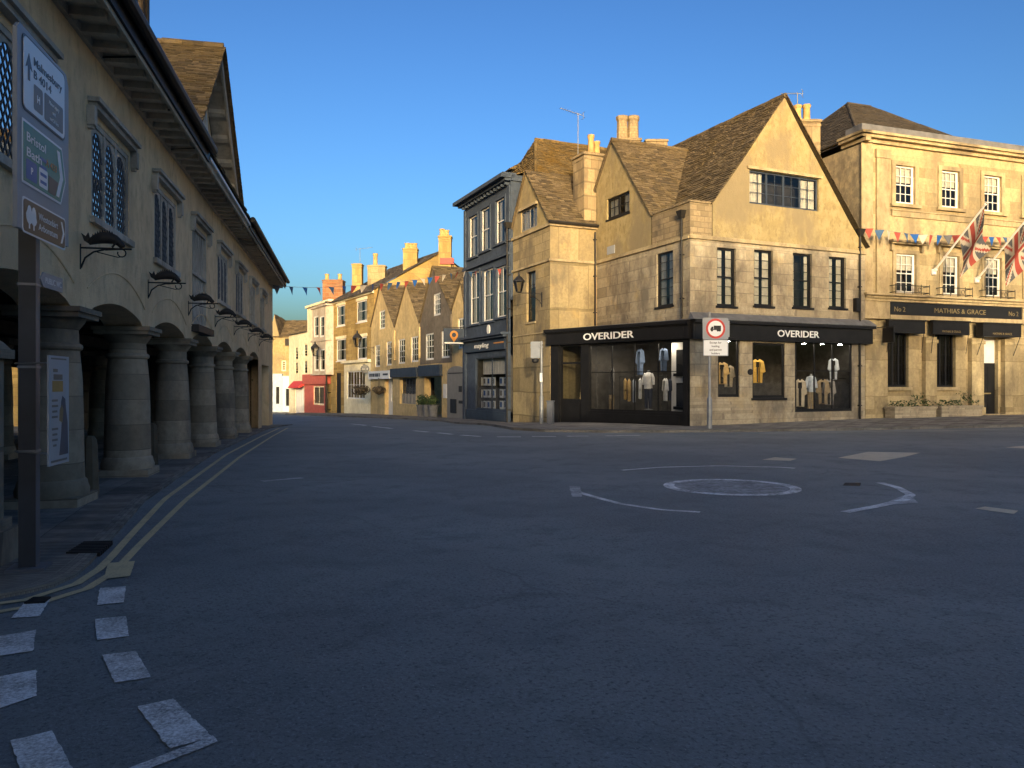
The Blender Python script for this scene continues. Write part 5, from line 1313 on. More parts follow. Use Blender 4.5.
for k, u in enumerate((426.5, 432, 438)):
    s_ = FG.px(u, 418)[0]; p = FG.pt(s_, 0, .35); g = G(p.x, p.y) + .08
    t = thing('tub', TB[k], 'planter', (p.x, p.y, g), 'tubs in the shop doorway')
    b = MB(); b.lathe(p.x, p.y, [(.30, g), (.36, g + .75), (.40, g + .78), (.40, g + .85), (.3, g + .85)], 12); obj('pot', b, M['lead'], t, 40)
    b = MB()
    for i in range(150):
        d = Vector((random.gauss(0, 1), random.gauss(0, 1), random.gauss(0, 1))).normalized() * random.uniform(.25, .5); c_ = Vector((p.x, p.y, g + 1.15)) + d * .95; e = d.cross(Vector((random.random(), random.random(), 1))).normalized() * .09; f_ = e.cross(d).normalized() * .06
        b.poly([c_ - e, c_ - f_, c_ + e, c_ + f_])
    obj('shrub', b, M['leaf'], t)

# ================================================================== OCHRE HOUSE with dark roof
dY = Vector((-.507, .862)).normalized(); PY = Vector((-12.56, 70.0)); LY = 13.0
FY = Face2(PY + dY * LY, -dY)
yh = thing('ochre_house', 'tall ochre stone house with a dark slate roof and white windows', 'building', (*FY.pt(LY / 2, 0).xy, -1.4))
zYE = 10.06
yw = [(336.8, 305.4, 345, 326), (356.6, 300.5, 367, 322), (336.5, 339, 346, 361), (357.4, 337, 366.8, 359.5)]
yr = [FY.rect(*w) for w in yw]; yd = list(FY.rect(336, 373, 341, 412)); yd[2] = -2; ysh = FY.rect(350, 371, 368, 399)
b = MB(); b.wall(FY, [(0, -2.5), (0, zYE)], [(LY, -2.5), (LY, zYE)], yr + [tuple(yd)], rev=.12)
obj('wall', b, M['ochre_brick'], yh)
b = MB(); FYr = Face2(PY, Vector((-dY.y, dY.x)) * -1)
zYR = 14.0
b.wall(FYr, [(0, -2), (0, zYE), (6.5, zYR)], [(13, -2), (13, zYE), (6.5, zYR)]); obj('gable_end', b, M['ochre_brick'], yh)
rf = MB()
e_ = .35
rf.tiles([FY.pt(-.2, zYE - .1, e_), FY.pt(LY + .25, zYE - .1, e_), FY.pt(LY + .25, zYR, -6.5), FY.pt(-.2, zYR, -6.5)], .3, .3, .5)
rf.tiles([FY.pt(-.2, zYE, -13), FY.pt(LY + .25, zYE, -13), FY.pt(LY + .25, zYR, -6.5), FY.pt(-.2, zYR, -6.5)], .6, .5, 1)
ridge(rf, FY.pt(-.2, zYR + .03, -6.5), FY.pt(LY + .25, zYR + .03, -6.5), .13)
obj('roof', rf, M['grey_slate'], yh)
for r in yr: window(FY, r, yh, M['white_paint'], 1, 1, 'sash', .06, .12, .03, curtain=.36, sill=M['white_paint'])
b = MB()
for r in yr: b.box(FY, r[0] - .1, r[1] + .1, r[3] + .01, r[3] + .3, 0, .05)
b.box(FY, 0, LY, zYE - .25, zYE - .02, 0, .2); obj('stone_trim', b, M['cream_paint'], yh)
b = MB(); b.box(FY, *yd, -.12, -.08); obj('door', b, M['black_paint'], yh)
b = MB(); s0, s1 = FY.px(347, 390)[0], LY - .05; z1 = FY.px(358, 363)[1]
b.wall(FY, [(s0, -2), (s0, z1)], [(s1, -2), (s1, z1)], [ysh], n=.3, rev=.1); b.box(FY, s0 - .2, s1, z1, z1 + .25, 0, .6); b.poly([FY.pt(s0, -2, 0), FY.pt(s0, -2, .3), FY.pt(s0, z1, .3), FY.pt(s0, z1, 0)][::-1]); sf = obj('shopfront', b, M['cream_paint'], yh)
window(FY, ysh, yh, M['white_paint'], 3, 2, 'casement', .08, .1, .04, n=.3, room=.25)
t_ = thing('round_sign', 'round black sign above the cream shopfront under the ochre house', 'shop sign', at(365, 369, 70.5)); p = at(365, 369, 69.9)
FZ = Face2((p.x, p.y), (1, .1)); b = MB(); b.sheet(FZ, [(.40 * math.cos(a * .314), p.z + .40 * math.sin(a * .314)) for a in range(20)], -.04, .04); bo = obj('disc', b, M['sign_black'], t_)
b = MB()
for k, w in enumerate((.22, .12, .2)): b.box(FZ, -.24 + k * .19, -.24 + k * .19 + w * .6, p.z - .07, p.z + .07, .04, .05)
obj('lettering', b, M['grey_paint'], bo)
b = MB(); b.tube([Vector((p.x, p.y, p.z + .45)), FY.pt(FY.px(366, 363)[0], p.z + .45, .3)], .03, 5); obj('bracket', b, M['iron'], t_)
def foliage(mb, c, r, n, size, flat=1.0):
    c = Vector(c)
    for i in range(n):
        d = Vector((random.gauss(0, 1), random.gauss(0, 1), random.gauss(0, 1))).normalized(); q_ = c + Vector((d.x * r, d.y * r, d.z * r * flat)) * random.uniform(.45, 1.05)
        e = d.cross(Vector((random.gauss(0, 1), random.gauss(0, 1), random.gauss(0, 1)))).normalized() * size * random.uniform(.6, 1.3); f_ = e.cross(d).normalized() * size * .55
        mb.poly([q_ - e, q_ - f_, q_ + e, q_ + f_])
for k, (u, v, d, lab) in enumerate(((361, 390, 68, 'hanging basket with dark trailing plants before the cream shopfront'), (379, 390, 65, 'hanging basket with dark trailing plants under the white shop sign board'))):
    p = at(u, v, d); t = thing('hanging_basket', lab, 'hanging basket', p, 'hanging baskets along the street'); b = MB(); foliage(b, p, .85 if k == 0 else .6, 420, .12, .6); obj('plants', b, M['leaf_red'], t)
    b = MB(); b.lathe(p.x, p.y, [(.08, p.z - .4), (.4, p.z - .15), (.45, p.z)], 10); obj('basket', b, M['iron'], t)
    wp = FY.pt(FY.px(u, v)[0] if k == 0 else LY - .1, p.z + 1.1, .3) if k == 0 else FG.pt(FG.px(u, 380)[0], p.z + 1.0, .1)
    b = MB(); b.tube([wp, Vector((p.x, p.y, p.z + 1.0)), p], .025, 5); obj('bracket', b, M['iron'], t)
for k, (u, v, lab) in enumerate(((357.5, 413.5, 'large tapered terracotta planter in front of the cream shopfront'), (378, 414, 'small round stone planter at the foot of the left gable'))):
    p = gp(u, v); t = thing('planter', lab, 'planter', p); h = 1.15 if k == 0 else .6; w = .62 if k == 0 else .45; b = MB(); z = p.z
    b.lathe(p.x, p.y, [(w * .62, z), (w, z + h * .9), (w * 1.08, z + h * .92), (w * 1.08, z + h), (w * .85, z + h)], 14); obj('pot', b, M['terracotta'] if k == 0 else M['limestone_grey'], t, 40)
    b = MB(); foliage(b, (p.x, p.y, z + h + .12), w * .9, 120, .1, .5); obj('plants', b, M['leaf'], t)
# chimneys on the ochre house and gables (each rises from the roof it stands on)
def chim_px(root, u0, u1, v, d, zb, mat, pots=(), dep=1.0):
    p0, p1 = at(u0, v, d), at(u1, v, d)
    return chimney(root, FX, p0.x, p1.x, -d - dep, -d, zb, p0.z, mat, [(p0.x + (p1.x - p0.x) * a, -d - dep / 2, h, r) for a, h, r in pots])
chim_px(yh, 352, 361.5, 265, 78, 9, M['ochre_brick'])
chim_px(yh, 367.5, 385, 266.5, 76.5, 10, M['limestone'], [(.4, 1.2, .25)])
chim_px(yh, 403, 417, 249.5, 73.5, 10, M['ochre_brick'], [(.25, .5, .25), (.5, .5, .25), (.8, .5, .25)])
c_ = chim_px(gr, 438.5, 451, 237, 66, 8, M['ochre_brick'], [(.25, .6, .25), (.6, .5, .25)])
b = MB(); p0, p1 = at(440, 262, 65.9), at(453.5, 262, 65.9); b.box(FX, p0.x, p1.x, at(440, 264, 65.9).z, at(440, 258, 65.9).z, -66.6, -65.85); obj('red_band', b, M['red_bright'], c_)
aerial('small aerial above the ochre house chimney', at(360, 264, 78.5), 1.6, R(20), 1.3)
p = at(377, 345, 63); s_ = FG.px(372, 345)[0]
lantern_on(FG, FG.px(374, 345)[0], FG.px(376, 347)[1], 1.5, 'lantern on a bracket at the left end of the gabled row', scale=1.5)

# ================================================================== BAY HOUSE, CREAM HOUSE, END HOUSE
PB = FY.o.copy(); LB_ = 8.9
FBY = Face2(PB + dY * LB_, -dY)
by = thing('bay_house', 'narrow pale house with a two storey bay over a red shopfront', 'building', (*FBY.pt(LB_ / 2, 0).xy, -1.7))
zBY = FBY.px(322, 304)[1]; bs0, bs1 = FBY.px(312.5, 340)[0], FBY.px(325.5, 340)[0]; zb0 = FBY.px(318, 374)[1]; zb1 = FBY.px(318, 310)[1]
b = MB(); b.wall(FBY, [(0, zb0 - .5), (0, zBY)], [(LB_, zb0 - .5), (LB_, zBY)]); b.box(FBY, -.1, LB_, zBY, zBY + .25, -.3, .25)
FBYs = Face2(FBY.pt(0, 0, -8).xy, FBY.n); b.wall(FBYs, [(0, -3), (0, zBY)], [(8, -3), (8, zBY)])
b.hexa([FBY.pt(0, zBY - .4, -.2), FBY.pt(LB_, zBY - .4, -.2), FBY.pt(LB_, zBY - .4, -8), FBY.pt(0, zBY - .4, -8), FBY.pt(0, zBY - .1, -.2), FBY.pt(LB_, zBY - .1, -.2), FBY.pt(LB_, zBY + 1.2, -8), FBY.pt(0, zBY + 1.2, -8)])
obj('wall', b, M['cream_paint'], by)
bayr = [(314, 316, 318.3, 337), (320, 316, 324, 337), (314.3, 349, 318.5, 371), (320, 349, 324.6, 371)]
bayr = [FBY.rect(*w, .7) for w in bayr]
sb0, sb1 = FBY.px(312.5, 340, .7)[0], FBY.px(325.5, 340, .7)[0]
b = MB(); b.wall(FBY, [(sb0, zb0), (sb0, zb1)], [(sb1, zb0), (sb1, zb1)], bayr, n=.7, rev=.1)
for s, e in ((sb0, sb0 - .5), (sb1, sb1 + .5)): b.poly([FBY.pt(s, zb0, .7), FBY.pt(e, zb0, 0), FBY.pt(e, zb1, 0), FBY.pt(s, zb1, .7)])
b.box(FBY, sb0 - .5, sb1 + .5, zb1, zb1 + .2, 0, .85); b.box(FBY, sb0 - .4, sb1 + .4, FBY.px(318, 342)[1] - .1, FBY.px(318, 342)[1] + .1, 0, .8); b.box(FBY, sb0 - .5, sb1 + .5, zb0 - .15, zb0, 0, .8)
obj('bay', b, M['bay_render'], by)
for r in bayr: window(FBY, r, by, M['white_paint'], 1, 1, 'sash', .05, .14, .03, n=.7, room=.5, curtain=.2)
rs0, rs1 = FBY.px(305.5, 390)[0], FBY.px(331, 390)[0]; rs0 = max(rs0, .02); zr0, zr1 = -3, FBY.px(318, 384)[1]; zr2 = FBY.px(318, 376)[1]
shr = FBY.rect(313, 386, 324, 405, .35)
b = MB(); b.wall(FBY, [(rs0, -3), (rs0, zr1)], [(FBY.px(325.5, 390, .35)[0], -3), (FBY.px(325.5, 390, .35)[0], zr1)], [shr], n=.35, rev=.15); b.box(FBY, rs0, LB_, zr1, zr2 + .2, 0, .6)
b.poly([FBY.pt(rs0, -3, 0), FBY.pt(rs0, -3, .35), FBY.pt(rs0, zr1, .35), FBY.pt(rs0, zr1, 0)][::-1])
obj('shopfront', b, M['red_paint'], by)
window(FBY, shr, by, M['cream_paint'], 2, 1, 'shop', .1, .15, n=.35, room=.3, roommat=M['limestone_grey'])
b = MB(); b.wall(FBY, [(FBY.px(325.5, 390, .35)[0] + .01, -3), (FBY.px(325.5, 390, .35)[0] + .01, zr1)], [(LB_, -3), (LB_, zr1)], n=.1); b.wall(FBY, [(0, -3), (0, zb0 - .5)], [(LB_, -3), (LB_, zb0 - .5)]); obj('ground_floor_wall', b, M['ochre_brick'], by)
downpipe(by, FBY, LB_ - .05, -2, zBY, n=.45, r=.12, head=False)
chim_px(by, 322.5, 342.5, 281, 86, 8, M['brick_red'], [(.15, .7, .25), (.8, .7, .25)], 1.4)
lantern_on(FBY, FBY.px(330, 355)[0], FBY.px(325, 357)[1], 1.6, 'black lantern on a bracket beside the red shopfront', scale=1.6)
LC = 8.2; FC = Face2(FBY.o + dY * LC, -dY)
ch = thing('cream_house', 'plain cream rendered house at the far bend of the street', 'building', (*FC.pt(LC / 2, 0).xy, -2))
zC0, zC1 = FC.px(291, 337)[1], FC.px(310, 329)[1]; zCt = (zC0 + zC1) / 2
cw = [FC.rect(*w) for w in ((295, 347, 298, 360), (304, 344, 307.5, 357), (295, 362, 298, 374), (304, 360, 307.5, 374))]
cd = list(FC.rect(295.5, 387.5, 304, 412)); cd[2] = -3
b = MB(); b.wall(FC, [(0, -3), (0, zCt)], [(LC, -3), (LC, zCt)], cw + [tuple(cd)], rev=.1); FCs = Face2(FC.pt(0, 0, -8).xy, FC.n); b.wall(FCs, [(0, -3), (0, zCt)], [(8, -3), (8, zCt)]); obj('wall', b, M['cream_paint'], ch)
rf = MB(); rf.tiles([FC.pt(0, zCt, .2), FC.pt(LC, zCt, .2), FC.pt(LC, zCt + 1.0, -7), FC.pt(0, zCt + 1.0, -7)], .5, .5, 1); obj('roof', rf, M['grey_slate'], ch)
for r in cw: window(FC, r, ch, M['cream_paint'], 1, 2, 'sash', .05, .1, .03, blind=.4)
b = MB(); b.box(FC, *cd, -.1, -.05)
for k in range(1, 4): x = cd[0] + (cd[1] - cd[0]) * k / 4; b.box(FC, x - .04, x + .04, -3, cd[3], -.05, -.02)
obj('door', b, M['white_paint'], ch)
b = MB(); r = FC.rect(293.5, 381, 304.5, 388); b.hexa([FC.pt(r[0], r[2], .7), FC.pt(r[1], r[2], .7), FC.pt(r[1], r[2] + .3, 0), FC.pt(r[0], r[2] + .3, 0), FC.pt(r[0], r[2] + .08, .72), FC.pt(r[1], r[2] + .08, .72), FC.pt(r[1], r[3], 0), FC.pt(r[0], r[3], 0)]); obj('awning', b, M['red_bright'], ch)
FE2 = Face2((-36.5, 106), (1, -.08))
eh = thing('end_house', 'yellow stone house with a brown stone slate roof closing the far end of the street', 'building', (-31, 106, -2.4))
zE0 = FE2.px(285, 337)[1]; s0, s1 = 1.0, FE2.px(300, 350)[0] + 4
ew = [FE2.rect(284.8, 338.5, 289, 345.5), FE2.rect(281.5, 360.6, 286, 371)]; zsp = FE2.px(285, 376)[1]; se = FE2.px(279.5, 340)[0]
zg, sgx = FE2.px(274.5, 314)[1], FE2.px(274.5, 314)[0]
b = MB(); b.wall(FE2, [(s0, zsp), (s0, zE0)], [(s1, zsp), (s1, zE0)], [ew[1]] if True else ew, rev=.12)
b.wall(FE2, [(2 * sgx - se, zE0), (sgx, zg)], [(se, zE0), (sgx, zg)], [], n=.02); b.box(FE2, s0, s1, FE2.px(285, 358)[1] - .1, FE2.px(285, 358)[1] + .08, 0, .12)
obj('wall', b, M['gable_render'], eh)
window(FE2, ew[1], eh, M['cream_paint'], 2, 2, 'sash', .06, .12, .04)
zrg = FE2.px(295, 318)[1]
rf = MB(); rf.tiles([FE2.pt(se - 1.2, zE0, .2), FE2.pt(s1, zE0, .2), FE2.pt(s1, zrg, -4), FE2.pt(sgx, zrg, -4)], .35, .35, .7); rf.tiles([FE2.pt(se, zE0, .1), FE2.pt(sgx, zg, .1), FE2.pt(sgx, zrg, -4), FE2.pt(se, zE0, -4)], .35); rf.tiles([FE2.pt(s0, zE0, -8), FE2.pt(s1, zE0, -8), FE2.pt(s1, zrg, -4), FE2.pt(s0, zrg, -4)], .8, .6, 1.2); obj('roof', rf, M['stone_slate'], eh)
b = MB(); dz = FE2.rect(284.8, 338.5, 289, 345.5, .3); b.box(FE2, dz[0], dz[1], dz[2], dz[3], .1, .25); obj('dormer_window', b, M['room'], eh)
b = MB(); dsx = FE2.px(282.3, 390, .3)[0]; wa = FE2.rect(275, 386, 280, 405, .3); wb = FE2.rect(285, 388, 290, 407, .3)
b.wall(FE2, [(s0, -3), (s0, zsp - .1)], [(dsx, -3), (dsx, zsp - .1)], [wa], n=.3); b.box(FE2, s0, dsx, zsp - .1, zsp + .3, 0, .5); sa_ = obj('shopfront', b, M['pale_blue'], eh)
b = MB(); b.wall(FE2, [(dsx + .02, -3), (dsx + .02, zsp - .3)], [(s1, -3), (s1, zsp - .3)], [wb], n=.3); b.box(FE2, dsx + .02, s1, zsp - .3, zsp, 0, .5); obj('shopfront', b, M['white_paint'], eh)
for w in (wa, wb): window(FE2, w, eh, M['pale_blue'], 1, 1, 'shop', .05, .12, n=.3, room=.25)

# ================================================================== BUNTING
pm = {'n': M['sign_blue'], 'b': M['pennant_blue'], 'r': M['flag_red'], 'w': M['flag_white'], 'd': M['flag_blue']}
def bunting(label, P, n, pat, size, tail=None):
    """P: list of points the cord passes through"""
    t = thing('bunting', label, 'bunting', P[0], 'strings of bunting'); P = [Vector(p) for p in P]
    def on_(t_):
        L = [(b_ - a_).length for a_, b_ in zip(P, P[1:])]; S = sum(L) * t_
        for a_, b_, l in zip(P, P[1:], L):
            if S <= l: return a_.lerp(b_, S / l) + Vector((0, 0, -.10 * l ** .5 * 4 * (S / l) * (1 - S / l) * .5))
            S -= l
        return P[-1]
    b = MB(); b.tube([on_(i / 40) for i in range(41)], .008, 4); obj('cord', b, M['grey_paint'], t)
    for i in range(n):
        c = on_((i + .6) / (n + .2)); d = (on_(min(1, (i + .6) / (n + .2) + .004)) - on_((i + .6) / (n + .2) - .004)); d.z = 0; d.normalize(); w = size * .5
        sw = Vector((-d.y, d.x, 0)) * random.uniform(-.16, .16) + d * random.uniform(-.05, .05); yw = random.uniform(-.5, .5)
        d = Vector((d.x * math.cos(yw) - d.y * math.sin(yw), d.x * math.sin(yw) + d.y * math.cos(yw), 0))
        b = MB(); m_ = (c - d * w * .1 + c + d * w * .1) / 2 + sw * .5 + Vector((0, 0, -size * .55))
        tip = c + sw + Vector((0, 0, -size * 1.1)); A, B_ = c - d * w, c + d * w
        q1, q2 = A.lerp(tip, .5) + sw * .15, B_.lerp(tip, .5) - sw * .1
        for k_ in (0, .004):
            o_ = Vector((-d.y, d.x, 0)) * k_
            fs = [[A + o_, q1 + o_, q2 + o_, B_ + o_], [q1 + o_, tip + o_, q2 + o_]]
            for f_ in fs: b.poly(f_ if k_ == 0 else f_[::-1])
        obj('pennant', b, pm[pat[i % len(pat)]], t)
bunting('long string of small pennants across the far street in front of the gables', [at(268, 284.5, 34.3), at(345, 286, 37.5), FBL.pt(.5, FBL.px(466, 272)[1], .4)], 20, 'dbnrbnrwnrbnrnwnrwbr', .36)
bunting('short string of pennants across the front of the blue townhouse', [FBL.pt(.5, FBL.px(466, 272)[1], .4), FLF.pt(.3, FLF.px(514, 267)[1], .3)], 8, 'wbrwbnrw', .36)
bunting('string of red, white and blue pennants in front of the bank building', [FR.pt(WR - .35, FR.px(850, 226)[1], .15), FB.pt(.4, FB.px(866, 233)[1], .8), FB.pt(5.2, FB.px(945, 238)[1], .9), FB.pt(12.5, FB.px(1024, 233)[1], .3)], 26, 'rbwrbnwrndrwnbrn', .42)
# ================================================================== GROUND, PAVEMENTS, MARKINGS
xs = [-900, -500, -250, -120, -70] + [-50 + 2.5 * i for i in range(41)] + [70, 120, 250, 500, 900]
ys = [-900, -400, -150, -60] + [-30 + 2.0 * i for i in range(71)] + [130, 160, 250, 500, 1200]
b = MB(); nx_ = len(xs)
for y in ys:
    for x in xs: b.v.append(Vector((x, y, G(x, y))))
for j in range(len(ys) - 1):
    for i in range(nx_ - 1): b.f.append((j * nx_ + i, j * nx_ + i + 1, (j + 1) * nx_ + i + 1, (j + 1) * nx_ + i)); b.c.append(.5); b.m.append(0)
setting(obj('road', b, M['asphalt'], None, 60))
def resample(P, n):
    L = [(b_ - a_).length for a_, b_ in zip(P, P[1:])]; T = sum(L); out = []
    for i in range(n + 1):
        S = T * i / n
        for k, l in enumerate(L):
            if S <= l + 1e-9 or k == len(L) - 1: out.append(P[k].lerp(P[k + 1], min(1, S / l))); break
            S -= l
    return out
def pavement(name, kerb, inner, h, mat, kerbmat, across=6, sub=6):
    """strip between two polylines paired point by point, with a kerb along the first"""
    def dense(P):
        o = []
        for a_, c_ in zip(P, P[1:]): o += [a_.lerp(c_, k / sub) for k in range(sub)]
        return o + [P[-1]]
    K, I = dense(kerb), dense(inner)
    b = MB(); kb = MB()
    def top(p): return Vector((p.x, p.y, G(p.x, p.y) + h))
    prev = None
    for kp, ip in zip(K, I):
        d = (ip - kp); l = d.length; d = d / l
        row = [top(kp + d * .16)] + [top(kp + d * (.16 + (l - .16) * t / across)) for t in range(1, across + 1)]
        edge = (top(kp) + Vector((0, 0, .006)), top(kp + d * .16) + Vector((0, 0, .006)), top(kp) - Vector((0, 0, h + .1)))
        if prev:
            for a_, c_, e_, g_ in zip(prev[0], prev[0][1:], row[1:], row): b.poly([a_, g_, e_, c_])
            pe = prev[1]
            kb.poly([pe[0], edge[0], edge[1], pe[1]]); kb.poly([pe[2], edge[2], edge[0], pe[0]]); kb.poly([pe[1], edge[1], edge[1] - Vector((0, 0, .02)), pe[1] - Vector((0, 0, .02))])
        prev = (row, edge)
    for m_ in (b, kb):
        for i, f in enumerate(m_.f):
            v0, v1, v2 = [m_.v[k] for k in f[:3]]
            if (v1 - v0).cross(v2 - v0).z < -1e-6: m_.f[i] = tuple(reversed(f))
    setting(obj(name, b, mat)); setting(obj('kerb', kb, kerbmat))
def flat(p): return Vector((p[0], p[1], 0))
kpx = [(1180, 422), (1024, 427), (860, 430.5), (700, 432.5), (600, 432.8), (545, 432), (512, 430), (490, 426), (440, 421.5), (370, 418), (310, 415.6)]
kerb = [flat(gp(u, v)) for u, v in kpx]; 
kerb.append(flat(gp(285, 414.8)))
inner = [flat(q_) for q_ in ((45, 46), (30, 42), (18.5, 37.5), (9.5, 33.5), (8, 33), (6, 36), (3.5, 38.5), (2.5, 42), (0, 48), (-9.5, 72), (-18, 88), (-27, 104))]
pavement('pavement', kerb, inner, .09, M['paving'], M['kerb'])
# paved strip and arcade floor beside the market hall
lk = [(-60, 606), (0, 599), (30, 593), (54, 587), (76, 577), (92, 563), (108, 544), (146, 501), (214, 454), (270, 428.5)]
K2 = [flat(gp(u, v)) for u, v in lk] ; K2 = [flat((-2.2, -12))] + K2 + [flat(FW.pt(sy(36.2), 0, .9))]
I2 = [flat(FW.pt(sy(y), 0, -8.3)) for y in (-12, -1, 2.0, 3.4, 4.6, 5.8, 7.0, 8.4, 11, 18, 27, 36.2)]
pavement('arcade_floor', K2, I2, .03, M['paving'], M['cobble'], 10)
def decal(name, polys, mat, off=.006, ragged=.0035):
    b = MB()
    for P in polys:
        Q = [gp(u, v) for u, v in P]; E = []
        for p_, q_ in zip(Q, Q[1:] + Q[:1]):
            n_ = max(2, int((q_ - p_).length / .03))
            for k in range(n_):
                j = Vector((random.uniform(-1, 1), random.uniform(-1, 1), 0)) * ragged * random.choice((.3, .6, 1, 1.6)); E.append(p_.lerp(q_, k / n_) + j + Vector((0, 0, off)))
        b.poly(E)
    for i, f in enumerate(b.f):
        ar = sum(b.v[p_].x * b.v[q_].y - b.v[q_].x * b.v[p_].y for p_, q_ in zip(f, f[1:] + f[:1]))
        if ar < 0: b.f[i] = tuple(reversed(f))
    return setting(obj(name, b, mat))
def stripe_px(P, w, off=.006):
    """a painted line of constant width along ground points"""
    Q = resample([gp(u, v) for u, v in P], max(8, len(P) * 5)); out = []
    L = []; Rr = []
    for i, p in enumerate(Q):
        t = Q[min(i + 1, len(Q) - 1)] - Q[max(i - 1, 0)]; t.z = 0; t.normalize(); n = Vector((-t.y, t.x, 0))
        for S_, e in ((L, n), (Rr, -n)):
            x = p + e * w / 2; S_.append(Vector((x.x, x.y, G(x.x, x.y) + off)))
    return [[Rr[i], Rr[i + 1], L[i + 1], L[i]] for i in range(len(Q) - 1)]
def lines(name, strips, mat):
    b = MB()
    for s_ in strips:
        for P in s_: b.poly(P)
    return setting(obj(name, b, mat))
yo = [(-60, 622), (0, 613), (30, 607), (60, 599), (90, 588), (112, 574), (126, 560), (140, 545), (186, 500), (240, 457), (288, 428)]
yi = [(-60, 612), (0, 605), (30, 600), (56, 594), (82, 582), (100, 569), (113, 556), (124, 543), (164, 500), (226, 455), (279, 428.5)]
lines('double_yellow_lines', [stripe_px(yo, .075, .006), stripe_px(yi, .075, .008)], M['yellow_line'])
right = [[(100, 589), (126, 587), (124, 603), (97, 606)], [(95, 620), (126, 617), (129, 637), (97, 641)], [(102, 656), (136, 652), (151, 678), (115, 684)], [(137, 708), (173, 700), (213, 738), (170, 750)]]
left = [[(25, 603), (50, 600), (40, 617), (11, 619)], [(-6, 638), (36, 631), (33, 652), (-8, 658)], [(-20, 681), (36, 671), (37, 697), (-20, 716)], [(10, 742), (52, 732), (84, 790), (30, 800)]]
tail = [[(118, 774), (213, 737), (218, 743), (150, 770)]]
decal('give_way_marking', right + left + tail, M['white_line'], .007)
decal('yellow_tab', [[(108, 564), (135, 562), (130, 577), (104, 580)]], M['yellow_line'], .0095)
# mini roundabout
c = gp(731, 487); b = MB(); R0 = 1.05
def ring(mb, c, r0, r1, a0=0, a1=2 * math.pi, n=48, off=.006):
    for i in range(n):
        A, B_ = a0 + (a1 - a0) * i / n, a0 + (a1 - a0) * (i + 1) / n
        P = [(r0, A), (r1, A), (r1, B_), (r0, B_)]; Q = []
        for r, a in P:
            x, y = c.x + r * math.cos(a), c.y + r * math.sin(a); Q.append(Vector((x, y, G(x, y) + off)))
        mb.poly(Q)
ring(b, c, .86, 1.03); setting(obj('roundabout_ring', b, paint_worn('worn_ring', (.78, .80, .82), .44, .60, scale=20)))
b = MB(); ring(b, c, .001, .85); setting(obj('roundabout_disc', b, paint_worn('worn_disc', (.42, .44, .46), .36, .58, scale=14)))
lines('roundabout_arrow', [stripe_px([(572, 490), (590, 496), (620, 504), (660, 510), (700, 512.5)], .10), stripe_px([(622, 470.5), (660, 467.5), (720, 466), (780, 467.5), (795, 468.5)], .10), stripe_px([(880, 483), (897, 487.5), (911, 495), (905, 500), (880, 506), (845, 512.5)], .13)], M['white_line'])
decal('arrow_head', [[(569, 486), (580, 487), (582, 497), (572, 497)], [(908, 494), (918, 503), (880, 506), (893, 500)]], M['faint_line'])
lines('worn_dash', [stripe_px([(262, 481.5), (302, 478)], .16)], M['faint_line'])
decal('road_patch', [[(838, 458), (868, 452), (920, 453), (905, 457), (880, 461.5)], [(762, 460), (775, 457.5), (797, 459), (790, 461)], [(975, 509), (985, 507), (1018, 511), (1014, 514.5)], [(1005, 447.5), (1030, 445.5), (1030, 449)]], M['stone_patch'])
dash = [((351, 424), (365, 425.5)), ((373, 426.6), (392, 428.6)), ((414, 430.8), (428, 432.2)), ((438, 433), (452, 434.4)), ((461, 435.2), (480, 436.6)), ((497, 437), (521, 437)), ((532, 436.6), (556, 436.6)), ((567, 436.4), (588, 436.2)), ((606, 436), (640, 435.4))]
lines('give_way_dash', [stripe_px(d_, .2) for d_ in dash], M['white_line'])
lines('edge_line', [stripe_px([(1040, 428.8), (960, 430.5), (860, 432), (760, 433.5)], .07)], M['stone_patch'])
# gullies and covers: real cast gratings
def gully(label, px, n=7, off=.036):
    P = [gp(u, v) + Vector((0, 0, off)) for u, v in px]; cen = sum(P, Vector()) / 4
    t = thing('drain_grating', label, 'drain', cen, 'road drains')
    b = MB(); dn = Vector((0, 0, -.03)); b.poly([p + dn for p in P]); obj('sump', b, M['room'], t)
    b = MB(); up = Vector((0, 0, .008))
    for i in range(n + 1):
        t0, t1 = (i - .0) / (n + .5), (i + .5) / (n + .5)
        q_ = [P[0].lerp(P[1], t0), P[0].lerp(P[1], t1), P[3].lerp(P[2], t1), P[3].lerp(P[2], t0)]
        b.hexa([x + dn for x in q_] + [x + up for x in q_])
    obj('grating', b, M['iron'], t)
gully('dark drain grating in the paving beside the road sign post', [(66, 557), (84, 545.5), (113, 545), (100, 557)])
gully('small drain grating at the yellow lines in the near left corner', [(24, 605), (33, 599.5), (51, 599), (45, 604)], 5, .012)
gully('small iron cover in the road near the white circle', [(843, 485.5), (845, 483), (861, 483.2), (860, 485.8)], 6, -.002)

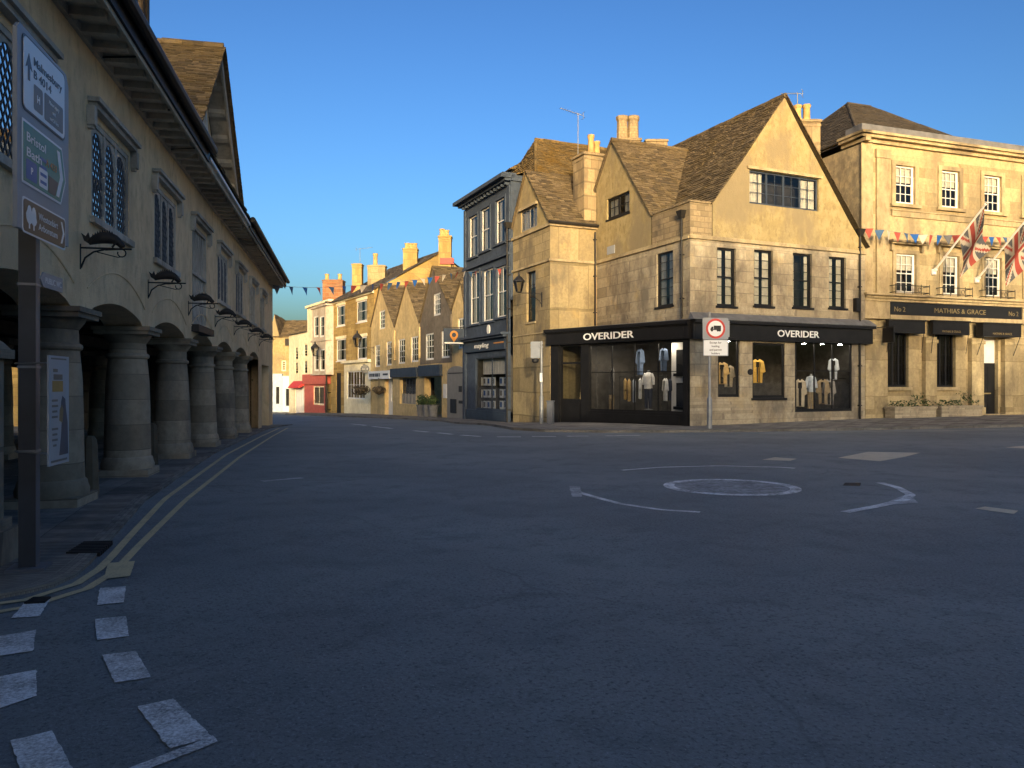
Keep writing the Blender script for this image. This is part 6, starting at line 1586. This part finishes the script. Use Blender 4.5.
# ================================================================== NEAR ROAD SIGN
FSG = Face2((-3.70, 5.97), (-.2, 1))
pb = gp(37, 571); z0p = G(-3.98, 6.32)
rs = thing('road_sign', 'tall grey direction sign board with white, green and brown panels on a dark square post', 'road sign', (-3.98, 6.32, z0p))
FPO = Face2((-3.975, 6.33), (.955, .296)); b = MB(); b.box(FPO, -.062, .062, z0p - .1, 4.3, -.06, .06); obj('post', b, M['post_dark'], rs)
b = MB(); b.box(FPO, .0625, .0645, z0p, 4.3, -.056, .056); b.box(FPO, -.14, .14, z0p - .05, z0p + .055, -.13, .13); obj('post_strip', b, M['post_side'], rs)
sa0, sa1 = FSG.px(17, 100)[0], FSG.px(68.5, 100)[0]; zt, zb = FSG.px(17, 19)[1], FSG.px(20, 228)[1]
zt2 = FSG.px(66, 73)[1]
b = MB(); b.sheet(FSG, [(sa0, zb), (sa1, zb + .03), (sa1, zt - .12), (sa1 - .06, zt - .03), (sa0 + .05, zt), (sa0, zt - .05)], -.03, 0); bd_ = obj('board', b, M['sign_grey'], rs)
b = MB()
for z in (zb + .25, (zb + zt) / 2, zt - .3): b.box(FSG, sa0 + .1, sa1 - .1, z, z + .05, -.07, -.031)
obj('rail', b, M['sign_grey'], rs)
def rr(s0, s1, z0, z1, r=.05, k=4, tip=0):
    o = []
    for cx, cz, a0 in ((s1 - r, z0 + r, -90), (s1 - r, z1 - r, 0), (s0 + r, z1 - r, 90), (s0 + r, z0 + r, 180)):
        for i in range(k + 1): a = R(a0 + 90 * i / k); o.append((cx + r * math.cos(a), cz + r * math.sin(a)))
    return o
def plate(nm, ol, mat, n, th=.004, parent=bd_, F=FSG):
    b = MB(); b.sheet(F, ol, n - th, n); return obj(nm, b, mat, parent)
S0, S1 = FSG.px(22.5, 100)[0], FSG.px(63.5, 100)[0]; PW = S1 - S0
ZW1, ZW0 = FSG.px(22, 33)[1], FSG.px(22.5, 106)[1]; ZG1, ZG0 = FSG.px(20.5, 119)[1], FSG.px(23, 180)[1]; ZB1, ZB0 = FSG.px(21.5, 197)[1], FSG.px(23, 230)[1]
plate('panel_border', rr(S0 - .015, S1 + .015, ZW0 - .015, ZW1 + .015), M['sign_black'], .006); wp_ = plate('white_panel', rr(S0, S1, ZW0, ZW1), M['sign_white'], .009)
h = ZW1 - ZW0
L = MB(); text_into(L, 'Malmesbury', FSG, S0 + PW * .22, ZW1 - h * .30, h * .115, .0105, width=PW * .70, extr=.001, bold=.012); text_into(L, 'B 4014', FSG, S0 + PW * .22, ZW1 - h * .48, h * .115, .0105, width=PW * .42, extr=.001, bold=.012)
ax_ = S0 + PW * .11; zA0, zA1 = ZW0 + h * .42, ZW0 + h * .80
L.sheet(FSG, [(ax_ - .018, zA0), (ax_ + .018, zA0), (ax_ + .018, zA1 - .1), (ax_ + .06, zA1 - .12), (ax_, zA1), (ax_ - .06, zA1 - .12), (ax_ - .018, zA1 - .1)], .009, .0115)
obj('lettering', L, M['sign_black'], wp_)
hx0, hx1, hz0, hz1 = S0 + PW * .22, S0 + PW * .43, ZW0 + h * .08, ZW0 + h * .44
plate('hospital_box', rr(hx0, hx1, hz0, hz1, .02), M['sign_taupe'], .0105, .001, wp_)
L = MB(); text_into(L, 'H', FSG, (hx0 + hx1) / 2, hz0 + .07, hz1 - hz0 - .14, .0115, align='CENTER', extr=.001, bold=.03); obj('lettering', L, M['sign_white'], wp_)
tx0, tx1 = S0 + PW * .47, S1 - PW * .05; plate('text_box', rr(tx0, tx1, ZW0 + h * .06, ZW0 + h * .46, .02), M['sign_taupe'], .0105, .001, wp_)
L = MB()
for k, s_ in enumerate(('Minor injury', 'unit', 'not 24 hrs')): text_into(L, s_, FSG, (tx0 + tx1) / 2, ZW0 + h * (.345 - .115 * k), h * .055, .0115, align='CENTER', extr=.001)
obj('lettering', L, M['sign_white'], wp_)
h = ZG1 - ZG0
ol = [(S0, ZG0), (S1 - .09, ZG0), (S1 + .01, ZG0 + h * .45), (S1 - .07, ZG1), (S0, ZG1)]; ol2 = [(S0 - .02, ZG0 - .02), (S1 - .075, ZG0 - .02), (S1 + .035, ZG0 + h * .45), (S1 - .055, ZG1 + .02), (S0 - .02, ZG1 + .02)]
plate('panel_border', ol2, M['sign_white'], .006); gpn = plate('green_panel', ol, M['sign_green'], .009)
L = MB(); text_into(L, 'Bristol', FSG, S0 + .05, ZG1 - h * .29, h * .15, .0105, width=PW * .44, extr=.001, bold=.01); text_into(L, 'Bath', FSG, S0 + .05, ZG1 - h * .55, h * .15, .0105, width=PW * .34, extr=.001, bold=.01)
L.sheet(FSG, [(S1 - .19, ZG0 + .03), (S1 - .13, ZG0 + .03), (S1 - .04, ZG0 + h * .46), (S1 - .115, ZG1 - .03), (S1 - .175, ZG1 - .03), (S1 - .105, ZG0 + h * .46)], .009, .0115)
obj('lettering', L, M['sign_white'], gpn)
L = MB(); text_into(L, 'A 433', FSG, S0 + PW * .50, ZG1 - h * .50, h * .12, .0105, width=PW * .28, extr=.001, bold=.01); obj('lettering', L, M['sign_orange'], gpn)
pz0, pz1 = ZG0 + h * .06, ZG0 + h * .40
plate('parking_box', rr(S0 + .04, S0 + PW * .29, pz0, pz1, .015), M['sign_blue'], .0105, .001, gpn); L = MB(); text_into(L, 'P', FSG, S0 + .02 + PW * .15, pz0 + .05, pz1 - pz0 - .10, .0115, align='CENTER', extr=.001, bold=.03); obj('lettering', L, M['sign_white'], gpn)
plate('information_box', rr(S0 + PW * .34, S0 + PW * .55, pz0, pz1, .015), M['sign_white'], .0105, .001, gpn)
L = MB()
for k in range(4): L.box(FSG, S0 + PW * .37, S0 + PW * .52, pz0 + .03 + .06 * k, pz0 + .055 + .06 * k, .0104, .0114)
obj('lettering', L, M['sign_blue'], gpn)
plate('blanked_patch', [(S0 + PW * .57, ZG0 + .02), (S1 - .21, ZG0 + .02), (S1 - .14, ZG0 + h * .33), (S0 + PW * .57, ZG0 + h * .36)], M['sign_black'], .0105, .001, gpn)
h = ZB1 - ZB0
plate('panel_border', rr(S0 - .015, S1 + .025, ZB0 - .015, ZB1 + .015, .03), M['sign_white'], .006); bp_ = plate('brown_panel', rr(S0, S1 + .01, ZB0, ZB1, .03), M['sign_brown'], .009)
L = MB(); text_into(L, 'Westonbirt', FSG, S0 + PW * .33, ZB0 + h * .56, h * .22, .0105, width=PW * .48, extr=.001); text_into(L, 'Arboretum', FSG, S0 + PW * .33, ZB0 + h * .22, h * .22, .0105, width=PW * .47, extr=.001)
for cx in (S0 + PW * .12, S0 + PW * .22):
    L.sheet(FSG, [(cx + .055 * math.cos(a * .45) * (1.1 if math.sin(a * .45) < 0 else .75), ZB0 + h * .56 + h * .3 * math.sin(a * .45)) for a in range(14)], .009, .0115); L.box(FSG, cx - .01, cx + .01, ZB0 + h * .12, ZB0 + h * .3, .009, .0113)
L.sheet(FSG, [(S1 - .09, ZB0 + .03), (S1 - .06, ZB0 + .03), (S1 - .01, ZB0 + h * .5), (S1 - .06, ZB1 - .03), (S1 - .09, ZB1 - .03), (S1 - .045, ZB0 + h * .5)], .009, .0115)
obj('lettering', L, M['sign_white'], bp_)
s0, s1, z0, z1 = FSG.px(33.5, 280)[0], FSG.px(56, 280)[0], FSG.px(34, 286)[1], FSG.px(34, 271)[1]; fr = .02
ol = [(s0 + .06, z0), (s1, z0), (s1, z1), (s0 + .06, z1), (s0, (z0 + z1) / 2)]
pp = plate('small_plate', ol, M['sign_grey'], .05, .012, rs)
L = MB(); text_into(L, 'PUBLIC WC', FSG, s0 + .09, z0 + .035, z1 - z0 - .07, .0515, width=s1 - s0 - .12, extr=.001); obj('lettering', L, M['sign_white'], pp)
b = MB()
for z in ((z0 + z1) / 2, 1.64, .95): b.box(FPO, -.07, .07, z - .01, z + .01, -.068, .068)
obj('clamp_band', b, M['galv'], rs)
# banner hung on the post
s0, s1 = FSG.px(35, 400)[0], FSG.px(56, 400)[0]; z1, z0 = FSG.px(35, 355)[1], FSG.px(39, 466)[1]
bn = thing('banner', 'white event banner with a gold label and a small figure, strapped to the sign post', 'banner', FSG.pt(s0, z0, .1))
b = MB(); b.box(FSG, s0, s1, z0, z1, .085, .098); bo = obj('panel', b, plain('banner_white', (.42, .43, .45), .6, .06), bn)
w, h = s1 - s0, z1 - z0
L = MB(); L.box(FSG, s0 + w * .16, s0 + w * .68, z1 - h * .33, z1 - h * .23, .098, .0995); obj('gold_label', L, plain('gold_label', (.42, .26, .08), .6), bo)
L = MB()
for k, (a, c_, z, t_) in enumerate(((.2, .42, .12, .03), (.22, .66, .17, .05), (.14, .42, .40, .02), (.14, .44, .45, .02), (.16, .40, .50, .02), (.14, .42, .55, .02), (.14, .44, .66, .02), (.17, .40, .71, .02), (.15, .42, .76, .02), (.2, .36, .81, .02), (.1, .9, .955, .02), (.1, .86, .02, .015))): L.box(FSG, s0 + w * a, s0 + w * c_, z1 - h * (z + t_), z1 - h * z, .098, .0994)
obj('lettering', L, M['sign_taupe'], bo)
L = MB(); L.sheet(FSG, [(s0 + w * x, z1 - h * y) for x, y in ((.50, .92), (.95, .92), (.92, .62), (.84, .50), (.80, .40), (.66, .37), (.60, .42), (.56, .52), (.62, .62), (.58, .75))], .098, .0996); obj('figure', L, plain('banner_figure', (.11, .11, .13), .6), bo)
L = MB(); L.sheet(FSG, [(s0 + w * x, z1 - h * y) for x, y in ((.5, .60), (.66, .62), (.70, .50), (.62, .45), (.52, .50))], .098, .1000); obj('jug', L, M['gold'], bo)
b = MB()
for z in (z1 - .06, z0 + .1): b.tube([FSG.pt(s0 - .02, z, .09), FPO.pt(-.08, z, .08)], .006, 4); b.tube([FSG.pt(s0 + .1, z, .085), FSG.pt(s0 + .1, z, .0)], .006, 4)
obj('strap', b, M['galv'], bn)

# ================================================================== TRAFFIC SIGN on the corner, lamp post with sign backs
p = at(709.5, 424.5, 29.3); zg_ = G(p.x, p.y) + .09; FT = Face2((p.x, p.y), (1, .10))
ts = thing('traffic_sign', 'round red ringed lorry sign over a white plate at the shop corner', 'road sign', (p.x, p.y, zg_))
b = MB(); ztop = at(710, 312, p.y).z; b.lathe(p.x, p.y, [(.10, zg_ - .1), (.10, zg_ + 1.1), (.085, zg_ + 1.16), (.05, zg_ + 1.22), (.045, ztop)], 14); obj('post', b, M['galv'], ts, 40)
s0, s1 = FT.px(702, 340)[0], FT.px(727.5, 340)[0]; zA, zM_, zBt = FT.px(714, 318)[1], FT.px(714, 339.5)[1], FT.px(714, 356)[1]
b = MB(); b.sheet(FT, rr(s0, s1, zM_, zA, .05), .06, .085); b.sheet(FT, rr(s0 + .02, s1 - .0, zBt, zM_ - .015, .03), .06, .085); b.box(FT, s1 - .01, s1 + .06, zM_ + .1, zA - .1, .0, .05); br_ = obj('backing_board', b, M['sign_grey'], ts)
cx, cz, r_ = (s0 + s1) / 2, (zA + zM_) / 2, (zA - zM_) / 2 - .03
circ = lambda r: [(cx + r * math.cos(a * math.pi / 24), cz + r * math.sin(a * math.pi / 24)) for a in range(48)]
plate('red_ring', circ(r_), M['sign_red'], .089, .004, br_, FT); plate('white_disc', circ(r_ * .78), M['sign_white'], .092, .003, br_, FT)
L = MB(); x0 = cx - r_ * .55; w = r_ * 1.1; zz = cz - r_ * .22
L.box(FT, x0 + w * .32, x0 + w, zz + .06, zz + r_ * .52, .092, .094); L.sheet(FT, [(x0, zz + .06), (x0 + w * .29, zz + .06), (x0 + w * .29, zz + r_ * .42), (x0 + w * .14, zz + r_ * .42), (x0 + w * .02, zz + r_ * .22)], .092, .094)
L.box(FT, x0, x0 + w, zz + .025, zz + .058, .092, .094)
for q_ in (.15, .7, .88): L.sheet(FT, [(x0 + w * q_ + .05 * math.cos(a * .524), zz + .02 + .05 * math.sin(a * .524)) for a in range(12)], .092, .0945)
obj('lorry_symbol', L, M['sign_black'], br_)
pl_ = plate('text_plate', rr(s0 + .04, s1 - .03, zBt + .02, zM_ - .03, .02), M['sign_white'], .089, .004, br_, FT)
L = MB(); hh = (zM_ - zBt - .05)
for k, t_ in enumerate(('Except for', 'loading', 'and permit', 'holders')): text_into(L, t_, FT, cx, zM_ - .04 - hh * (.235 * (k + 1) - .03), hh * .13, .09, align='CENTER', extr=.001, bold=.01)
obj('lettering', L, M['sign_black'], pl_)
p = gp(541.5, 425.5); zg_ = G(p.x, p.y) + .09; zt = at(541, 341, p.y).z
lp = thing('sign_post', 'slim grey post with the backs of two small signs beside the honey stone wing', 'sign post', (p.x, p.y, zg_))
b = MB(); b.lathe(p.x, p.y, [(.09, zg_ - .1), (.09, zg_ + 1.2), (.06, zg_ + 1.28), (.055, zt)], 12); obj('post', b, M['galv'], lp, 40)
FQ = Face2((p.x, p.y), (.93, -.36)); b = MB(); z1, z0 = zt - .02, at(541, 358, p.y).z
b.box(FQ, -.52, -.07, z0, z1, -.03, 0); b.box(FQ, -.45, -.12, z0 + .06, z1 - .06, 0, .008); b.box(FQ, -.52, .08, (z0 + z1) / 2 + .1, (z0 + z1) / 2 + .15, 0.0081, .05); b.box(FQ, -.52, .08, z1 - .12, z1 - .07, .0081, .05); obj('sign_back', b, M['sign_grey'], lp)
b = MB(); b.lathe(p.x - .28, p.y - .02, [(.10, z0 - .22), (.16, z0 - .16), (.16, z0 - .05), (.05, z0 - .02)], 10); obj('lamp_unit', b, M['iron'], lp)
b = MB(); b.box(FQ, -.062, .062, zg_ + 1.9, zg_ + 2.3, .04, .07); obj('notice', b, M['sign_white'], lp)
p = gp(550.5, 426); zg_ = G(p.x, p.y) + .08; b = MB(); FU = Face2((p.x, p.y), (.9, -.4)); b.box(FU, -.13, .13, zg_, zg_ + 1.0, -.12, .12); b.box(FU, -.15, .15, zg_ + 1.0, zg_ + 1.05, -.14, .14); b.box(FU, -.1, .1, zg_ + .1, zg_ + .9, .12, .13)
tag(obj('grey_pillar', b, M['post_side'], None, loc=(p.x, p.y, zg_)), 'small grey upright cabinet at the left end of the black shopfront', 'pillar')  # plain grey upright block at the edge of the shopfront

# ================================================================== BUILDINGS OUT OF VIEW: a terrace added to shade the square, and the cottage seen through the arcade
EL = 8.0; SX = .05; TANE = math.tan(R(EL)); YB = -26.0
# roofline: each corner is as high as the shade it throws on the fronts across the square
prof = [(x - .06 * (y + 16) + SX * (y - YB), z + TANE * (y - YB)) for x, y, z in ((-40, 70, -1.6), (-8.1, 70, -1.6), (-7.5, 69, 2.6), (-5.4, 64, 4.9), (-1.2, 54, 2.4), (.3, 48.5, 4.2), (.8, 47.5, 3.8), (1.0, 46, 1.6), (2.4, 45, 1.4), (2.7, 41, -.6), (7.0, 39, -.5), (7.15, 38, 6.6), (7.5, 38, 7.2), (8.3, 36, 7.2), (8.6, 36, 6.6), (8.75, 35, 4.0), (9.5, 33, 4.2),
        (10.2, 31.5, 6.2), (11, 32, 6.65), (19.3, 35.3, 7.0), (21.5, 36.8, 6.8), (25.3, 37.6, 4.6), (25.9, 37.9, .4), (26.6, 38, -.1), (27.4, 38.3, 1.4), (28.7, 39, 3.0), (34, 40, 4.4), (46, 40, 4.4))]
tr = thing('shade_terrace', 'unseen stone terrace added behind the viewpoint, its roofline shaped to shade the square', 'building', (15, YB - 3, 0))
FT2 = Face2((-.6, YB), (-1, 0)); 
b = MB(); D_ = 5.0
for (x0, z0), (x1, z1) in zip(prof, prof[1:]):
    A, B_ = Vector((x0, YB, -.5)), Vector((x1, YB, -.5)); C_, E_ = Vector((x1, YB, z1)), Vector((x0, YB, z0)); dd = Vector((0, -D_, 0))
    b.poly([B_, A, E_, C_]); b.poly([A + dd, B_ + dd, C_ + dd, E_ + dd]); b.poly([E_, E_ + dd, C_ + dd, C_])
obj('wall', b, M['limestone_grey'], tr)
FBW = Face2((40, YB), (-1, 0))
for x in range(-24, 38, 4):
    for z in (1.2, 4.4):
        b = MB(); b.box(FBW, 40 - x - .5, 40 - x + .5, z, z + 1.7, .0, .03); obj('window', b, M['room'], tr)
FCt = Face2((-27, 33.5), (1, .12)); ct = thing('stone_cottage', 'sunlit stone cottage glimpsed through the dark arcade behind the sign post', 'building', (-24, 33.5, -.4))
b = MB(); cwn = (3.6, 4.6, 1.5, 2.4); b.wall(FCt, [(0, -1), (0, 4.2)], [(9.5, -1), (9.5, 4.2)], [cwn]); b.hexa([FCt.pt(0, -1, -.3), FCt.pt(9.5, -1, -.3), FCt.pt(9.5, -1, -5), FCt.pt(0, -1, -5), FCt.pt(0, 4.2, -.3), FCt.pt(9.5, 4.2, -.3), FCt.pt(9.5, 4.2, -5), FCt.pt(0, 4.2, -5)]); obj('wall', b, M['ochre_brick'], ct)
window(FCt, cwn, ct, M['white_paint'], 2, 2, 'sash')
rf = MB(); rf.tiles([FCt.pt(-.2, 4.1, .3), FCt.pt(9.7, 4.1, .3), FCt.pt(9.7, 6.6, -2.6), FCt.pt(-.2, 6.6, -2.6)], .3, .3, .6); rf.tiles([FCt.pt(-.2, 4.1, -5.3), FCt.pt(9.7, 4.1, -5.3), FCt.pt(9.7, 6.6, -2.6), FCt.pt(-.2, 6.6, -2.6)], .4, .4, .8); obj('roof', rf, M['stone_slate'], ct)

# ================================================================== LIGHT, SKY, CAMERA
S = Vector((SX, -math.sqrt(1 - SX * SX), TANE)).normalized()
sd = bpy.data.lights.new('sun', 'SUN'); sd.energy = 2.0; sd.angle = R(.5); sd.color = (1.0, .84, .57)
so = bpy.data.objects.new('sun', sd); COL.objects.link(so); so.rotation_euler = (-S).to_track_quat('-Z', 'Y').to_euler(); so.location = (0, -40, 30)
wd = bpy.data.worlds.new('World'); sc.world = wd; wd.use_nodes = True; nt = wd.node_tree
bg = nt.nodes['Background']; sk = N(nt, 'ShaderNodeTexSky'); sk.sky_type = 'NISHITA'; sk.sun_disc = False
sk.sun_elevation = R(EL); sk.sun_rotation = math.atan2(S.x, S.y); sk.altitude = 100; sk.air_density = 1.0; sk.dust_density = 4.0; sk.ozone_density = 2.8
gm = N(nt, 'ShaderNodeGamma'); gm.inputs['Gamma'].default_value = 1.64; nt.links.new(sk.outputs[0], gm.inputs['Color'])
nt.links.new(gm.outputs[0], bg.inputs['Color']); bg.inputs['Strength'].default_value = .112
cd = bpy.data.cameras.new('camera'); cd.sensor_width = 36; cd.lens = FPX / 1024 * 36; cd.clip_start = .1; cd.clip_end = 4000
cam = bpy.data.objects.new('camera', cd); COL.objects.link(cam); cam.location = (0, 0, CAMZ); cam.rotation_euler = (R(90), 0, 0); sc.camera = cam
vs = sc.view_settings; sc.display_settings.display_device = 'sRGB'; vs.view_transform = 'Standard'; vs.look = 'None'; vs.gamma = 1; vs.exposure = 0.5; vs.use_curve_mapping = False
cy_ = sc.cycles; cy_.max_bounces = 7; cy_.diffuse_bounces = 5; cy_.glossy_bounces = 3; cy_.transparent_max_bounces = 10; cy_.transmission_bounces = 3; cy_.caustics_reflective = False; cy_.caustics_refractive = False; cy_.use_denoising = True
cy_.sample_clamp_indirect = 6
